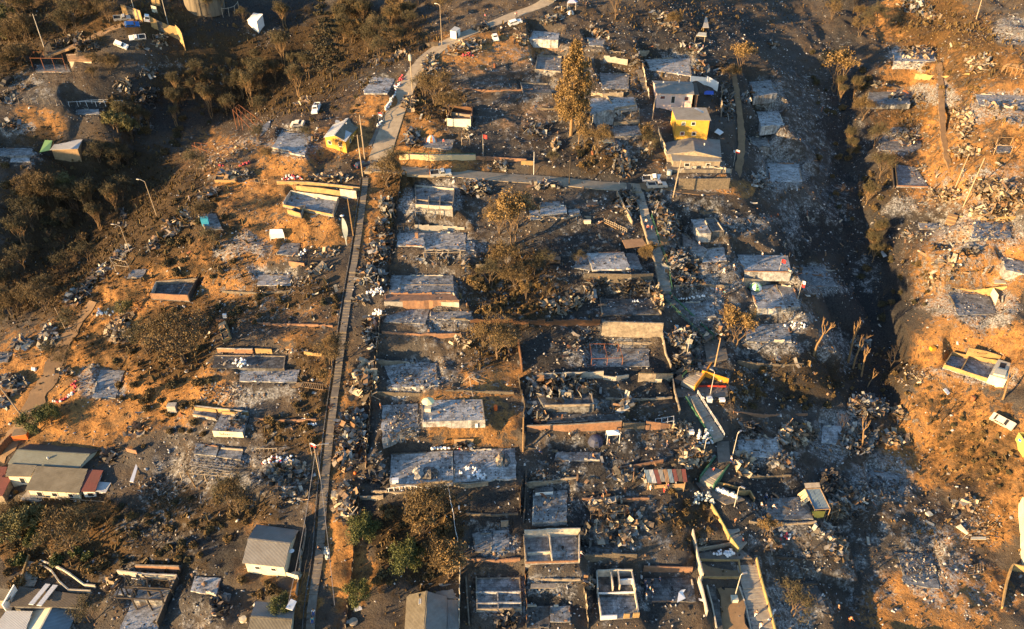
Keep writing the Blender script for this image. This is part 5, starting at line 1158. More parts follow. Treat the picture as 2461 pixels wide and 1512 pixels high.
pole('22 2080,1300',6.2,'lamp mast on the right border of the stair landing','polec',r=.07,arm=(.3,.2),name='street_lamp',cat='lamp')
pole('23 2100,355',5.2,'lamp mast in the bed above the walled stairway','polec',r=.07,arm=(.3,-.2),name='street_lamp',cat='lamp')
pole('23 2100,1225',6.5,'lamp mast on a white footing in the striped garden','polec',r=.08,arm=(.4,.1),name='street_lamp',cat='lamp')
pole('22 105,1240',8.5,'burnt pale trunk like pole at the plot corner','bark_warm',r=.16)
pole('10 2148,1505',6.5,'red flag on a thin pole behind the green mesh fence','polec',r=.05,name='flagpole',cat='flag',flag=('cl_red','cl_red'))
pole('10 1160,1150',2.6,'red and white flag by the sacks at the road edge','polec',r=.05,name='flagpole',cat='flag',flag=('cl_red','cl_white'))
pole('21 2090,60',4.6,'white and red flag behind the corrugated fence','polec',r=.05,name='flagpole',cat='flag',flag=('cl_white','cl_red'))
pole('31 105,1045',3.0,'small red flag on the upper ravine slab','polec',r=.04,name='flagpole',cat='flag',flag=('cl_red','cl_red'))
pole('31 280,1320',5.0,'white and red flag hanging over the ravine edge','polec',r=.05,name='flagpole',cat='flag',flag=('cl_white','cl_red',(1.0,1.6)))
pole('12 530,1290',3.4,'white and red flag above the red and white sack heap','polec',r=.04,name='flagpole',cat='flag',flag=('cl_white','cl_red'))
for s_,h_,mt,lb in [('ov 1265,522 1340,526 1420,524',.5,'ruin','low grey kerb wall below the joined slabs'),('ov 1232,778 1330,780 1442,778',1.2,'rustw','row of rusty sheets running into the peeling wall'),('ov 1265,1165 1330,1160 1385,1150',.7,'ruin','broken pale kerb wall above the smoky floor'),('ov 1262,1078 1340,1086',.5,'stone','stone footing left of the smoky strip of floor'),('ov 1455,960 1540,963 1615,958',.6,'ruin','footing wall on the dark terrace under the level landing'),('ov 1400,1200 1480,1205 1560,1200',.6,'brick','brick footing on the black plot below the striped stall'),('ov 1405,1340 1470,1338 1530,1340',1.0,'stone','stone bank behind the white walled rooms'),('ov 1268,1392 1330,1396 1395,1394',.5,'ruin','pale footing below the two room ruin'),('ov 1120,1236 1180,1240 1245,1236',.4,'stone','dark footing at the top of the dark lawn'),('ov 1122,1345 1190,1350 1250,1346',.5,'brick','brick footing beneath the mottled half floor'),('ov 893,1182 950,1186 1000,1184',.5,'ruin','grey footing above the shrub garden'),('ov 918,800 1010,806 1125,804',.5,'brick','thin brick bank wall beneath the purplish slab'),('ov 905,945 1010,948 1110,940 1235,946',.5,'stone','dark wavy bank edge above the raised deck'),('ov 905,868 980,872',.4,'ruin','short footing on the crumbled ash plot'),('ov 1130,775 1240,772',.8,'rustw','rusty sheet edge right of the slab with a basin'),('ov 535,702 620,706 700,700',.4,'stone','stone line under the western ash floor'),('ov 520,772 650,782 800,786',.6,'brick','long earth bank wall above the dark sack floor'),('ov 612,1008 690,1014 760,1010',.5,'brick','brick footing between scrawled ruin and stairway'),('ov 1640,506 1700,512 1765,508',.5,'stone','stone edge below the dirt track'),('ov 1620,690 1690,686 1750,690',.5,'ruin','pale kerb beside the people by the thin tree'),('ov 1772,872 1850,880 1930,878',.6,'stone','stone footing above the burnt shrubs on the ravine side'),('ov 1762,992 1850,1000 1940,998',.5,'brick','brick footing above the pale ash square'),('ov 1778,1142 1840,1148 1900,1144',.6,'stone','dark footing behind the blue roofed shelter yard'),('ov 1800,1256 1870,1262 1960,1258',.6,'ruin','pale retaining kerb under the shelter yard'),('ov 1865,1340 1940,1346 2010,1340',.4,'charred','charred timber edge above the ladder like rack'),('ov 1290,262 1370,266',.5,'stone','stone edge under the cellar floor near the tall eucalyptus'),('ov 1100,215 1190,220 1280,216',.4,'brick','brick footing inside the road bend plots'),('ov 1420,122 1500,128 1560,124',.5,'ruin','pale footing on the upper black hillside'),('ov 2290,520 2360,530 2440,522',.5,'ruin_ochre','sunlit footing between ash floors on the eastern slope'),('ov 2260,690 2340,700 2420,690',.5,'ruin_ochre','sunlit footing under the mottled eastern floor'),('ov 2200,180 2270,186 2330,180',.5,'ruin_ochre','sunlit footing on the upper bank under bleached boards'),('ov 1265,1130 1262,1200 1258,1262',.7,'charred','charred side wall left of the smoky floor'),('ov 1625,820 1560,826 1480,824',.5,'ruin','ash whitened footing under the peeling wall'),('ov 1120,1390 1124,1450 1128,1505',.6,'stone','stone side wall of the low walled grid floor')]:
 wall(s_,h_,lb,mt,jag=.45,name='broken_wall',th=.25)
 # houses
def quadpts(P,s,t): return (P[0]*(1-s)+P[1]*s)*(1-t)+(P[3]*(1-s)+P[2]*s)*t
def block(root,zg,eaves,He,rise,kind,wmat,rmat,rmat2=None,inset=.32,thick=.12,chim=None,wins=(),door=None,skirt=1.6,gable=None,doors=()):
 """one walled volume under a roof. eaves: 4 roof corners in survey pixels (front-left, front-right, back-right, back-left).
    kind: 'AB' ridge along the front, 'AD' ridge front to back, 'mono' rising to the back, 'flat'"""
 ze=zg+He;P=[onz(u,v,ze) for u,v in Q(eaves)];P=[Vector(p) for p in P]
 if kind=='mono':P[2]=onz(*Q(eaves)[2],ze+rise);P[3]=onz(*Q(eaves)[3],ze+rise)
 up=Vector((0,0,1));cen=sum(P,Vector())/4
 wl=[]
 for i in range(4):
  a=P[i];n1=(P[(i+1)%4]-a);n0=(P[i-1]-a);n1 .z=n0 .z=0;wl.append(a+n1 .normalized()*inset+n0 .normalized()*inset)
 zb=min(float(gz(p.x,p.y)) for p in wl)-skirt;zb=min(zb,zg-.5)
 mb=MB()
 if kind=='AB':
  r0=(wl[0]+wl[3])/2;r1=(wl[1]+wl[2])/2;r0 .z=r1 .z=ze+rise*.93;zz=ze-.02
  V=[Vector((p.x,p.y,zb)) for p in wl]+[Vector((p.x,p.y,zz)) for p in wl]+[r0,r1]
  mb.add(V,[(0,1,5,4),(2,3,7,6),(1,2,6,9,5),(3,0,4,8,7),(0,3,2,1)])
 elif kind=='AD':
  r0=(wl[0]+wl[1])/2;r1=(wl[2]+wl[3])/2;r0 .z=r1 .z=ze+rise*.93;zz=ze-.02
  V=[Vector((p.x,p.y,zb)) for p in wl]+[Vector((p.x,p.y,zz)) for p in wl]+[r0,r1]
  mb.add(V,[(1,2,6,5),(3,0,4,7),(0,1,5,8,4),(2,3,7,9,6),(0,3,2,1)])
 else :
  V=[Vector((p.x,p.y,zb)) for p in wl]+[Vector((p.x,p.y,p.z-.03)) for p in wl]
  mb.add(V,[(0,1,5,4),(1,2,6,5),(2,3,7,6),(3,0,4,7),(0,3,2,1)])
 mb.build('wall',M[wmat],root)
 def plane(a,b,c,d,mt,nm='roof'):
  q=MB();L=[a,b,c,d];q.add([p+up*thick for p in L]+L,[(0,1,2,3),(7,6,5,4),(0,4,5,1),(1,5,6,2),(2,6,7,3),(3,7,4,0)])
  o=q.build(nm,M[mt],root);ax=(b-a);ax.z=0
  an=math.atan2(ax.y,ax.x);mt_=Matrix.Rotation(-an,4,'Z');o.data.transform(mt_);o.rotation_euler=(0,0,an); return o
 if kind=='AB':
  m0=(P[0]+P[3])/2+up*rise;m1=(P[1]+P[2])/2+up*rise
  ro=plane(P[0],P[1],m1,m0,rmat);plane(m0,m1,P[2],P[3],rmat2 or rmat)
  q=MB();q.beam(m0+up*(thick+.02),m1+up*(thick+.02),.3,.06);q.build('ridge_cap',M[rmat],root)
 elif kind=='AD':
  m0=(P[0]+P[1])/2+up*rise;m1=(P[3]+P[2])/2+up*rise
  ro=plane(P[3],P[0],m0,m1,rmat);plane(P[1],P[2],m1,m0,rmat2 or rmat)
  q=MB();q.beam(m0+up*(thick+.02),m1+up*(thick+.02),.3,.06);q.build('ridge_cap',M[rmat],root)
 else :ro=plane(P[0],P[1],P[2],P[3],rmat)
 def opening(side,s,z,w,h,mat_='glass',nm='window',fr='white'):
  a,b=wl[side],wl[(side+1)%4];d=(b-a);d.z=0;d.normalize();o_=Vector((d.y,-d.x,0))
  c=a+(b-a)*s;c=Vector((c.x,c.y,zg+z));an=math.atan2(d.y,d.x)
  f=MB();t=.09
  for sx in (-1,1):f.box(c+d*sx*(w/2)+o_*.03,(t,.08,h+t),an)
  for sz in (-1,1):f.box(c+up*sz*(h/2)+o_*.03,(w-t-.01,.08,t),an)
  fo=f.build(nm,M[fr],root)
  g=MB();g.box(c+o_*.012,(w-.02,.035,h-.02),an);g.build('pane' if nm=='window' else 'door_leaf',M[mat_],fo)
 for w in wins:opening(*w)
 for w in doors:opening(*w)
 for (s,t,hh) in (chim or ()):
  p=quadpts(P,s,t);q=MB();b_=p.z+(rise*.5 if kind!='flat' else 0);q.lathe((p.x,p.y,b_-.6),[(.14,0),(.14,hh+.6),(.22,hh+.62),(.22,hh+.8),(.05,hh+.95)],8);q.build('flue',M['roof_zinc'],root)
 return P,wl
def house(name,label,zref,cat='house'):
 (u,v),=Q(zref);g=G(u,v); return empty(name,g,label,cat),g.z
h,z=house('house','yellow gabled house with cream and grey roof planes below the road bend','10 655,1395')
block(h,z,'10 640,1300 850,1338 985,1185 770,1125',2.7,1.0,'AD','yellow','roof_zinc','roof_olive',wins=[(0,.2,1.5,1.0,.9),(0,.72,1.5,1.1,1.1),(1,.3,1.5,.9,.9)],chim=[(.6,.7,.6)])
q=MB();P=[onz(*T(1,0,x,y),z+3.35) for x,y in ((745,1160),(870,1140),(880,1110),(760,1108))];q.prism(P,z+3.25,z+3.33);q.build('porch_roof',M['roof_zinc'],h)
q=MB();P=[onz(*T(1,0,x,y),z+2.95) for x,y in ((760,1308),(850,1338),(905,1270),(815,1230))];q.prism(P,[z+2.85,z+2.85,z+3.2,z+3.3],[z+2.95,z+2.95,z+3.3,z+3.4]);q.build('porch_roof',M['roof_zinc'],h)
h,z=house('house','pink walled house with grey roof and maroon window curtains','20 1390,950')
z+=.5
block(h,z,'20 1365,885 1722,897 1700,778 1322,765',2.6,.9,'AB','pink','roof_grey','roof_grey',chim=[(.65,.7,.9),(.25,.65,.4)],wins=[(0,.16,1.5,1.3,.9,'roof_red'),(0,.83,1.4,1.1,1.1,'roof_red')],doors=[(0,.46,1.0,1.0,1.9,'black','door','white')])
block(h,z,'20 1724,900 1768,902 1745,790 1704,785',2.2,.3,'mono','brick','roof_dark')
q=MB();P=[GO(*T(2,0,x,y)) for x,y in ((1680,790),(1835,805),(1940,865))]
root=empty('sheet_fence',P[0],'white sheet fence running off the pink house','fence')
for a,b,hh in ((P[0],P[1],2.2),(P[1],P[2],2.6)):
 d=(b-a).normalized();s=Vector((-d.y,d.x,0))*.04;q=MB();q.prism([a-s,a+s,b+s,b-s],min(a.z,b.z)-.5,[a.z+hh,a.z+hh,b.z+hh,b.z+hh]);q.build('fence_sheet',M['white'],root)
h,z=house('house','two storey bright yellow block with four small windows','20 1552,1275')
block(h,z,'20 1548,1135 1882,1140 1835,1022 1503,1015',4.9,.9,'mono','yellow','roof_grey',wins=[(0,.22,3.9,.9,.85,'roof_green'),(0,.52,3.9,1.0,.9),(0,.22,1.2,1.0,.9,'roof_red'),(0,.58,1.2,1.0,.9)])
q=MB();q.sheet(onz(*T(2,0,1765,1055),z+6.0),2.6,1.0,Matrix.Rotation(2.5,3,'Z'),.3);q.build('loose_roof_sheet',M['roof_zinc'],h)
h,z=house('house','grey roofed house with brown brick front behind the corrugated fence','ov 1622,402')
block(h,z,'ov 1602,372 1734,380 1730,337 1592,346',2.6,1.3,'AD','ruin','roof_grey','roof_grey',chim=[(.7,.5,.6)])
block(h,z,'ov 1616,388 1735,389 1728,372 1612,370',2.2,.45,'mono','ruin','roof_grey',wins=[(0,.3,1.2,1.2,.9),(0,.75,1.2,1.0,.9)])
h,z=house('barn','timber walled shed with pale tin roof beyond the valley','00 500,1480')
block(h,z,'00 473,1420 738,1407 790,1303 560,1305',2.3,.7,'mono','timber','roof_zinc')
h,z=house('hut','scorched white hut under a rusty tilted roof','00 640,665')
block(h,z,'00 645,582 868,585 880,505 625,515',2.4,1.7,'mono','ruin_pale','roof_rust',doors=[(0,.6,.95,.9,1.8,'black','door','ruin')])
h,z=house('house','sprawling house with green, brown and maroon roofs on the western brow','03 455,330')
block(h,z,'02 75,1362 745,1405 985,1215 285,1175',2.9,1.0,'AB','cream','roof_green','roof_dark',chim=[(.5,.25,.3)])
block(h,z,'02 238,1612 748,1640 832,1412 350,1385',2.3,.9,'mono','cream','roof_olive',wins=[(0,.2,1.2,1.1,1.2),(0,.5,1.3,1.1,.9),(0,.82,1.3,.9,.9)])
block(h,z,'02 52,1480 292,1485 352,1378 84,1364',2.6,.5,'mono','cream','roof_olive',wins=[(0,.55,1.3,1.0,1.4)])
block(h,z,'02 752,1625 898,1627 975,1425 838,1418',2.3,.7,'mono','white','roof_red',wins=[(0,.6,1.3,1.2,1.0)])
block(h,z,'02 905,1622 1000,1637 1052,1542 935,1532',2.0,.2,'mono','white','roof_zinc')
q=MB();a=onz(*T(0,3,185,275),z+.3);b=onz(*T(0,3,990,330),z+.3);d=(b-a).normalized();s=Vector((-d.y,d.x,0))
q.prism([a,b,b+s*2.2,a+s*2.2],z-2.6,z+.05);q.build('terrace',M['ruin_pale'],h)
q=MB();pts=[a+(b-a)*i/14 for i in range(15)]
for p in pts:q.beam(Vector((p.x,p.y,z+.05)),Vector((p.x,p.y,z+1.0)),.06)
q.beam(Vector((a.x,a.y,z+1.0)),Vector((b.x,b.y,z+1.0)),.07);q.build('railing',M['paletimber'],h)
h,z=house('house','maroon roofed house at the picture edge next to the sprawling house','03 20,260')
block(h,z,'03 -120,250 25,255 110,85 -60,75',2.2,.8,'mono','ruin','roof_red')
block(h,z,'02 -130,1490 45,1492 68,1392 -80,1385',2.6,.4,'mono','ruin','roof_red')
h,z=house('house','cream house with ribbed grey gable roof and a roof dish','13 255,1015')
block(h,z,'13 -130,890 268,932 405,580 5,525',2.7,1.2,'AB','cream','roof_grey','roof_grey',wins=[(0,.72,1.5,.9,.7),(0,.3,1.5,.9,.7)])
q=MB();c=onz(*T(1,3,338,778),z+3.0);q.lathe(c,[(.05,0),(.32,.06),(.45,.16)],10);q.build('dish',M['plastic_white'],h)
q=MB();a=onz(*T(1,3,268,1000),z);b=onz(*T(1,3,405,1040),z);d=(b-a).normalized();s=Vector((-d.y,d.x,0));q.prism([a,b,b+s*2,a+s*2],z-2,z+.02);q.box((a+b)/2+Vector((0,0,.5)),((b-a).length,.08,.9),math.atan2(d.y,d.x));q.build('porch',M['cream'],h)
h,z=house('house','low grey roofed house touching the bottom edge beneath a white tank','13 340,1640')
block(h,z,'13 -90,1600 322,1620 375,1290 0,1250',2.6,.7,'AB','cream','roof_olive','roof_grey')
h,z=house('house','house with gable roof toned tan for sun and grey for shade, standing in the dark garden','13 1400,1700')
block(h,z,'13 1392,1700 1800,1700 1806,1210 1425,1192',2.8,1.3,'AD','cream','roof_olive','roof_grey')  # roof slopes coloured tan and grey to stand for sun and shade
block(h,z,'13 1460,1190 1922,1232 1916,1090 1432,1078',2.7,.5,'mono','ruin','roof_grey')
block(h,z,'13 1806,1700 1915,1700 1921,1238 1806,1235',2.5,.2,'mono','ruin','roof_grey')
q=MB();P=[onz(*T(1,3,x,y),z+3.9) for x,y in ((1535,1275),(1600,1262),(1600,1215),(1540,1225))];q.prism(P,z+3.72,z+3.92);q.build('skylight',M['roof_zinc'],h)
h,z=house('house','house with gable roof toned cream for sun and blue for shade, at the lower corner','03 300,1900')
block(h,z,'03 60,1750 540,1760 755,1305 365,1245',2.8,1.3,'AD','white','cream','roof_blue')  # cream slope stands for the lit half, blue for the shaded half
block(h,z,'03 600,1500 720,1510 810,1370 740,1330',2.3,.2,'mono','white','roof_grey')
h,z=house('workshop','flat dark workshop roof with two white translucent strips','03 130,1400')
block(h,z,'03 95,1300 770,1310 840,1200 185,1110',2.3,.3,'mono','slab_dark','roof_dark')
for x0,y0,x1,y1 in ((430,1080,268,1275),(500,1090,345,1285)):
 q=MB();P=[onz(*T(0,3,x,y),z+3.0) for x,y in ((x0,y0),(x0+45,y0+5),(x1+45,y1+5),(x1,y1))];q.prism(P,z+2.86,z+2.98);q.build('roof_strip',M['white'],h)
h,z=house('house','white roofed lean-to house cut by the lower corner','03 30,1700')
block(h,z,'03 -120,1600 215,1600 310,1345 60,1340',2.5,.4,'mono','white','roof_zinc')
wall('03 75,1370 185,1180',2.6,'tall white panel wall at the back of the dark workshop','white',name='boundary_wall')
h,z=house('shed','low ochre roofed shed at the corner edge above white panels','03 -10,1180')
block(h,z,'03 -90,1240 95,1250 110,1140 -70,1125',2.0,.3,'mono','ruin','roof_olive')
h,z=house('shed','small white roadside shed with dark doorway','10 1840,358')
block(h,z,'10 1832,292 1890,303 1932,270 1878,252',2.2,.3,'mono','white','roof_zinc',inset=.08,doors=[(1,.3,.9,.7,1.7,'black','door','ruin')])
h,z=house('shed','white tin shed alone on the black slope by the water tank','ov 616,58')
def shed_px(g,w,d,he,rise,rz):
 o=[]
 for x,y,r_ in ((-1,-1,0),(1,-1,0),(1,1,rise),(-1,1,rise)):
  q_=g+Matrix.Rotation(rz,3,'Z')@Vector((x*w/2,y*d/2,0));u,v,_d=project([q_.x,q_.y,g.z+he+r_]);o.append('%.2f,%.2f'%(u,v))
 return 'ov '+' '.join(o)
block(h,z,shed_px(h.location,4.2,3.6,1.3,1.7,-.45),1.3,1.7,'mono','white','white',inset=.12)
h,z=house('stall','timber stall roofed by blue, red and orange striped sheets','23 1300,190')
zz=z+2.1;cols=['roof_blue','roof_zinc','roof_red','roof_grey','roof_rust','roof_blue','roof_red','roof_dark','roof_red']
A,B,C,E=[onz(*T(2,3,x,y),zz+k) for (x,y),k in zip(((1285,128),(1655,108),(1640,0),(1245,8)),(0,0,.8,.8))]
for i,m_ in enumerate(cols):
 q=MB();s0,s1=i/9+.004,(i+1)/9-.004;f= lambda s,t:(A*(1-s)+B*s)*(1-t)+(E*(1-s)+C*s)*t;dz=Vector((0,0,.03*(i%2)))
 L=[f(s0,-.06*(i%3)),f(s1,-.06*(i%3)),f(s1,1),f(s0,1)];q.add([p+dz+Vector((0,0,.05)) for p in L]+[p+dz for p in L],[(0,1,2,3),(7,6,5,4),(0,4,5,1),(1,5,6,2),(2,6,7,3),(3,7,4,0)]);q.build('roof_sheet',M[m_],h)
d=(B-A);d.z=0;d.normalize();s=Vector((-d.y,d.x,0))
q=MB();a=A+d*.2+s*.3;b=B-d*.2+s*.3;q.prism([a,b,b+s*.08,a+s*.08],z-.6,z+1.0);q.build('counter',M['timber'],h)
for p in (a,b,(a+b)/2,E+d*.2-s*.2,C-d*.2-s*.2):
 q=MB();q.beam(Vector((p.x,p.y,z-1)),Vector((p.x,p.y,zz+.1)),.12);q.build('post',M['timber'],h)
h,z=house('shelter','shelter with blue sheet roof and straw coloured side panel','33 440,480')
R_=[onz(*T(3,3,x,y),z+k) for (x,y),k in zip(((440,388),(588,380),(492,185),(348,192)),(1.6,1.6,2.3,2.3))]
for k in range(4):
 i,j=k%2,k//2;f= lambda s,t:quadpts(R_,s,t);q=MB();L=[f(i*.5+.01,j*.5),f(i*.5+.49,j*.5),f(i*.5+.49,j*.5+.5),f(i*.5+.01,j*.5+.5)];up=Vector((0,0,.05+.04*j))
 q.add([p+up for p in L]+[p+up-Vector((0,0,.05)) for p in L],[(0,1,2,3),(7,6,5,4),(0,4,5,1),(1,5,6,2),(2,6,7,3),(3,7,4,0)]);q.build('roof_sheet',M['roof_blue'],h)
for p in R_:
 q=MB();q.beam(Vector((p.x,p.y,z-1.5)),p+Vector((0,0,.2)),.1);q.build('post',M['timber'],h)
for i,j in ((0,1),(1,2),(2,3),(3,0)):
 q=MB();q.beam(R_[i]+Vector((0,0,.14)),R_[j]+Vector((0,0,.14)),.12);q.build('beam',M['timber'],h)
a,b=R_[3],R_[0].lerp(R_[3],.45);o_=(a-R_[2]).normalized()
for i in range(8):
 t0=i/8;p=a.lerp(b,t0);p2=a.lerp(b,t0+.115);q=MB();dn=o_*random.uniform(.7,1.3)-Vector((0,0,random.uniform(1.0,1.6)));up=Vector((0,0,.2));q.add([p+up,p2+up,p2+up+dn,p+up+dn],[(0,1,2,3)]);q.build('side_panel',M['sand'],h)
q=MB();q.add([R_[3]+Vector((0,0,.35)),R_[2]+Vector((0,0,.35)),R_[2]+Vector((0,.9,.75)),R_[3]+Vector((0,.9,.75))],[(0,1,2,3)]);q.build('ridge_sheet',M['paletimber'],h)
q=MB();c=R_[0].lerp(R_[1],.2);
q.add([c+Vector((-1.2,-.1,-.1)),c+Vector((1.4,-.2,-.1)),c+Vector((1.2,-.5,-1.6)),c+Vector((-.4,-.6,-1.5))],[(0,1,2,3)]);q.build('awning',M['leaf_green'],h)
h,z=house('ruin_room','bright cream flat roofed room at the end of the sunlit ruin','32 2185,640','ruin')
block(h,z,'32 2092,520 2258,570 2292,410 2175,372',2.2,.1,'flat','cream','cream',inset=.05,thick=.06)
q=MB();P=[onz(*T(3,2,x,y),z+2.4) for x,y in ((2185,440),(2240,455),(2255,410),(2200,398))];q.prism(P,z+2.28,z+2.31);q.build('roof_opening',M['black'],h)
q=MB();P=[onz(*T(3,2,x,y),z+2.5) for x,y in ((2130,510),(2240,535),(2258,480),(2150,455))];q.prism(P,z+2.28,z+2.62);q.build('raised_lid',M['cream'],h)
g=G(492,10);root=empty('water_tank',g,'huge round concrete water tank with black streaks','tank')
m,t,b=newmat('streaked_concrete');tc=t.nodes.new('ShaderNodeTexCoord');mp=N(t,'ShaderNodeMapping');mp.inputs['Scale'].default_value=(1,1,.06);t.links.new(tc.outputs['Object'],mp.inputs[0])
n1=noise(t,.9,6,.7,mp.outputs[0]);c=mix(t,ramp(t,n1,[(.42,(0,0,0)),(.62,(1,1,1))]),(.16,.135,.10),(.045,.04,.034));t.links.new(c,b.inputs['Base Color']);b.inputs['Roughness'].default_value=.9  # concrete tone darkened to stand in for shade; the streaks are its own
q=MB();q.lathe(g,[(6.4,-3),(6.4,6.5),(6.55,6.5),(6.55,6.9),(6.2,6.9)],48);q.build('shell',m,root)
q=MB();q.lathe(g+Vector((0,0,6.92)),[(6.3,0),(6.0,.5),(.3,1.1)],48);q.build('lid',M['slab'],root)
# scrap heaps: masses of mangled sheets
PALE=[]
def heap(tile,n,hgt,label,mat='scrap',L=(.9,2.5),bend=.7,cat='scrap heap',name='scrap_heap',steep=.55,big=0):
 """centre x,y and half sizes in enlargement pixels: 'tile cx,cy rx,ry [angle]'"""
 w=tile.split();cx,cy=map(float,w[1].split(','));rx,ry=map(float,w[2].split(','));an=R(float(w[3])) if len(w)>3 else 0
 c,r=int(w[0][0]),int(w[0][1]);g0=GO(*T(c,r,cx,cy));mb=MB()
 for i in range(int(n*1.25)):
  a=random.uniform(0,6.28);q=random.random()**.6;x=math.cos(a)*q*rx;y=math.sin(a)*q*ry
  p=GO(*T(c,r,cx+x*math.cos(an)-y*math.sin(an),cy+x*math.sin(an)+y*math.cos(an)))
  rot=(Matrix.Rotation(random.uniform(0,6.28),3,'Z')@Matrix.Rotation(random.gauss(0,steep),3,'Y')@Matrix.Rotation(random.gauss(0,steep),3,'X'))
  l=random.uniform(*L);wd=l*random.uniform(.16,.5)
  if random.random()<.22:wd=random.uniform(.08,.2);l*=1.3
  z=random.random()**.8*hgt*.8*max(1-q*q,.05)+.12
  mb.sheet((p.x,p.y,p.z+z),l,wd,rot,bend*random.uniform(.2,1.2),4)
 o=mb.build(name,M[mat],loc=g0);tag(o,label,cat,kind='stuff'); return o
def dome(tile,hgt,label,mat,name='ash_pile'):
 w=tile.split();cx,cy=map(float,w[1].split(','));rx,ry=map(float,w[2].split(','));c,r=int(w[0][0]),int(w[0][1]);g=GO(*T(c,r,cx,cy));e=GO(*T(c,r,cx+rx,cy));f=GO(*T(c,r,cx,cy+ry));ax=(e-g).to_2d().length;ay=(f-g).to_2d().length
 q=MB();n=22;q.lathe(g,[(1.05,-.1),(1.0,.02),(.78,.45*hgt),(.45,.85*hgt),(.08,hgt)],n,sx=ax,sy=ay);q.v=[(x+.25*random.uniform(-1,1),y+.25*random.uniform(-1,1),zz*1+random.uniform(-.06,.12)) for x,y,zz in q.v]
 o=q.build(name,M[mat],loc=g);tag(o,label,'ash pile'); return o
heap('00 800,445 155,55 0',130,2.0,'black scrap mountain beside the far dirt road','scrap_dark')
heap('00 1515,385 85,65',70,1.6,'sunlit lumber pile in front of the ochre wall','scrap_warm',bend=.15)
heap('00 1320,455 65,16',25,.5,'flat stack of rusty sheets by the white wrecks','scrap_warm',bend=.1)
heap('00 1400,920 120,100',100,1.6,'dark mound of scrap near the valley edge','scrap_dark')
heap('00 1420,700 110,45',50,.5,'loose grey scrap on the black valley floor','scrap')
heap('00 100,1195 105,50',60,.9,'ash blue debris mound at the far left terrace','scrap')
heap('00 60,930 90,60',60,.9,'broken boards at the far left post row','scrap')
heap('00 600,410 130,25 -25',60,.8,'charred wreckage strung along the far dirt road','scrap_dark')
heap('00 765,340 40,35',25,.9,'small white wreck pile at the road shoulder','scrap')
heap('00 220,830 60,25',25,.6,'bright scrap scatter on the far terrace','scrap')
heap('00 1130,820 60,40',25,.8,'leaning boards on the far terrace','scrap')
heap('00 1210,830 40,90',35,1.8,'upright charred boards at the end of the white rail fence','scrap_warm',steep=1.1)
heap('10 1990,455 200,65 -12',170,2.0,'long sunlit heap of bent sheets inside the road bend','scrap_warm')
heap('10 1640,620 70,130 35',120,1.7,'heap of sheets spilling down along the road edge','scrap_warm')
heap('10 1450,985 65,80 20',70,1.4,'pale wreckage at the foot of the brown tree by the road','scrap_warm')
heap('10 2120,270 80,40',60,1.3,'charred vehicle parts heap behind the roadside shed','scrap_dark')
heap('10 1330,540 110,30 -25',45,.7,'sunlit boards on the brow above the pine wood','scrap_warm')
heap('10 1150,590 90,40',35,.7,'broken pieces at the brow beside lone stumps','scrap_warm')
heap('10 450,965 80,30 -25',40,.7,'sunlit wreckage at the brow behind the white pickup','scrap_warm')
heap('10 1480,1270 70,50',50,1.2,'grey roof scrap beside the dome tent','scrap')
heap('10 560,1320 30,60 25',20,.9,'leaning sheets between the grey slab and the yellow house','scrap')
heap('10 1480,1350 110,50',50,.8,'black charred heap against the green mesh fence','scrap_dark')
heap('10 1990,1260 30,60',12,.4,'scrap by the cream box room','scrap')
heap('20 80,380 80,60',60,1.0,'warm wreck heap below the upper road','scrap_warm')
heap('20 380,190 110,40 -8',55,.8,'grey twisted sheets below the violet canopy','scrap')
heap('20 460,105 80,35',35,.8,'tan tarpaulin rubbish around the violet canopy','scrap_warm')
heap('20 820,320 110,50 30',80,.7,'ash grey sheets behind the tall tree','scrap')
heap('20 1440,190 140,70 20',110,.8,'scattered white roof sheets on the upper black hillside','scrap')
heap('20 1720,470 140,50 20',70,.8,'litter of pale scraps above the ash plot','scrap')
heap('20 1785,665 95,80 25',110,1.7,'mangled blue grey sheets at the corner of the ash plot','scrap')
heap('20 2030,960 55,190 -8',150,1.6,'blue grey scrap strip lying between sheet fence and dirt path','scrap')
heap('20 1960,680 40,150 20',50,1.3,'leaning charred sheets beside the dirt path','scrap_dark')
heap('20 230,1240 130,55',90,1.1,'scrap and bright cloth scatter by the foot of the tall tree','scrap')
heap('20 410,1380 35,60',30,1.4,'pale upright wreck in the middle of the upper plots','scrap_warm')
heap('20 1270,1430 60,70',40,1.0,'grey sheets below the lower terrace','scrap')
heap('20 950,1460 100,50',40,.7,'broken tiles at the foot of the lower terrace','scrap')
heap('20 1160,600 50,60',45,1.4,'charred tangle at the top of the dark side steps','scrap_dark')
heap('20 2250,930 80,60',40,.7,'bent sheets on the shaded flank near the path','scrap')
heap('30 1400,70 170,75 12',170,1.5,'mixed scrap spread on the highest sunlit bank','scrap')
heap('30 1540,170 90,40',60,1.0,'sunlit boards spilling from the highest bank','scrap_warm')
heap('30 1410,500 190,70',150,.9,'bleached boards strewn in the middle of the sunlit bank','scrap_warm')
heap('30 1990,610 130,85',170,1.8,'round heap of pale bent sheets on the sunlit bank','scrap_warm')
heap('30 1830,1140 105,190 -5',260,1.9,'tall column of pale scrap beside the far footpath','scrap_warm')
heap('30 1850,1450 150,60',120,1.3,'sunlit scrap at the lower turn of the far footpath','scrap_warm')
heap('30 1310,1300 90,90',70,1.2,'grey sheets thrown over the ash floor beyond the ravine','scrap')
heap('30 1220,920 80,35',40,.5,'lumber stack on the shaded deck','scrap',bend=.1)
heap('30 1410,950 70,35',35,.9,'burnt appliance heap at the end of the shaded deck','scrap_dark')
heap('30 1050,800 60,30',25,.4,'flat sheets above the shaded deck','scrap',bend=.15)
heap('30 2200,1000 200,40',40,.3,'thin litter along the sunlit pale slab','scrap_warm')
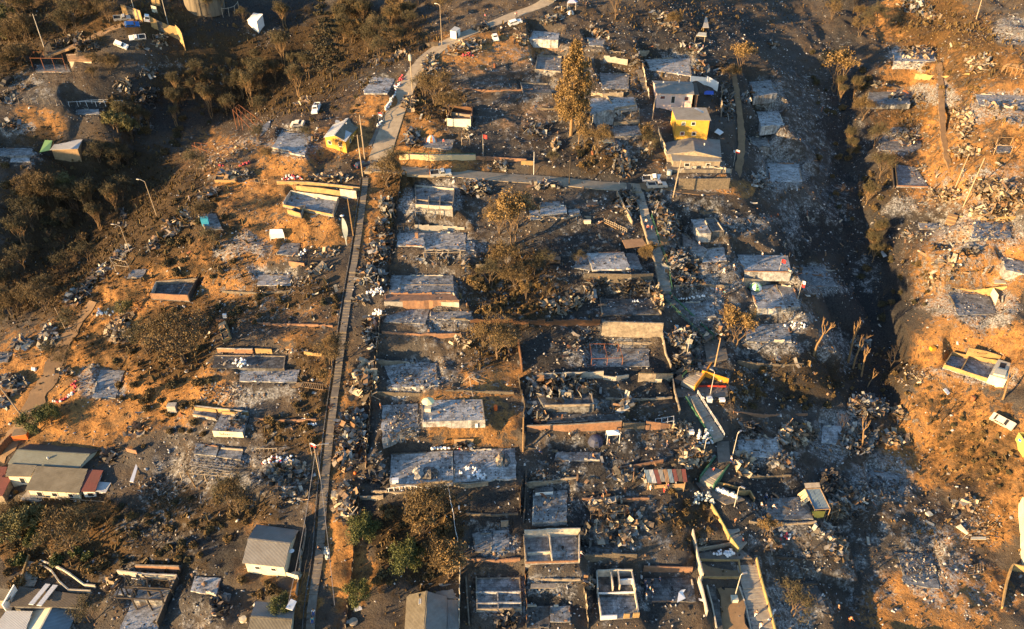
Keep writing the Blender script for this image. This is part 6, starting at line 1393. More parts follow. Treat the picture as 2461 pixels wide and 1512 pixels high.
heap('30 40,420 50,50',25,.5,'white litter on the dark slope by the ravine','scrap')
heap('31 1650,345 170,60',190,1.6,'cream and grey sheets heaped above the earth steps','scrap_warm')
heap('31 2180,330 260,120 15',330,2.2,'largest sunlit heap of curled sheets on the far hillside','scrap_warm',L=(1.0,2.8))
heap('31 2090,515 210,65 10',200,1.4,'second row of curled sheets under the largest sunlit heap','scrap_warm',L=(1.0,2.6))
heap('31 1900,240 60,50',45,1.0,'small bright heap near two leaning poles','scrap_warm')
heap('31 1450,80 60,60 35',30,.5,'boards leaning on the hut floor under the bank','scrap')
heap('31 1350,730 170,60',110,.4,'white rubble fan spreading across the ravine side','scrap',L=(.4,1.2))
heap('31 2100,680 260,110',160,.4,'speckled debris field on the sunlit slope','scrap_warm',L=(.3,1.0))
heap('31 1680,990 130,60',60,.6,'sunlit planks by the upright pointed board','scrap_warm')
heap('31 1580,1130 60,100',50,.9,'curled rusty sheets on the ravine bank','scrap_warm')
heap('31 1900,870 90,50',40,1.2,'charred furniture on the sunlit debris field','scrap_dark')
heap('31 250,1060 60,40',40,.6,'grey blocks beside the upper ravine slab','scrap',bend=.05)
heap('01 1980,340 120,45 -28',80,1.3,'long cream sheets folded over the brow','scrap_warm',L=(1,3))
heap('01 1920,440 80,50',40,1.2,'tilted grey sheets above the blue water cube','scrap')
heap('01 2230,150 180,45',140,1.3,'white and grey wreckage around the burnt pickup','scrap')
heap('01 1780,560 70,90 -20',50,.9,'poles and boards beside the blue cube slab','scrap_warm',bend=.1,L=(1.2,3))
heap('01 1640,640 140,90 -35',70,.5,'pale litter on the brow slope','scrap_warm')
heap('01 1450,810 80,45 -35',50,.8,'grey scraps on the brow near the street lamp','scrap')
heap('01 1150,900 110,50 -40',60,.7,'grey litter spilling into the valley','scrap')
heap('01 950,1080 130,60 -40',90,.9,'charred boards spilling off the brow','scrap')
heap('01 740,1290 150,70 -40',120,1.0,'grey sheet scraps along the lower brow','scrap')
heap('01 1200,1490 80,30',60,1.0,'cream wreck beginning above the white heap','scrap_warm')
heap('01 1990,40 170,40 -15',120,.9,'pink and cream rubble on the upper brow','scrap_warm',L=(.3,1.2))
heap('01 1170,560 35,110',50,1.0,'dark gully litter in the shadowed valley','scrap_dark')
heap('00 2200,1400 200,60 -20',130,.8,'broken masonry covering the upper brow','scrap_warm',L=(.3,1.2))
heap('11 1235,460 75,95 -10',110,2.0,'fan of upright rusty sheets by the top of the long stairway','scrap',steep=.9)
heap('11 1200,655 75,80',110,1.6,'pale barrel and bent sheets heap by the long stairway','scrap')
heap('11 1160,880 130,105',190,1.9,'broad grey heap of sheets beside the middle stairway','scrap')
heap('11 1080,1120 140,125',200,1.9,'rust and grey sheet heap just above the row of white sacks','scrap')
heap('11 1000,1330 85,30',20,.8,'thick pale planks lying under the row of white sacks','scrap_warm',bend=.08,L=(1.5,3))
heap('11 690,185 210,35',130,.8,'charred lumber on top of the long ochre retaining wall','scrap_warm',bend=.15)
heap('11 660,890 140,35 -8',60,.9,'sunlit planks at the edge of the canvas tent slab','scrap_warm',bend=.1)
heap('11 390,1150 200,50',90,.4,'white ash and brick litter on the western plots','scrap',L=(.3,.9))
heap('11 2080,280 150,80',130,1.4,'white twisted pipes and sheets under the bare roadside tree','scrap')
heap('11 1700,950 240,60',90,.6,'ash and boards below the timber frame','scrap',L=(.5,1.5))
heap('11 1970,1010 60,60',25,1.0,'orange lit folded sheet on the brown bank','scrap_warm')
heap('11 580,1040 120,40',40,.6,'odd furniture remains on the western plot','scrap_warm')
heap('11 2280,60 120,50',50,.9,'grey twisted roofing on the verge','scrap')
heap('12 1080,130 65,150 -4',110,1.5,'narrow heap of folded strips beside the stairway','scrap')
heap('12 1030,600 110,190 8',170,1.6,'tall heap of long pale strips against the rusty fence','scrap_warm',L=(1.2,3.2))
heap('12 910,1060 150,200 5',360,2.4,'biggest heap of crushed sheets beside the long stairway','scrap',L=(1,2.6))
heap('12 860,1340 130,80',120,1.4,'lower end of crushed sheets with an empty frame','scrap')
heap('12 320,1430 190,70',150,1.3,'cream and black wreckage beneath the red and white sacks','scrap_warm')
heap('12 330,310 300,20',40,.5,'sunlit brick fragments along the ochre wall','scrap_warm',L=(.3,.8))
heap('12 1950,210 110,50',50,.8,'charred chairs and boards beside the brown bush','scrap_warm')
heap('12 1500,540 260,140',220,.35,'knee deep white ash litter in the middle plot','scrap',L=(.25,.8))
heap('12 1380,980 190,190',260,.35,'pale crumbled tiles left of the raised grey deck','scrap',L=(.25,.8))
heap('12 1130,1330 60,60',40,.8,'colourful rubbish at the corner of the largest slab','scrap')
heap('12 1980,1190 90,30',40,.5,'cloth and bag litter behind the largest slab','scrap')
heap('02 1130,110 120,110 -25',150,1.8,'bright white crumpled sheets on the orange slope','scrap_warm',L=(1,2.6))
heap('02 460,170 80,120 25',130,1.5,'pale roofing sheets along the dirt track','scrap')
heap('02 230,230 110,40',60,.7,'flat grey sheets left of the dirt track','scrap')
heap('02 110,620 140,90',190,1.8,'grey and pale scrap heap at the western track end','scrap')
heap('02 30,780 60,60',40,1.0,'white sheet litter under the western scrap heap','scrap')
heap('02 1280,1050 80,60',60,.7,'fallen boards on the orange slope near the sprawling house','scrap_warm',bend=.2)
heap('02 620,500 90,30 10',30,.3,'thin lumber pieces on the orange slope','scrap_warm',bend=.05,L=(1.2,2.5))
heap('02 2250,950 60,60',60,.8,'rubble tipped on the raised scrawled ruin','scrap')
heap('02 2100,700 230,110',160,.4,'ash and stone litter above the scrawled ruin','scrap',L=(.25,.9))
heap('02 1030,1290 70,70',40,1.5,'charred tangle at the corner of the sprawling house','scrap_dark')
heap('13 860,330 120,200 -8',230,2.2,'sunlit rust and cream heap at the lower stairway','scrap_warm',L=(.8,2.4))
heap('13 300,70 230,90',190,1.2,'wide charred heap beside the lower stairway','scrap')
heap('13 360,250 150,70',60,.7,'rusty sheets tipped over the garden edge','scrap')
heap('13 2350,1450 110,70',90,.9,'black roofing scraps at the bottom edge','scrap_dark')
heap('13 1140,90 120,60',60,.8,'charred branches and frames beneath the largest slab','scrap_dark',bend=.2)
heap('21 1090,400 110,140 25',170,1.8,'blue grey sheets heaped against the cream slope wall','scrap')
heap('21 1350,370 80,65',80,1.3,'dark sheets right beside the earth path','scrap')
heap('21 1400,495 85,60 15',90,1.4,'red tiles and white sheets beside the earth path','scrap')
heap('21 1480,640 105,110',170,1.8,'pale blue heap of long sheets beside the ash slope','scrap')
heap('21 1590,1010 160,190 -20',320,2.2,'huge grey scrap slide right of the green railed stairs','scrap',L=(1,2.6))
heap('21 1700,1180 130,60',80,1.2,'charred sheets with a white cloth at the foot of the scrap slide','scrap')
heap('21 750,1230 70,110',80,1.3,'curled pale sheets beneath the tall retaining wall','scrap')
heap('21 1120,1200 180,70',110,1.0,'charred boards and tins beneath the tall retaining wall','scrap_dark')
heap('21 810,1150 85,25',30,.9,'stack of clean grey roofing sheets under the retaining wall','scrap',bend=.1)
heap('21 1380,1320 45,130 -12',70,2.2,'tall sunlit plank stack leaning at the stair corner','scrap_warm',steep=1.2,bend=.15,L=(1.2,2.8))
heap('21 480,1370 220,90',110,1.0,'sunlit boards and hanging cloth in the dry garden','scrap_warm')
heap('21 330,240 170,40',70,.7,'white rubbish dumped on the road verge','scrap')
heap('21 1060,60 110,110',140,1.6,'pile of upright wrecked sheets beside the white pickup','scrap',steep=.9)
heap('21 2330,200 90,90',70,1.0,'pale scraps at the bend of the dirt track','scrap')
heap('22 1640,180 190,85',240,1.9,'long grey scrap mound bounded by a sooty path','scrap')
heap('22 1650,430 130,140 -25',200,1.7,'dark tangle of bars and sheets beside the orange stairs','scrap_dark')
heap('22 1590,1060 120,100',180,1.3,'sunlit sticks and branches in front of the brick wall','scrap_warm',bend=.2,L=(.5,1.6))
heap('22 1720,1290 160,100',190,1.7,'sunlit timber and sheet heap above the striped stall','scrap_warm',bend=.3)
heap('22 450,640 320,110',260,2.0,'blue and white sheets thrown across the buried ruin','scrap',L=(1,3.2),steep=.7)
heap('22 250,880 110,60 25',60,1.0,'blue grey sheets at the lower corner of the buried ruin','scrap')
heap('22 760,240 230,140',170,.4,'ash and brick litter around the rust red frame','scrap',L=(.3,.9))
heap('22 1060,800 110,70',20,.9,'two long pale sheets on the dark terrace','scrap',L=(1.5,3))
heap('22 2190,1370 90,110 -25',110,1.6,'pale sheets piled past the stair landing','scrap_warm')
heap('22 2250,1040 100,60',80,.9,'dark roof panels on the ravine side plot','scrap_dark')
heap('22 1960,110 80,60',60,1.2,'pale pleated sheet heap by the green ramp','scrap')
heap('23 890,370 170,80',80,1.4,'sunlit bent sheets over the low charred stall','scrap_warm',L=(1.2,3))
heap('23 1040,530 260,35',100,.8,'row of rusty drums and sheets beneath the low charred stall','scrap_warm')
heap('23 960,640 190,80',60,.6,'brown boards on the sooty terrace','scrap',bend=.15,L=(1.2,2.6))
heap('23 690,640 50,110',60,1.3,'charred sheets between the two walled ruins','scrap_dark')
heap('23 730,1080 50,50',30,.9,'crumpled pale sheet beside the white walled rooms','scrap_warm')
heap('23 380,330 250,150',120,.3,'fine rubble over the smoky floor','scrap_dark',L=(.2,.6))
heap('23 1460,390 130,60',30,.4,'bed frames and mats on the black plot','scrap_dark')
heap('23 1800,700 70,50',60,.5,'broken tiles behind the pale closing wall','scrap_warm',L=(.3,.8))
heap('23 1080,70 180,60',90,1.0,'crates and tubs left of the striped stall','scrap')
heap('23 330,80 200,60',90,.6,'litter along the broken pale kerb','scrap',L=(.3,1.2))
heap('23 1110,420 120,40',30,.6,'grey furniture frames beside bent sheets','scrap')
heap('32 270,1090 190,110',220,1.2,'orange lit roof fragments around the ash square','scrap_warm')
heap('32 930,830 180,120',220,1.3,'pale wreckage at the head of the fallen trunks','scrap')
heap('32 850,1130 200,150',230,1.1,'grey boards and sheets among black trunks','scrap')
heap('32 150,1330 140,60',90,.8,'rusty sheet with small posts near the ash square','scrap')
heap('32 1200,1130 140,70',90,.6,'bleached boards at the gully rim','scrap_warm')
heap('32 1380,560 190,60',80,.5,'bricks and boxes strewn below the sunlit ruin','scrap_warm',L=(.4,1.1))
heap('32 1230,900 90,70',60,1.2,'cream lit boulder like rubble at the bank edge','scrap_warm',bend=.1)
heap('32 2060,310 180,20 10',40,.4,'wall rubble behind the sunlit ruin','scrap_warm',L=(.4,1))
heap('32 870,240 100,60',50,.8,'boards leaning among the standing snags','scrap')
heap('33 620,130 130,110',190,1.6,'dark curled sheets behind the blue roofed shelter','scrap_dark',L=(1,2.6))
heap('33 750,330 170,140',240,1.1,'grey block and sheet litter east of the shelter','scrap')
heap('33 650,400 110,80',130,1.6,'broken crates and bright sheets by the shelter corner','scrap_warm')
heap('33 520,590 150,60',90,.7,'corrugated panels on the yard edge','scrap')
heap('33 1050,190 220,120 20',200,.7,'grey stones and blocks in the dark gully','scrap',bend=.05,L=(.4,1.0))
heap('33 660,760 110,90 35',90,1.0,'sunlit sticks at the rim of the shaded gully','scrap_warm',bend=.2)
heap('33 1850,330 150,60',60,.8,'burnt planks on the sunlit lower bank','scrap_warm')
heap('33 1450,880 230,200',260,.3,'speckled rubble on the lower sunlit slope','scrap',L=(.2,.7))
heap('33 2000,550 200,150',120,.3,'bleached splinters on the lower sunlit bank','scrap_warm',L=(.3,.9))
heap('33 300,900 200,150',140,.4,'fragments across the black lower plot','scrap',L=(.25,.8))
heap('33 50,700 60,80',40,.8,'straw panels by the stair fork','scrap_warm')
heap('03 1340,1020 170,30',60,.4,'grey shrubs of scrap along the cream lower wall','scrap')
heap('03 1060,1080 60,70',40,.5,'brick pile near the brown garden','scrap_warm')
heap('03 2090,1300 80,100',60,.5,'charred planks on the tilted floor','scrap_dark')
dome('12 1540,1450 60,70',1.2,'pale tall ash pile on the largest slab','slab_pale')
dome('12 1640,1450 90,60',.8,'dark rubble mound lying against the pale ash pile','slab_dark')
dome('12 2310,1320 40,70',1.0,'tan ash pile near the end of the largest slab','ruin')
dome('12 2360,1330 40,60',.7,'black soot pile near the end of the largest slab','slab_dark')
# vehicles
car('ps','00 1100,215 1225,170','silver pickup parked against the first run of ochre wall','pickup')
car('hb','00 1205,255 1295,235','small blue hatchback on the orange forecourt','car')
car('vw','00 1395,230 1385,185','white van seen from behind between two ochre walls','van')
car('pw','00 1370,372 1240,372','old white flatbed pickup on the charred terrace','pickup',.95)
car('hw','00 1125,405 1180,455','white car with dark bonnet on the charred terrace','car')
car('pw','10 585,1015 560,1075','white pickup seen from behind on the orange brow','pickup')
car('ba','10 460,1185 345,1185','gutted pale car shell above the ash grey slab','wreck')
car('sw','10 2255,350 2272,405','white saloon with open door beside the roadside heap','car')
car('hw','20 -20,248 85,210','white car on the upper road','car')
car('hn','20 370,-5 412,15','dark and white car at the top of the upper road','car')
car('hn','11 950,90 1085,50','dark blue hatchback with red tail lights at the head of the long stairway','car')
car('ps','11 1668,142 1825,138','silver pickup with blue windscreen on the lower road','pickup')
car('pw','21 1245,160 1420,130','white double cab pickup on the dirt bend','pickup')
car('pa','21 1275,262 1455,258','beige silver pickup loaded with bags','pickup')
car('bp','01 2075,215 2225,215','rusty burnt pickup at the brow','wreck')
car('ba','32 2120,930 2310,1030','gutted white pickup like car on the orange terrace','wreck')
car('bb','10 2055,290 2190,255','black burnt car shell behind the white shed','wreck')
car('bb','22 1555,600 1600,500','black car wreck left of the orange stairs','wreck')
car('bb','00 250,570 180,590','burnt dark car among trees on the far west terrace','wreck')
car('bb','00 90,770 45,800','dark rounded wreck on the far west track','wreck')
c_=car('bp','02 2150,180 2130,60','pale green wrecked lorry cab lying in black soil','wreck')
g=G(*T(3,2,2400,1330));root=empty('skip_container',g,'yellow open container with a blue patch at the edge of the orange bank','container')
P=[G(*T(3,2,x,y)) for x,y in ((2385,1345),(2480,1330),(2440,1110),(2340,1130))];z=max(p.z for p in P)
q=MB();q.prism([P[0],P[1],P[2],P[3]],z-1.5,z+.15);q.build('floor',M['boat_yellow'],root)
for i in range(4):
 a,b=P[i],P[(i+1)%4];q=MB();d=(b-a).normalized();s=Vector((-d.y,d.x,0))*.08;q.prism([a-s,a+s,b+s,b-s],z-.6,z+1.3);q.build('side_wall',M['boat_yellow'],root)
q=MB();c=sum(P,Vector())/4;q.box((c.x,c.y,z+.45),(1.6,2.4,.5),.3);q.build('cover',M['boat_blue'],root)
# tents, canopies, tanks and other single things
def gable_tent(tile,h,label,mat,leg=1.0,name='canvas_tent'):
 P=[GO(u,v) for u,v in Q(tile)];z=sum(p.z for p in P)/4;root=empty(name,P[0],label,'tent');m0=(P[0]+P[3])/2;m1=(P[1]+P[2])/2;up=Vector((0,0,1))
 L=[Vector((p.x,p.y,z+leg)) for p in P];a=Vector((m0 .x,m0 .y,z+h));b=Vector((m1 .x,m1 .y,z+h));q=MB()
 B0=[Vector((p.x,p.y,z)) for p in P]
 q.add(L+[a,b]+B0,[(0,1,5,4),(2,3,4,5),(0,4,3),(1,2,5),(6,7,1,0),(8,9,3,2)]);q.build('canopy',M[mat],root)
 for p in P:q=MB();q.beam(p,Vector((p.x,p.y,z+leg)),.07);q.build('pole',M['plastic_white'],root)
def gazebo(tile,h,rise,label,mat):
 P=[GO(u,v) for u,v in Q(tile)];z=sum(p.z for p in P)/4;root=empty('gazebo',P[0],label,'canopy');c=sum(P,Vector())/4;L=[Vector((p.x,p.y,z+h)) for p in P];D_=[l-Vector((0,0,.3)) for l in L];ap=Vector((c.x,c.y,z+h+rise));q=MB()
 q.add(L+[ap]+D_,[(0,1,4),(1,2,4),(2,3,4),(3,0,4)]+[(5+i,5+(i+1)%4,(i+1)%4,i) for i in range(4)]);q.build('canopy',M[mat],root)
 for p in P:q=MB();q.beam(Vector((p.x,p.y,z-.2)),Vector((p.x,p.y,z+h-.02)),.08);q.build('leg',M['plastic_white'],root)
def dome_tent(tile,r,h,label,m1,m2,n=10):
 (u,v),=Q(tile);g=GO(u,v);root=empty('dome_tent',g,label,'tent')
 for k,mt in ((0,m1),(1,m2)):
  q=MB()
  for j in range(n):
   if j%2!=k: continue
   a0,a1=2*math.pi*j/n,2*math.pi*(j+1)/n;prof=[(1,0),(.93,.42),(.66,.78),(.3,.96),(.0,1)]
   vs=[g+Vector((r*p*math.cos(a),r*p*math.sin(a),h*z_)) for p,z_ in prof for a in (a0,a1)]
   q.add(vs,[(2*i,2*i+1,2*i+3,2*i+2) for i in range(4)])
  q.build('fabric_panel',M[mt],root)
 q=MB();q.add([g+Vector((-.35,-r*.97,.1)),g+Vector((.35,-r*.97,.1)),g+Vector((.12,-r*.75,h*.72)),g+Vector((-.12,-r*.75,h*.72))],[(0,1,2,3)]);q.build('door_flap',M['black'],root)
gable_tent('11 140,765 275,765 250,690 150,690',2.0,'white canvas tent above its dusty slab','canvas_white',1.2)
gazebo('22 895,1185 1010,1175 995,1110 885,1115',2.3,.5,'white canopy on four legs in front of the brick wall','canvas_white')
gazebo('20 520,110 600,110 620,60 530,58',2.2,.8,'violet canopy beside the top of the upper road','canvas_violet')
dome_tent('22 790,1160',1.5,1.7,'navy dome tent next to the white canopy','tent_navy','tent_navy')
dome_tent('10 1660,1335',1.35,1.6,'orange and white dome tent on a slab','canvas_white','tent_orange')
dome_tent('21 2300,1208',1.5,1.3,'white and green dome tent at the stone bank','canvas_white','tent_green')
dome_tent('20 555,135',1.2,1.3,'grey dome tent under the violet canopy','car_silver','slab_dark')
def boxy(tile,size,label,mat,name,cat,rz=0.,lift=0,lid=None):
 (u,v),=Q(tile);g=GO(u,v)+Vector((0,0,lift));root=empty(name,g,label,cat);q=MB();q.box(g+Vector((0,0,size[2]/2)),size,rz);q.build('body',M[mat],root)
 q=MB();q.box(g+Vector((0,0,size[2]+.035)),(size[0]*1.06,size[1]*1.06,.07),rz);q.build('lid',M[lid or mat],root); return root
boxy('01 1945,610',(1.6,1.4,1.7),'bright blue water cube on the brow slab','cyan','water_cube','water tank',.3)
def barrel(tile,r,h,label,mat,lying=False,name='barrel',cat='barrel'):
 (u,v),=Q(tile);g=GO(u,v);root=empty(name,g,label,cat);q=MB();q.lathe(g,[(r*.95,0),(r,.06),(r,h*.33),(r*1.04,h*.35),(r,h*.37),(r,h*.66),(r*1.04,h*.68),(r,h*.7),(r,h)],14);q.build('drum',M[mat],root,smooth=False)
 q=MB();q.lathe(g+Vector((0,0,h+.005)),[(r*1.03,0),(r*1.03,.05),(r*.2,.08)],14);q.build('lid',M[mat],root); return root
barrel('21 1485,140',.65,1.1,'grey green barrel by the corrugated fence','barrel')
barrel('03 2300,1430',.55,.5,'white lidded round tank on a stand below the ribbed roof house','cream',name='round_tank',cat='water tank')
barrel('13 922,1450',.7,.35,'round pale tub in the bare garden','paletimber',name='tub',cat='tub')
barrel('12 2265,850',.35,1.0,'small orange stove under a pale square lid','tarp_orange',name='stove',cat='stove')
boxy('22 1862,770',(1.0,1.0,.9),'white concrete footing of a lamp mast','white','concrete_footing','footing')
boxy('23 2097,1240',(1.1,1.0,.7),'cream footing of the lamp mast in the striped garden','cream','concrete_footing','footing')
boxy('22 1982,765',(1.1,.8,.5),'loose white box beneath the orange stairs','plastic_white','box','box')
boxy('21 710,600',(1.6,.6,.8),'cream freezer like box on the dark bank','cream','box','box',.05)
boxy('21 470,430',(1.0,.9,.35),'white square basin on joined slabs','plastic_white','basin','basin',0,0,'slab_dark')
boxy('21 785,385',(1.0,.9,.35),'white tub on the pinkish little slab','plastic_white','basin','basin',.1,0,'slab_dark')
boxy('21 400,960',(2.6,1.6,.8),'reddish brick box at the left of the big clean slab','brick','brick_tank','tank',0)
boxy('12 2010,1495',(.5,.5,.4),'white bucket among ash on the largest slab','plastic_white','bucket','bucket')
boxy('13 1320,130',(1.1,.7,.9),'white stove at the corner of the largest slab','plastic_white','stove','stove',.05)
boxy('12 1625,860',(1.1,.8,.8),'cream cabinet under the pale parasol','cream','cabinet','cabinet')
boxy('12 2085,1010',(.5,.5,.9),'white heater against the brown deck wall','plastic_white','heater','heater')
boxy('23 300,225',(3.2,1.0,.8),'pale bath tub on the smoky floor','plastic_white','bath_tub','bath',.1,0,'slab_dark')
boxy('02 1640,860',(1.6,1.2,1.6),'grey tin cupboard among dry stalks','zincw','cupboard','cupboard',.05)
boxy('02 215,1105',(2.6,2.0,1.3),'orange tarpaulin box at the garden corner','tarp_orange','covered_crate','crate',.2,0,'timber')
boxy('12 1965,1165',(3.6,.15,1.0),'long tan board standing behind the largest slab','timber','board','board',.02)
boxy('22 1365,590',(2.0,.12,.8),'pale board leaning on the brown retaining wall','ruin_pale','board','board')
boxy('22 1210,1030',(.5,.1,1.3),'pale door panel standing in the stone hollow','paletimber','board','board')
boxy('02 1250,1255',(2.4,.15,.9),'long terracotta board on the slope beside the sprawling house','brick','board','board',-.3)
boxy('11 1520,735',(.7,.7,1.3),'scorched red chimney stub on white ash','brick','chimney_stub','chimney')
boxy('13 2350,540',(1.3,.25,1.4),'pointed grey gable piece standing in the dark lawn','ruin','gable_fragment','ruin',.1)
boxy('01 2130,1490',(.8,.5,.8),'upright white fridge in the black hollow','plastic_white','fridge','fridge')
boxy('22 1690,1075',(1.0,.8,.7),'white washing machine between timber heap and sack mound','plastic_white','washing_machine','appliance')
boxy('33 1520,430',(1.0,.9,.3),'ribbed pale crate on the sunlit lower bank','cream','crate','crate',.3)
boxy('32 1550,285',(1.0,.9,.8),'orange cube at the edge of the sunlit ruin','orange_paint','crate','crate',.2)
barrel('32 1930,760',.45,1.0,'rust red drum on the orange terrace','rusty')
barrel('10 2255,640',.4,1.2,'rusty leaning drum in the middle of burnt plots','rusty')
def flat_thing(tile,label,mat,name,cat,lift=.5,slope=0.):
 px=Q(tile);P=[GO(u,v) for u,v in px];z=sum(p.z for p in P)/len(P)+lift;V=[onz(u,v,z+slope*(i>=len(px)/2)) for i,(u,v) in enumerate(px)]
 n=len(V);up=Vector((0,0,.05));q=MB();q.add([p+up for p in V]+[p-up for p in V],[tuple(range(n)),tuple(range(n,2*n))[::-1]]+[(i,n+i,n+(i+1)%n,(i+1)%n) for i in range(n)]);o=q.build(name,M[mat],loc=V[0]); return tag(o,label,cat)
flat_thing('21 1075,835 1275,808 1230,742 1040,760','tilted tin roof with rusty red stains above orange cloths','roof_rust','tin_roof','roof sheet',1.6,.5)
flat_thing('20 1740,340 1838,345 1835,310 1765,305','cream board roof of a scorched table frame','cream','tin_roof','roof sheet',1.3,.1)
flat_thing('20 1800,262 1862,262 1842,162 1828,160','narrow pale sheet standing on the black hillside','zincw','roof_sheet','roof sheet',.5,1.0)
flat_thing('20 1912,1250 1965,1278 2000,1250 1945,1215','white square panel lying right of the yellow block','plastic_white','panel','panel',.3)
flat_thing('00 375,1440 470,1420 495,1330 425,1325','green tarpaulin slung beside the timber shed','tarp_green','tarpaulin','tarpaulin',.8,1.2)
flat_thing('20 1815,892 1905,895 1905,862 1820,858','bright blue tarpaulin behind the pink house','tarp_blue','tarpaulin','tarpaulin',.3)
flat_thing('23 1560,1260 1640,1220 1600,1140 1640,1135 1575,1165','crumpled white sheet on the dark yard','canvas_white','cloth','cloth',.4,.3)
flat_thing('13 280,1315 345,1335 385,1250 330,1225','white oblong tank cover beside the low grey roof','plastic_white','panel','panel',2.0)
flat_thing('13 935,1345 1003,1325 1000,1290 928,1310','pale board lying in the bare garden','plastic_white','panel','panel',.2)
flat_thing('13 1912,382 1925,382 1922,338 1910,338','small white plank on the dark lawn','plastic_white','panel','panel',.15)
flat_thing('03 1225,118 1260,125 1310,-50 1290,-60','long white plank slanting above the black garden','plastic_white','panel','panel',.3)
flat_thing('32 1655,660 1700,710 1720,690 1680,640','white folded sheet below the sunlit ruin','plastic_white','panel','panel',.3)
flat_thing('33 1775,545 1880,620 1895,605 1820,520','sunlit bench shaped board on the lower bank','cream','panel','panel',.5,.2)
flat_thing('33 1915,665 2060,665 2060,640 1920,640','second sunlit board lying on the lower bank','cream','panel','panel',.3)
flat_thing('32 265,985 360,1000 375,985 270,960','orange plank on the burnt ravine plot','orange_paint','panel','panel',.3)
flat_thing('23 175,1125 410,1125 415,1080 180,1085','cream counter slab lying in the soot plot','paletimber','panel','panel',.6)
flat_thing('23 785,600 850,600 885,710 810,710','brown door lying on the sooty terrace','paletimber','panel','panel',.3)
flat_thing('23 1000,610 1045,560 1090,650 1060,680','patterned mat propped on the sooty terrace','timber','panel','panel',.5,.3)
flat_thing('23 1810,1230 1815,1250 1700,1230 1720,1210','thin pale strip at the planter','plastic_white','panel','panel',.2)
flat_thing('31 1065,870 1090,920 1130,905 1090,835','white panel lying in the dark ravine','plastic_white','panel','panel',.2)
flat_thing('31 2135,1165 2250,1170 2260,1140 2145,1130','sunlit oblong tub at the far hillside edge','cream','panel','panel',.4)
flat_thing('31 2100,1270 2150,1370 2180,1280 2130,1210','upright leaf shaped sunlit board on the far slope','cream','panel','panel',.8,1.0)
q=G(*T(1,2,1625,860));g=GO(*T(1,2,1632,845));root=empty('parasol',g,'pale yellow parasol on the raised grey deck','parasol')
q=MB();q.lathe(g+Vector((0,0,2.0)),[(1.25,0),(1.2,.08),(.6,.42),(.05,.62)],8);q.build('canopy',M['umb'],root);q=MB();q.tube([g,g+Vector((0,0,2.5))],.04,6);q.build('pole',M['steel'],root)
g=G(*T(1,1,862,812));root=empty('flagpole',g,'mast wrapped in a hanging green and white cloth by the long stairway','flag');q=MB();q.tube([g,g+Vector((-.2,0,7.6))],[.07,.05],6);q.build('shaft',M['polec'],root)
q=MB();vs=[]
for i in range(9):
 t_=i/8;wd=.75*math.sin(math.pi*min(t_*1.1+.08,1));z_=g.z+7.0-6.6*t_;vs+=[(g.x-.2-wd*.5,g.y-.12+.1*math.sin(9*t_),z_),(g.x-.05+wd,g.y-.12-.1*math.sin(7*t_),z_)]
q.add(vs,[(2*i,2*i+2,2*i+3,2*i+1) for i in range(8)]);q.build('flag',M['barrel'],root);q=MB();q.lathe(g+Vector((-.2,0,7.5)),[(.1,0),(.5,.1),(.1,.3)],8);q.build('finial',M['plastic_white'],root)
poly,z,root=SCRAWL;a,b=poly[3],poly[2];d=(b-a).normalized();o_=Vector((d.y,-d.x,0));Lw=(b-a).length
for s_ in ([(.26,-.35),(.22,-.3),(.22,-.5),(.27,-.6),(.26,-.85),(.21,-.9)],[(.30,-.6),(.29,-.85),(.33,-.85),(.34,-.6)],[(.36,-.3),(.37,-.9)],[(.40,-.8),(.43,-.6),(.41,-.9),(.45,-.85)],[(.47,-.6),(.47,-.9),(.50,-.6)],[(.53,-.65),(.56,-.75),(.53,-.9)],[(.60,-.7),(.66,-.72)]):
 q=MB()
 for (s0,z0),(s1,z1) in zip(s_,s_[1:]):q.beam(a+d*s0*Lw+o_*.02+Vector((0,0,z0)),a+d*s1*Lw+o_*.02+Vector((0,0,z1)),.09,.02)
 q.build('lettering',M['black'],root)
q=MB();q.prism([a+o_*.004,b+o_*.004,b+o_*.012,a+o_*.012],z-1.9,z-.01);q.build('front_wall',M['cream'],root)
for i,s_ in enumerate(['21 1650,175 1690,210 1740,205 1765,250','21 1775,180 1800,215 1785,260 1760,270','21 1830,190 1825,240 1790,268','21 1835,190 1890,250','21 1630,212 1740,250']):
 P=[G(u,v)+Vector((0,0,.3)) for u,v in Q(s_)];q=MB();q.tube(P,.13,6);tag(q.build('pipe',M['plastic_white'],loc=P[0]),'bent white pipe lying below the stone retaining wall','pipe','white pipes under the stone retaining wall')
for i,s_ in enumerate(['12 2015,555 2050,740','12 2015,560 2165,590','12 2015,560 1940,605','12 2015,560 2110,600']):
 P=[G(u,v)+Vector((0,0,.2+.5*(k==0))) for k,(u,v) in enumerate(Q(s_))];q=MB();q.tube(P,.07,5);tag(q.build('bamboo_pole',M['paletimber'],loc=P[0]),'thin bleached pole fanned out behind the raised deck','pole','fan of thin poles behind the raised deck')
def cable(s_,h,label):
 px=Q(s_);P=[G(u,v)+Vector((0,0,h)) for u,v in px];q=MB();o=[]
 for a,b in zip(P,P[1:]):
  for i in range(10):t_=i/10;p=a.lerp(b,t_);p.z-=1.2*4*t_*(1-t_);o.append(p)
 o.append(P[-1]);q.tube(o,.035,4);tag(q.build('cable',M['steel'],loc=P[0]),label,'cable')
cable('13 612,60 370,1500',6.5,'sagging cable following the west side of the long stairway')
cable('13 625,60 790,1500',6.0,'thin cable sagging over the bare earth strip east of the stairway')
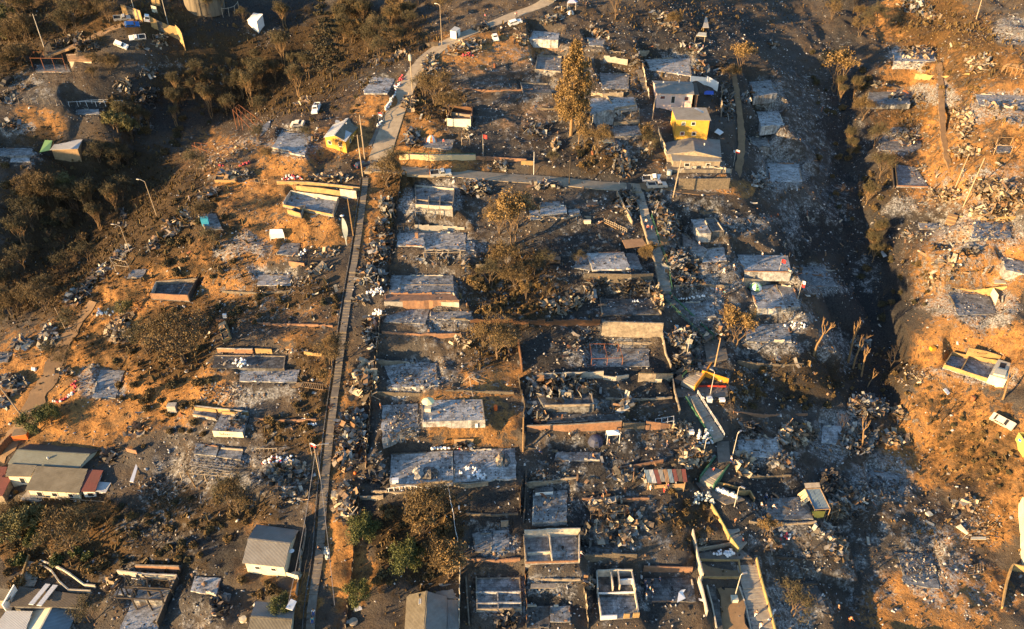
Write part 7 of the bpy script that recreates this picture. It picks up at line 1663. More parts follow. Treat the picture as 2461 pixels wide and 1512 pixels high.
for nm,s_,lb in (('pallet','12 410,640 640,675 640,610 440,590','sunlit lattice pallet at the edge of the three bay floor'),('pallet','12 340,650 430,645 450,600 400,600','smaller lattice pallet beside the three bay floor'),('pallet','21 870,600 985,660 995,640 880,585','lattice panel on the bank beside the stairs')):
 P=[G(u,v)+Vector((0,0,.25)) for u,v in Q(s_)];root=empty(nm,P[0],lb,'pallet')
 for i in range(12):q=MB();q.beam(quadpts(P,(i+.5)/12,0),quadpts(P,(i+.5)/12,1),.1,.04);q.build('slat',M['timber'],root)
 for t_ in (.1,.9):q=MB();q.beam(quadpts(P,0,t_)-Vector((0,0,.07)),quadpts(P,1,t_)-Vector((0,0,.07)),.1);q.build('bearer',M['timber'],root)
tp=D.objects.new('tyre',None)
for i,(s_,lb) in enumerate([('02 1768,488','pale tyre on the brown slope by the dark floor'),('13 2315,225','tyre on the dark lawn under the sack ring'),('22 2000,262','tyre on the landing behind the orange stairs'),('32 2345,1290','dark tyre behind the yellow container')]):
 g=GO(*Q(s_)[0])+Vector((0,0,.12));q=MB();n=14;vs=[]
 for k in range(n):
  a=2*math.pi*k/n
  for j in range(6):b_=2*math.pi*j/6;vs.append(g+Vector(((.36+.13*math.cos(b_))*math.cos(a),(.36+.13*math.cos(b_))*math.sin(a),.11*math.sin(b_))))
 q.add(vs,[(k*6+j,((k+1)%n)*6+j,((k+1)%n)*6+(j+1)%6,k*6+(j+1)%6) for k in range(n) for j in range(6)]);tag(q.build('tyre',M['rubber' if i!=0 else 'slab_pale'],loc=g),lb,'tyre')
D.objects.remove(tp)
q=MB();g=GO(*T(1,2,938,1458));q.lathe(g,[(.05,0),(.22,.07),(.3,.3),(.22,.52),(.05,.6)],12);tag(q.build('ball',M['tarp_orange'],loc=g,smooth=True),'orange ball on the bare earth beside the stairway','ball')
# sacks
sacks('10 1400,715 1395,765 1340,800 1365,745',16,'red sack at the top of the roadside row','red sacks at the top of the roadside row','r',2)
sacks('10 1370,790 1350,850 1300,880 1310,830',18,'red or white sack midway along the roadside row','mixed sacks midway along the roadside row','rww',2)
sacks('10 1330,875 1280,990 1215,1075 1225,1010',40,'white sack in the long roadside row','white sacks in the long roadside row','w',2)
sacks('10 1145,1215 1190,1160',9,'white sack beside the road near the yellow gabled house','white sacks near the yellow gabled house','w',2)
sacks('10 1945,545 2055,540 2050,505 1960,510',14,'red sack beneath the sunlit roadside heap','red sacks beneath the sunlit roadside heap','r',2)
sacks('11 215,200 450,205 440,160 300,160',30,'red or white sack on the long ochre retaining wall','sacks on the long ochre retaining wall','rwwg',2)
sacks('11 400,915 490,910 480,860 420,860',9,'white sack on the canvas tent slab','white sacks on the canvas tent slab','w',2)
sacks('11 1030,1285 1210,1280 1205,1225 1060,1245',30,'white sack in the neat block by the long stairway','white sacks in the neat block by the long stairway','w',2)
sacks('11 1100,1475 1190,1475 1185,1420 1105,1430',14,'white sack in the small heap by the plank fence','white sacks in the small heap by the plank fence','w',2)
sacks('01 905,1480 1080,1475 1075,1410 930,1420',22,'pale sack in the heap on the western brow','pale sacks on the western brow','wwg',2)
sacks('02 485,780 560,770 660,730 720,690',6,'sack on the curved row by the ash plot','sacks curving round the ash plot','wr')
sacks('02 490,770 580,780',4,'sack at the low end of the curved row','sacks at the low end of the curved row','rwr')
sacks('02 570,780 715,685',10,'red or white sack along the curved row','red and white sacks along the curved row','rw')
sacks('02 670,650 730,650 720,600 690,600',9,'red sack in the little round heap by the ash plot','red sacks in the little round heap','rrw',2)
sacks('02 2215,450 2350,455 2320,380 2240,370',22,'white sack heaped on the dark floor','white sacks heaped on the dark floor','w',2)
sacks('02 300,480 350,475',2,'white bag at the dirt track side','white bags at the dirt track side','w',sc=1.1)
sacks('12 60,1365 360,1370 320,1300 110,1300',46,'red or white sack in the big heap above charred wreckage','sacks in the big heap above charred wreckage','wwr',2)
sacks('12 430,965 500,965 495,900 450,900',8,'white sack in the garden of dry stalks','white sacks among dry stalks','w')
sacks('12 500,1000 570,990',5,'white sack beside crossed sticks','white sacks beside crossed sticks','w')
sacks('12 1645,1222 1840,1215',16,'white sack in the row behind the largest slab','white sacks in the row behind the largest slab','w')
sacks('12 1900,1215 2050,1225',8,'white sack amid litter behind the largest slab','white sacks amid litter behind the largest slab','wwr')
sacks('12 1965,1400 2060,1390 2175,1470 2080,1500',26,'white sack in the ring on the blue grey slab','white sacks in the ring on the blue grey slab','w')
sacks('13 2085,115 2170,110 2165,40 2090,60',12,'white sack in the tail of the ring on the blue grey slab','white sacks in the tail of the ring','w')
sacks('12 1925,1460 1950,1450',2,'single white sack apart from the ring','white sacks apart from the ring','w')
sacks('13 640,860 690,850 690,740 650,750',22,'silvery bag in the pile on the earth strip','silvery bags on the earth strip','wg')
sacks('22 1730,1180 1900,1180 1890,1030 1760,1080',50,'white sack in the mound below the white railed stairs','white sacks in the mound below the white railed stairs','wwg',3)
sacks('23 1700,345 1905,330 1860,230 1740,235',52,'grey green sack in the mound at the stair bend','grey green sacks at the stair bend','gg',3)
sacks('23 1930,200 2125,270',22,'bulging pale sack in the row under the ochre parapet','pale sacks under the ochre parapet','wg',sc=.95)
sacks('23 1885,835 2100,825 2085,765 1915,780',30,'white sack on the landing above the planters','white sacks on the landing above the planters','w',2)
sacks('21 1540,1330 1830,1290',12,'white sack in the line past the stair corner','white sacks in the line past the stair corner','w')
sacks('21 1130,1350 1195,1330',5,'white sack on the sooty floor above the peeling wall','white sacks on the sooty floor','w')
sacks('32 120,60 380,110 340,40 230,20',16,'white bag strewn beside the grey ravine slab','white bags strewn beside the grey ravine slab','w')
sacks('33 100,670 215,670 210,620 130,620',9,'white or red sack below the blue roofed shelter','sacks below the blue roofed shelter','wwr')
sacks('21 230,255 330,200',10,'pale sack dumped on the lower road verge','pale sacks on the lower road verge','wr')
sacks('33 20,1440 60,1330',6,'white bag by the broad stairway parapet','white bags by the broad stairway parapet','w')
sacks('01 2060,60 2120,60',3,'red sack by the rust frame on the upper brow','red sacks by the rust frame','r')
sacks('01 2260,60 2370,20',8,'red sack on the upper brow','red sacks on the upper brow','r')
tag(MASS.build('sack_mass',[M['sack_white'],M['sack_red'],M['sack_grey']],smooth=True),'remaining filled sacks packed inside the heaps and rows',kind='stuff')
# people
for s_ in [('stand','10 1775,1370','cl_red','denim','person in a red jacket standing by the orange dome tent',-1.5),('walk','10 2317,300','cl_white','cl_black','person in a white top walking up the upper road',1),('stand','20 45,160','cl_red','cl_black','person in red on the upper road bank',0),('stand','20 30,165','cl_white','denim','person in pale clothes on the upper road bank',0),('stand','20 700,70','cl_black','cl_black','dark clothed person next to the violet canopy',2),('stand','00 1305,190','cl_red','cl_black','person in red at the ochre wall',2),('stand','00 1340,245','cl_black','cl_black','person in black near the white van',2),('walk','21 1265,615','cl_white','denim','person in white going down the dirt path',-2),('walk','21 1280,670','cl_red','cl_black','person in dark red on the path by the stairs',-2),('walk','21 1318,675','cl_red','denim','second person in dark red beside the stairs',-1),('stand','21 1765,820','cl_white','denim','person in white alone on the ash slope',0),('stand','21 1955,1040','cl_black','cl_black','person in black crossing toward the ravine slabs',1),('walk','21 2090,1040','cl_white','cl_grey','pale clothed person near the lower ravine slab',0),('walk','21 2000,1075','cl_white','cl_white','crouching white figure on the slab path',0),('stand','21 1320,910','cl_black','cl_black','person in black beside the dry hedge',0),('stand','21 1925,1255','cl_blue','denim','person in blue in the group by the thin tree',0),('stand','21 1965,1265','cl_black','denim','person in black in the group by the thin tree',1),('bend','21 2010,1290','cl_teal','cl_black','bending person in teal by the thin tree',2),('stand','21 1505,1330','cl_black','cl_black','person in black at the ramp top',2),('stand','31 -60,925','cl_white','denim','person bending on the upper ravine slab',0),('stand','32 -1030,80','cl_white','denim','person in white on the scorched plot',0),('stand','22 540,1115','cl_white','cl_black','person in white below the brick wall',0),('stand','22 1460,1195','cl_black','denim','person in black with jeans beside the timber heap',0),('sit','22 765,1305','cl_orange','cl_black','person in orange sitting on the dark plot',0),('bend','22 770,1205','cl_black','cl_black','person bending by the navy tent',0),('stand','22 915,1185','cl_black','denim','person under the white canopy',0),('sit','22 260,1265','cl_blue','denim','person in blue crouching at the dark plot corner',0),('walk','22 1900,1450','cl_red','cl_black','person in red climbing the green walled stairway',2),('stand','22 2065,1345','cl_white','cl_blue','person with a white and blue bundle past the stair landing',0),('stand','23 1305,200','cl_white','cl_white','person in white in front of the striped stall',0),('stand','23 1435,220','cl_red','cl_red','person in red stripes in front of the striped stall',0),('stand','23 1470,190','pink_b','denim','person in pink at the striped stall',0),('stand','23 1540,170','cl_white','cl_orange','person in pale orange at the end of the striped stall',0),('walk','23 2350,370','cl_white','cl_grey','person in white walking on the yard by the shelter',0),('walk','23 2390,390','cl_grey','sand','person in tan walking on the yard by the shelter',0),('walk','23 2395,280','cl_white','cl_blue','person in white and blue behind the two walkers',0),('sit','23 2175,690','cl_red','cl_black','person in bright red at the foot of the walled stairway',0),('walk','23 2105,520','cl_orange','cl_black','person with an orange bag on the walled stairway',2),('walk','23 2300,1390','cl_black','cl_white','person in black top and pale trousers on the broad stairway',-2),('walk','23 2345,1505','cl_white','cl_white','person in white at the bottom of the broad stairway',-2),('stand','23 1270,1140','cl_white','cl_blue','person in white in the crowd at the dark yard',0),('stand','23 1255,1100','cl_blue','denim','person in blue in the crowd at the dark yard',1),('stand','23 1320,1090','cl_black','cl_black','person in black in the crowd at the dark yard',2),('stand','23 1300,1165','cl_teal','denim','person in teal in the crowd at the dark yard',0),('stand','23 1325,1190','cl_white','denim','person in white at the near side of the yard crowd',0),('stand','23 1390,1070','cl_blue','cl_black','person in dark blue apart from the yard crowd',0),('stand','23 1265,1230','cl_white','cl_white','person in white beside the white walled rooms',0),('bend','23 640,830','cl_white','cl_red','person bending by the narrow dark steps',0),('stand','33 20,310','cl_black','denim','person in black on the shelter yard',0),('bend','33 35,385','cl_white','cl_black','person bending on the shelter yard',0),('bend','33 760,1445','cl_orange','cl_orange','person in orange bending on the ash slope',0),('stand','33 655,1335','cl_black','cl_black','person in black on the ash slope',0),('sit','13 548,1365','cl_white','cl_blue','person in a white cap sitting on the long stairway',-1.5),('sit','13 538,1440','cl_teal','cl_blue','person in teal sitting on the lowest steps of the long stairway',-1.5),('sit','13 595,770','cl_black','cl_black','person in black sitting on the long stairway',0),('stand','12 1180,845','cl_orange','skin','person in orange on the bare earth by the tile rubble',0),('stand','01 1705,490','cl_black','cl_black','dark upright figure on the brow slope',0),('stand','01 1795,390','cl_white','cl_grey','grey clad figure on the brow slope',0),('walk','10 2165,180','pink_b','cl_black','person in pink on the roadside ash',0),('stand','20 1675,480','pink_b','cl_black','person in pink on the litter above the ash plot',0),('stand','20 1800,475','cl_blue','cl_black','person in dark blue on the litter above the ash plot',0)]:
 if s_[1].startswith('32 -'): continue
 person(*s_[:5],rz=s_[5])
 # trees
random.seed(99)
g=G(*T(2,0,556,1290));root=empty('tall_eucalyptus',g,'very tall slender eucalyptus glowing gold above the burnt plots','tree')
HT=24.0;q=MB();q.tube([g-Vector((0,0,.5)),g+Vector((.1,0,HT*.3)),g+Vector((.3,.1,HT*.7)),g+Vector((.35,.1,HT*.97))],[.5,.36,.22,.05],8);C=[]
for k in range(250):
 t_=random.random()**.9;z_=HT*(.20+.80*t_);wmax=5.6*math.sin(math.pi*min(max((t_+.14)/1.16,0),1))**.8*(1-.45*t_)+.25;a=random.uniform(0,6.28);r_=wmax*random.random()**.45;p=g+Vector((.3*t_+r_*math.cos(a),r_*math.sin(a),z_));C.append(p)
 if k%3==0:q.tube([g+Vector((.3*t_,0,z_-1.6)),p.lerp(g+Vector((.3*t_,0,z_)),.4),p],[.10,.07,.03],4,cap=False)
q.build('trunk',M['bark_warm'],root);o=D.objects.new('crown',leaf_mesh('crown',[tuple(c-g) for c in C],62,RNG.uniform(.55,1.15,len(C)),.24,M['leaf_gold'],droop=.7,flat=1.25));COL.objects.link(o);o.parent=root
g=G(*T(2,0,630,1360));root=empty('slender_tree',g,'smaller slender tree just right of the tall eucalyptus','tree');q=MB();q.tube([g,g+Vector((.1,0,6)),g+Vector((.4,0,11))],[.16,.12,.05],6);C=[g+Vector((.3+random.gauss(0,.8),random.gauss(0,.8),random.uniform(3.5,11.5))) for k in range(46)]
q.build('trunk',M['bark_warm'],root);o=D.objects.new('crown',leaf_mesh('crown',[tuple(c-g) for c in C],26,.7,.2,M['leaf_gold'],droop=.5));COL.objects.link(o);o.parent=root
g=G(*T(1,0,715,760));g.z-=.5;root=empty('conifer',g,'dark layered conifer towering over the valley wood','tree');HT=25;q=MB();q.tube([g-Vector((0,0,1)),g+Vector((0,0,HT))],[.35,.05],7);C=[]
for lv in range(11):
 z_=HT*(.22+.075*lv);rr=(HT-z_)*.36+.3
 for k in range(9):
  a=random.uniform(0,6.28);L_=rr*random.uniform(.6,1.2);e=g+Vector((L_*math.cos(a),L_*math.sin(a),z_-.12*L_));q.tube([g+Vector((0,0,z_)),e],[.09,.02],4,cap=False)
  for t_ in (.35,.6,.8,1.0):C.append(g.lerp(e,t_)*1.0+Vector((0,0,(z_+g.z-.12*L_*t_)-(g.lerp(e,t_)).z+0)))
q.build('trunk',M['bark_black'],root);o=D.objects.new('crown',leaf_mesh('crown',[tuple(c-g) for c in C],26,1.0,.3,M['leaf_needle'],droop=.3,flat=.35));COL.objects.link(o);o.parent=root
for s_,pr,sc,lb in [('ov 1235,590',GOLD,1.75,'large golden brown tree beside the lower road, between two columns of slabs'),('ov 1200,560',BUSHY,.95,'bushy brown tree crowding the large golden one'),('ov 1245,545',GOLD,1.15,'golden tree directly above the joined slabs'),('ov 1215,655',BUSHY,.85,'scorched tree below the large golden one'),('ov 1180,690',DARKT,.7,'dark scrub tree beside the mottled slab'),('ov 1240,700',BUSHY,.75,'brown tree in the middle dry garden'),('ov 1265,720',GOLD,.6,'small golden tree in the middle dry garden'),('ov 1195,860',BUSHY,1.1,'round golden brown tree right of the crumbled ash plot'),('ov 1165,835',GOLD,.8,'golden tree on the edge of the crumbled ash plot'),('ov 1225,850',DARKT,.8,'darker tree behind the round golden brown one'),('ov 1045,250',BUSHY,1.05,'brown bushy tree inside the road bend'),('ov 1085,285',BUSHY,.8,'brown tree just left of the cream box room'),('ov 1020,235',DARKT,.7,'dark low tree beside the roadside wreckage'),('ov 1768,830',GOLD,1.25,'thin feathery golden tree beside the ramp'),('ov 1748,790',GOLD,.7,'small feathery tree left of the thin golden one'),('ov 1955,855',SNAG,1.3,'forked snag with a tuft, first of the row on the ravine bank'),('ov 2038,870',SNAG,1.35,'tall dark snag beside leaning boards'),('ov 2050,885',SNAG,1.15,'tall pale snag beside leaning boards'),('ov 2070,905',SNAG,.95,'thick broken snag on the ravine bank'),('ov 2085,930',SNAG,.65,'short stub snag at the bottom of the row'),('ov 2138,890',BARE,1.0,'bare forked tree on the ravine floor'),('ov 2230,1020',BARE,1.2,'bare forked tree casting long shadows on the orange terrace'),('ov 2262,1015',BARE,1.0,'second bare tree on the orange terrace'),('ov 2070,1075',SNAG,.9,'bent black trunk among boards'),('ov 2020,1040',BARE,.9,'leaning charred tree among boards'),('ov 2410,960',SNAG,1.0,'leaning thick snag by the cream room'),('ov 1938,510',GOLD,0.01,'x'),('ov 2005,222',GOLD,1.9,'tall airy eucalyptus standing in the dark ravine'),('ov 2070,290',BUSHY,.85,'brown tree on the ravine flank above the shaded deck'),('ov 2100,355',DARKT,.8,'burnt palm like tree by the ash floor'),('ov 1775,175',GOLD,1.15,'feathery golden tree at the head of the dirt path'),('ov 1755,200',BUSHY,.7,'brown tree at the dirt path beside leaning sheets'),('ov 1480,45',GOLD,1.35,'golden tree on the skyline plots behind the violet canopy'),('ov 1620,75',BUSHY,.7,'brown tree among white roof sheets'),('ov 1440,370',BUSHY,.9,'brown bush tree below the tall eucalyptus'),('ov 1405,350',GOLD,.7,'golden bush tree at the foot of the tall eucalyptus'),('ov 1370,300',BUSHY,.8,'brown undergrowth tree left of the tall eucalyptus'),('ov 1345,290',GOLD,.65,'low golden tree left of the tall eucalyptus'),('ov 1545,350',GOLD,.75,'orange brown tree beside the lower terrace'),('ov 1560,375',DARKT,.7,'dark tree beside the white pickup bend'),('ov 1330,400',DARKT,.45,'round dark bush tree on the lower road bank'),('ov 445,870',BIGBARE,1.25,'huge wide bare tree on the orange slope'),('ov 400,835',BUSHY,.9,'brown tree merging with the wide bare tree'),('ov 355,845',DARKT,.8,'dark tree left of the wide bare tree'),('ov 95,1040',GREEN,1.2,'green leafy tree beside the dirt track'),('ov 125,1010',GREEN,1.0,'smaller green tree touching the dirt track'),('ov 190,800',DARKT,.7,'dark shrubby tree next to the dirt track'),('ov 160,880',BUSHY,.5,'scrub tree on the track bank'),('ov 120,870',DARKT,.5,'dark scrub on the lower track bank'),('ov 310,760',OLIVE,.5,'pale olive bush tree beside the roofless hut'),('ov 335,735',BUSHY,.5,'dry bush tree left of the roofless hut'),('ov 875,1292',GREEN,1.15,'bright green tree at the tip of the sunlit heap'),('ov 865,1448',GREEN,1.0,'round green tree by the plank fence'),('ov 980,1360',GREEN,1.35,'dense green tree in the shrub garden'),('ov 1080,1385',GOLD,1.0,'golden tree against the white wire fence'),('ov 1035,1255',BUSHY,.95,'orange brown tree at the top of the shrub garden'),('ov 1015,1290',GOLD,.75,'glowing brown tree in the middle of the shrub garden'),('ov 1065,1360',BUSHY,.7,'brown tree beside the dense green one'),('ov 1045,1230',GOLD,.7,'upper golden tree of the shrub garden'),('ov 50,1265',OLIVE,.6,'olive tree below the sprawling house'),('ov 90,1262',GREEN,.75,'dark green tree below the sprawling house'),('ov 30,1250',BUSHY,.5,'brown tree under the terrace of the sprawling house'),('ov 180,1330',BUSHY,1.1,'big brown tree in the western garden'),('ov 215,1300',DARKT,.8,'dark tree beside the big garden tree'),('ov 210,1250',BUSHY,.4,'brown bush tree at the terrace corner'),('ov 255,1250',BUSHY,.4,'second bush tree at the terrace corner'),('ov 100,1310',GREEN,.6,'green bush tree in the western garden'),('ov 50,1300',OLIVE,.7,'olive bush tree in the western garden'),('ov 75,1280',OLIVE,.7,'yellowish bush tree along the clipped hedge'),('ov 470,1170',SNAG,.7,'lone burnt trunk before the low pale frame'),('ov 575,1235',BUSHY,.8,'brown tree above the house with ribbed roof'),('ov 550,1215',DARKT,.7,'dark tree above the house with ribbed roof'),('ov 795,880',BUSHY,.75,'dry tree along the long stairway'),('ov 785,930',GOLD,.6,'golden dry tree along the long stairway'),('ov 680,1470',GREEN,.8,'green bush tree beside the white tank cover'),('ov 220,1495',DARKT,.6,'palm like dark bush at the bottom edge'),('ov 935,450',BUSHY,.95,'brown tree at the top of the scrap column'),('ov 950,425',DARKT,.8,'dark tree at the road junction'),('ov 755,600',BARE,.8,'black bare tree next to the canvas tent slab'),('ov 745,645',BARE,.75,'black bare tree on the western plots'),('ov 1165,415',BARE,.95,'tall white limbed bare tree at the lower road'),('ov 1325,605',BARE,.8,'thin burnt tree on the charred middle plots'),('ov 1310,650',DARKT,.6,'dark thin tree on the charred middle plots'),('ov 1285,660',BUSHY,.5,'small brown tree on the charred middle plots'),('ov 1315,720',BARE,.9,'bare tree in the dry garden by the tall retaining wall'),('ov 1390,640',DARKT,.4,'dark hedge tree in front of the big clean slab'),('ov 1565,620',GOLD,.5,'dry hedge tree between big clean slab and stairs'),('ov 1545,630',BUSHY,.45,'brown hedge tree at the edge of the darker floor strip'),('ov 620,340',DARKT,.5,'dark tree on the brow by charred posts'),('ov 480,425',DARKT,.8,'dark tree on the upper brow'),('ov 500,540',BUSHY,.7,'brown bush tree under the blue cube slab'),('ov 515,600',DARKT,.6,'dark bush tree below the blue cube slab'),('ov 820,365',BUSHY,.45,'orange lit bush tree in front of the yellow gabled house'),('ov 740,345',DARKT,.45,'small dark tree between slab and yellow house'),('ov 645,390',BUSHY,.5,'brown hedge tree below the ash grey slab'),('ov 1840,1290',GOLD,.6,'golden dry bush at the stair fork'),('ov 1835,1330',BARE,.6,'burnt stump at the foot of the walled stairway'),('ov 2120,720',BARE,.8,'small bare tree on the black ravine bank'),('ov 2115,430',DARKT,.9,'thin dark tree left of the burnt hut floor'),('ov 1905,1480',DARKT,.7,'dry bush tree at the bottom of the lower slope'),('ov 380,960',BARE,.6,'thin bare stem on the orange slope by the tin cupboard'),('ov 595,1000',BARE,.5,'x')]:
 if lb=='x': continue
 tree(pr,*Q(s_)[0],lb,sc)
k=0
for poly,n,protos,lb,grp,sc in [('480,275 620,200 720,110 840,60 930,30 1060,5 1000,95 900,160 780,220 660,270 560,310 490,330',46,THIN+DARKT+BARE+BUSHY[:1],'scorched tree in the dense wood along the far side of the brow','scorched trees in the dense valley wood',1.0),('760,60 900,10 1120,-20 1080,40 960,70 860,110',16,BUSHY+GOLD,'brown lit tree at the crest of the valley wood','brown lit trees at the crest of the valley wood',.95),('40,500 200,470 300,470 290,560 230,640 120,680 30,640',26,DARKT+THIN+DARKT+BARE,'dark scorched tree deep in the shadowed valley','dark trees deep in the shadowed valley',1.0),('0,640 60,700 190,690 140,730 60,780 0,810',13,DARKT+BUSHY+THIN,'scorched tree in the lowest corner of the valley','scorched trees in the lowest corner of the valley',.9),('40,470 150,470 220,480 180,510 90,520',8,BUSHY+OLIVE,'warm brown tree above the shadowed valley','warm brown trees above the shadowed valley',.9),('0,20 110,10 120,60 60,110 0,130',12,OLIVE+BUSHY,'olive tree on the far slope behind the tall pole','olive trees on the far slope',.95),('130,10 300,5 280,60 180,75 110,90',13,BUSHY+DARKT,'brown tree behind the far dirt road','brown trees behind the far dirt road',.9),('0,130 60,140 50,200 0,210',6,BUSHY,'brown tree on the far western edge','brown trees on the far western edge',.8),('300,270 360,290 330,340 260,330 280,290',6,OLIVE+THIN,'feathery olive tree under the white rail fence','feathery olive trees under the white rail fence',.9),('220,150 280,160 270,190 220,190',4,BUSHY,'brown tree beside the scorched white hut','brown trees beside the scorched white hut',.7),('225,385 260,375 330,385 270,415 230,410',6,DARKT+BUSHY,'dark bush tree behind the timber shed','dark bush trees behind the timber shed',.65),('430,20 540,60 640,90 700,60 620,40',6,THIN+DARKT,'thin dark tree on the black slope under the tank','thin dark trees on the black slope under the tank',.75),('330,330 420,330 440,260 520,200 470,180 400,250',10,THIN+BARE,'thin bare tree on the black valley side','thin bare trees on the black valley side',.8),('1960,120 2040,120 2090,480 2160,800 2120,830 2040,620 1990,400',22,BARE+THIN,'charred bare tree on the floor of the dark ravine','charred bare trees on the ravine floor',.7),('380,250 470,190 560,150 640,170 560,220 450,290',10,THIN+DARKT,'thin scorched tree in the middle of the black valley','thin scorched trees in the middle of the black valley',.75),('1950,20 2080,20 2120,60 2080,100 2000,90',7,BUSHY+DARKT,'brown tree at the head of the ravine','brown trees at the head of the ravine',.75)]:
 P=[tuple(map(float,p.split(','))) for p in poly.split()];us=[p[0] for p in P];vs=[p[1] for p in P];c=0;tries=0
 while c<n and tries<900:
  tries+=1;u=random.uniform(min(us),max(us));v=random.uniform(min(vs),max(vs));ins=False
  for i in range(len(P)):
   a,b=P[i],P[(i+1)%len(P)]
   if (a[1]>v)!=(b[1]>v) and u<(b[0]-a[0])*(v-a[1])/(b[1]-a[1])+a[0]:ins= not ins
  if ins:
   pr=random.choice(protos);g=G(u,v);place(pr,g-Vector((0,0,.2)),random.uniform(0,6.28),sc*random.uniform(.6,1.12),lb,grp);c+=1
def shrubs(poly,n,protos,lb,grp,sc=(.5,1.2)):
 P=[tuple(map(float,p.split(','))) for p in poly.split()];us=[p[0] for p in P];vs=[p[1] for p in P];c=0;tries=0
 while c<n and tries<1500:
  tries+=1;u=random.uniform(min(us),max(us));v=random.uniform(min(vs),max(vs));ins=False
  for i in range(len(P)):
   a,b=P[i],P[(i+1)%len(P)]
   if (a[1]>v)!=(b[1]>v) and u<(b[0]-a[0])*(v-a[1])/(b[1]-a[1])+a[0]:ins= not ins
  if not ins: continue
  g=G(u,v)
  if any(polyin(g,pl) for pl,z_ in PADS): continue
  place(random.choice(protos),g,random.uniform(0,6.28),random.uniform(*sc),lb,grp);c+=1
def polyin(p,poly):
 ins=False
 for i in range(len(poly)):
  a,b=poly[i],poly[(i+1)%len(poly)]
  if (a[1]>p.y)!=(b[1]>p.y) and p.x<(b[0]-a[0])*(p.y-a[1])/(b[1]-a[1])+a[0]:ins= not ins
 return ins
shrubs('400,480 560,480 560,640 460,760 300,800 260,760 380,600',26,SHB+SHD,'scorched shrub on the orange brow slope','scorched shrubs on the orange brow slope')
shrubs('300,800 480,780 560,830 480,960 300,980 240,900',26,SHB+SHD,'scorched shrub around the wide bare tree','scorched shrubs around the wide bare tree')
shrubs('500,720 820,710 810,770 520,780',22,SHB+SHD,'burnt shrub on the brown bank under the western ash plot','burnt shrubs on the brown bank under the western ash plot',(.4,.9))
shrubs('300,980 480,960 500,1050 320,1080',16,SHB+SHO,'dry shrub on the slope above the sprawling house','dry shrubs on the slope above the sprawling house',(.4,.9))
shrubs('0,1210 240,1220 260,1380 20,1420',28,SHB+SHG+SHO,'garden shrub below the sprawling house','garden shrubs below the sprawling house',(.6,1.3))
shrubs('620,960 770,950 750,1120 680,1150 640,1080',18,SHB+SHO,'dry shrub on the plots west of the stairway','dry shrubs on the plots west of the stairway',(.4,.9))
shrubs('880,1200 1080,1200 1090,1380 900,1420',30,SHD+SHB+SHO,'shrub in the dark walled garden','shrubs in the dark walled garden',(.5,1.1))
shrubs('1120,640 1290,620 1320,760 1150,780',26,SHB+SHO,'scorched shrub in the middle dry garden','scorched shrubs in the middle dry garden',(.5,1.2))
shrubs('930,480 960,480 945,600 915,600',6,SHB,'scorched shrub beside the scrap column','scorched shrubs beside the scrap column',(.5,1.0))
shrubs('1380,340 1500,340 1480,410 1390,400',10,SHB+SHO,'brown shrub on the bank of the lower road','brown shrubs on the bank of the lower road',(.5,1.0))
shrubs('1770,880 2000,890 2020,980 1790,1000',26,SHB+SHD,'burnt shrub on the ravine side plots','burnt shrubs on the ravine side plots',(.4,.9))
shrubs('1600,1180 1720,1210 1740,1300 1620,1300',10,SHB,'brown shrub beside the yellow stair wall','brown shrubs beside the yellow stair wall',(.4,.9))
shrubs('2120,40 2380,60 2380,220 2150,230',22,SHB+SHO,'dry shrub on the upper sunlit bank','dry shrubs on the upper sunlit bank',(.5,1.0))
shrubs('2120,880 2300,940 2440,1100 2380,1240 2240,1040',34,SHB+SHD+SHO,'dry shrub on the orange terrace','dry shrubs on the orange terrace',(.3,.7))
shrubs('2150,600 2260,620 2240,760 2140,720',12,SHD+SHB,'blackened shrub on the far ravine flank','blackened shrubs on the far ravine flank',(.4,.9))
shrubs('560,1200 620,1210 600,1270 530,1260',8,SHB,'brown shrub above the ribbed roof house','brown shrubs above the ribbed roof house',(.6,1.1))
shrubs('570,1390 710,1395 700,1440 580,1450',10,SHO+SHB,'golden shrub between the two lower houses','golden shrubs between the two lower houses',(.4,.8))
shrubs('950,110 1000,120 880,260 760,300 700,330 740,290',12,SHB+SHD,'scorched shrub along the upper brow','scorched shrubs along the upper brow',(.4,.8))
shrubs('0,520 130,500 250,560 180,640 40,620',14,SHD+SHB,'dark shrub in the shadowed valley','dark shrubs in the shadowed valley',(.8,1.6))
shrubs('270,1180 560,1190 560,1330 290,1400',34,SHB+SHD+SHO,'scorched shrub on the black plots above the pillared floor','scorched shrubs above the pillared floor',(.3,.9))
shrubs('1950,100 2090,120 2120,480 2190,860 2120,880 2040,640 1960,420',46,SHD+SHB,'blackened shrub on the floor of the dark ravine','blackened shrubs on the ravine floor',(.5,1.3))
shrubs('250,250 480,180 600,200 480,330 330,420 220,420',34,SHD+SHB,'blackened shrub in the black valley','blackened shrubs in the black valley',(.6,1.5))
shrubs('1,400 80,390 100,480 20,500',6,SHD+SHB,'dark shrub above the shadowed valley','dark shrubs above the shadowed valley',(.8,1.6))
q=MB();P=[G(u,v) for u,v in Q('03 400,400 350,500 300,620 265,740')];me=leaf_mesh('hedge',[tuple(P[0].lerp(P[-1],i/40)-P[0]+Vector((random.gauss(0,.25),0,random.uniform(.3,1.3)))) for i in range(41)],90,.55,.13,M['leaf_green']);o=D.objects.new('hedge',me);COL.objects.link(o);o.location=P[0];tag(o,'clipped yellow green hedge running down the western garden','hedge')
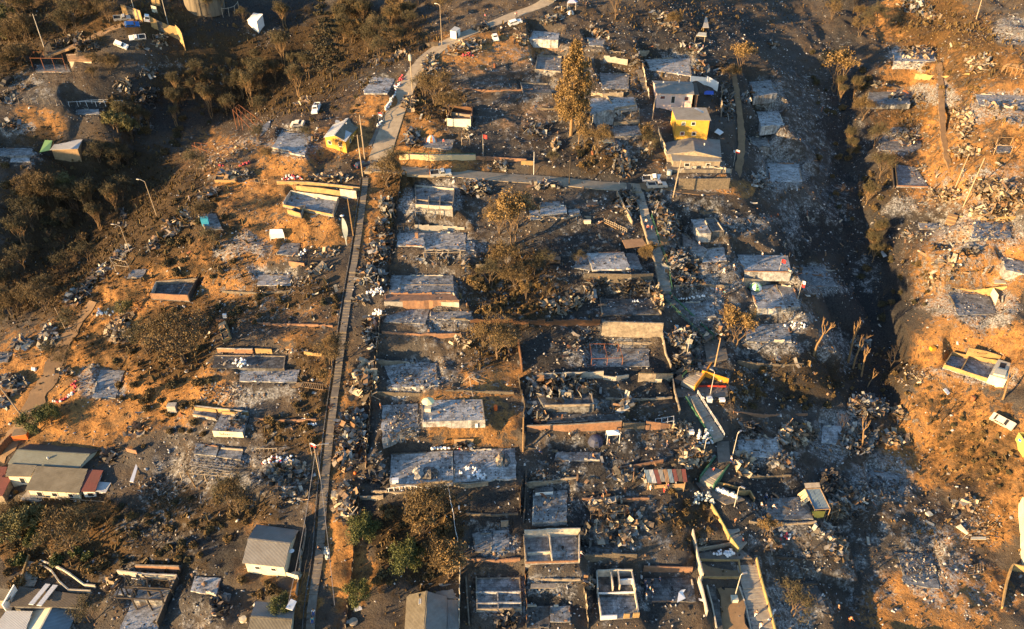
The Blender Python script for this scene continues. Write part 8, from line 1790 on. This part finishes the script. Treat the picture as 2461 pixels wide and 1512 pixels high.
# single loose sheets and planks
random.seed(5)
SHEETS=[]
for mt in ('zincw','roof_rust','roof_grey','paletimber','rusty','charred','slab'):
 for k in range(2):
  q=MB();L_=random.uniform(1.6,2.8);q.sheet((0,0,.12),L_,random.uniform(.3,.8),Matrix.Rotation(random.gauss(0,.2),3,'Y'),.75,5);o=q.build('loose_sheet',M[mt]);o.location=(0,0,-500);tag(o,'sheet','scrap sheet');SHEETS.append(o)
def loose(poly,n,lb,grp,sc=(.6,1.2)):
 P=[tuple(map(float,p.split(','))) for p in poly.split()];us=[p[0] for p in P];vs=[p[1] for p in P];c=0;tries=0
 while c<n and tries<2000:
  tries+=1;u=random.uniform(min(us),max(us));v=random.uniform(min(vs),max(vs));ins=False
  for i in range(len(P)):
   a,b=P[i],P[(i+1)%len(P)]
   if (a[1]>v)!=(b[1]>v) and u<(b[0]-a[0])*(v-a[1])/(b[1]-a[1])+a[0]:ins= not ins
  if ins:
   g=GO(u,v);nn=normal(g.x,g.y);o=place(random.choice(SHEETS),g+Vector((0,0,.12)),random.uniform(0,6.28),random.uniform(*sc),lb,grp,nn+Vector((random.gauss(0,.25),random.gauss(0,.25),0)));c+=1
loose('1850,150 1950,170 2060,560 2150,800 2080,860 1980,700 1900,520',40,'loose scrap sheet on the black ravine slope','loose sheets on the black ravine slope',(.4,.9))
loose('1620,480 1860,480 1960,640 1930,900 1780,900 1700,700',34,'loose scrap sheet on the plots between stairs and ravine','loose sheets between stairs and ravine',(.4,.9))
loose('1270,480 1520,500 1560,700 1440,900 1280,880',36,'loose scrap sheet on the charred middle plots','loose sheets on the charred middle plots',(.4,.9))
loose('1270,900 1620,900 1640,1300 1280,1300',40,'loose scrap sheet on the dark plots below the buried ruin','loose sheets below the buried ruin',(.4,.9))
loose('1100,60 1700,60 1740,180 1540,380 1000,380 1000,180',50,'loose scrap sheet on the plots above the lower road','loose sheets above the lower road',(.4,.9))
loose('2120,60 2440,60 2440,760 2200,700 2160,400',40,'loose scrap sheet on the sunlit far hillside','loose sheets on the sunlit far hillside',(.5,1.0))
heap('03 1500,180 260,130',150,.4,'thin charred litter on the plots east of the sprawling house','scrap',L=(.25,.9))
heap('03 1400,600 260,140',120,.4,'black litter above the glowing brick wall','scrap_dark',L=(.25,.9))
loose('480,480 820,480 800,1000 320,1000',40,'loose scrap sheet on the western plots','loose sheets on the western plots',(.4,.9))
loose('1780,1000 2130,1000 2250,1300 2000,1500 1860,1480',36,'loose scrap sheet on the lower ravine plots','loose sheets on the lower ravine plots',(.4,.9))
# what nobody could count: rubble and burnt scrub
def zat(k,u,v):
 i=np.clip((u/4).astype(int),0,GWU-1);j=np.clip((v/4).astype(int),0,GWV-1); return ZN[k][j,i]
def ground_at(n,power=1.0):
 X=RNG.uniform(-200,200,n);Y=RNG.uniform(52,315,n);Zz=gz(X,Y);u,v,d=project(np.stack([X,Y,Zz],1));ok=(u>-60)&(u<2520)&(v>-40)&(v<1560)
 return X[ok],Y[ok],Zz[ok],u[ok],v[ok],d[ok]
def offpads(X,Y,m=.1):
 ok=np.ones(len(X),bool)
 for poly,z in PADS:
  xs=[p[0] for p in poly];ys=[p[1] for p in poly];b=(X>min(xs)-1)&(X<max(xs)+1)&(Y>min(ys)-1)&(Y<max(ys)+1)
  if b.any():idx=np.where(b)[0];ok[idx]&=polydist(X[idx],Y[idx],poly)>m
 for pts,hw in ((ROAD,2.6),):
  for p in pts[::2]:ok&=np.hypot(X-p.x,Y-p.y)>hw
 return ok
SK=np.zeros((GWV,GWU))
for poly,z in PADS:
 u_,v_,d_=project(np.array([tuple(p) for p in poly]));x0,x1,y0,y1=int(u_.min()/4)-4,int(u_.max()/4)+5,int(v_.min()/4)-3,int(v_.max()/4)+5;SK[max(y0,0):max(y1,0),max(x0,0):max(x1,0)]=1
ZN['skirt']=SK
def chips(n,dens,size,mat,name,label,flat=.35,onpads=False,stretch=(.4,1.6)):
 X,Y,Zz,u,v,d=ground_at(n);p=dens(u,v);k=RNG.random(len(X))<p;X,Y,Zz=X[k],Y[k],Zz[k]
 if not onpads:k=offpads(X,Y);X,Y,Zz=X[k],Y[k],Zz[k]
 m=len(X);P=np.stack([X,Y,Zz+.05],1);a=RNG.uniform(0,6.283,m);s=size*RNG.uniform(.4,1.5,m);t_=RNG.normal(0,flat,(m,2));st=RNG.uniform(*stretch,m)
 ax=np.stack([np.cos(a),np.sin(a),t_[:,0]],1)*s[:,None];ay=np.stack([-np.sin(a),np.cos(a),t_[:,1]],1)*(s*st*.6)[:,None];h=np.zeros((m,3));h[:,2]=s*.5
 V=np.stack([P-ax-ay-h*.4,P+ax-ay*.8-h*.4,P+ax*.8+ay-h*.4,P-ax*.9+ay*.9-h*.4,P-ax*.5-ay*.5+h,P+ax*.6-ay*.5+h*.8,P+ax*.5+ay*.6+h*.9,P-ax*.6+ay*.5+h],1).reshape(-1,3)
 f=np.array([[4,5,6,7],[0,1,5,4],[1,2,6,5],[2,3,7,6],[3,0,4,7]]);Fq=(np.arange(m)[:,None,None]*8+f[None]).reshape(-1,4)
 o=D.objects.new(name,npmesh(name,V,Fq,M[mat]));COL.objects.link(o); return tag(o,label,kind='stuff')
chips(420000, lambda u,v:np.clip(.10*(u>ridge_u(v)+20)+.5*zat('ash',u,v)+.22*zat('skirt',u,v)+.05,0,1)*.5,.15,'rubble','rubble','fine rubble of ash, brick and charcoal strewn over the burnt plots')
chips(120000, lambda u,v:np.clip(.05*(u>ridge_u(v)+20)+.16*zat('ash',u,v)+.14*zat('skirt',u,v),0,1),.27,'rubble','coarse_rubble','coarser broken pieces strewn over the burnt plots',.4,stretch=(.2,1.6))
V=[];Fq=[]
for poly,z in PADS:
 A=np.array([tuple(p)[:2] for p in poly]);lo_=A.min(0);hi=A.max(0);n_=int((hi-lo_).prod()*3.5);q_=RNG.random((n_,2))*(hi-lo_)+lo_;q_=q_[(polydist(q_[:,0],q_[:,1],[tuple(p) for p in poly])<-.15)&(fbm(q_[:,0]/3.1,q_[:,1]/3.1,3)>RNG.uniform(-.25,.55,len(q_)))]
 for x,y in q_:
  a=RNG.uniform(0,6.28);s=RNG.uniform(.05,.2)*(2.2 if RNG.random()<.06 else 1);e=Vector((math.cos(a)*s,math.sin(a)*s,0));f_=Vector((-e.y,e.x,0))*RNG.uniform(.2,.9);c_=Vector((x,y,z+.01));k_=len(V);h_=Vector((0,0,s*RNG.uniform(.2,.9)))
  V+=[c_-e-f_,c_+e-f_,c_+e+f_,c_-e+f_,c_-e*.5-f_*.4+h_,c_+e*.6-f_*.5+h_*.7,c_+e*.4+f_*.6+h_,c_-e*.6+f_*.5+h_*.8];Fq+=[(k_+4,k_+5,k_+6,k_+7),(k_,k_+1,k_+5,k_+4),(k_+1,k_+2,k_+6,k_+5),(k_+2,k_+3,k_+7,k_+6),(k_+3,k_,k_+4,k_+7)]
o=D.objects.new('floor_litter',npmesh('floor_litter',np.array([tuple(p) for p in V]),np.array(Fq),M['rubble']));COL.objects.link(o);tag(o,'crumbs of ash and tile lying on the concrete floors',kind='stuff')
def tufts(n,dens,h,mat,name,label):
 X,Y,Zz,u,v,d=ground_at(n);k=RNG.random(len(X))<dens(u,v);X,Y,Zz=X[k],Y[k],Zz[k];k=offpads(X,Y,.5);X,Y,Zz=X[k],Y[k],Zz[k];m=len(X);hh=h*RNG.uniform(.35,1.5,m);a=RNG.uniform(0,6.283,m);w=hh*RNG.uniform(.25,.6,m)
 P=np.stack([X,Y,Zz-.05],1);e=np.stack([np.cos(a)*w,np.sin(a)*w,0*w],1);l=np.stack([RNG.normal(0,.35,m)*hh,RNG.normal(0,.35,m)*hh,hh],1);f_=np.stack([-np.sin(a)*w,np.cos(a)*w,0*w],1)
 V=np.stack([P-e,P+e,P+e*.5+l,P-e*.7+l*.9,P-f_,P+f_,P+f_*.6+l*.95,P-f_*.5+l*1.05],1).reshape(-1,3)
 Fq=(np.arange(m)[:,None,None]*8+np.array([[0,1,2,3],[4,5,6,7]])[None]).reshape(-1,4);o=D.objects.new(name,npmesh(name,V,Fq,M[mat]));COL.objects.link(o); return tag(o,label,kind='stuff')
tufts(420000, lambda u,v:np.clip(.12+.75*zat('scrub',u,v)-.3*zat('ash',u,v)-.12*zat('char',u,v),0.015,1)*.5,.36,'scrub','burnt_scrub','burnt grass and scrub covering the slopes')
tufts(90000, lambda u,v:np.clip(.6*zat('scrub',u,v)-.1,0,1)*.5,.8,'leaf_scorched','dry_brush','taller scorched brush on the slopes')
def drop(o):
 for c in list(o.children):drop(c)
 D.objects.remove(o)
for o in [o for o in list(D.objects) if o.parent is None and o.location.z<-400]:drop(o)
build_ground()
for o in D.objects:
 if 'used' in o: del o['used']
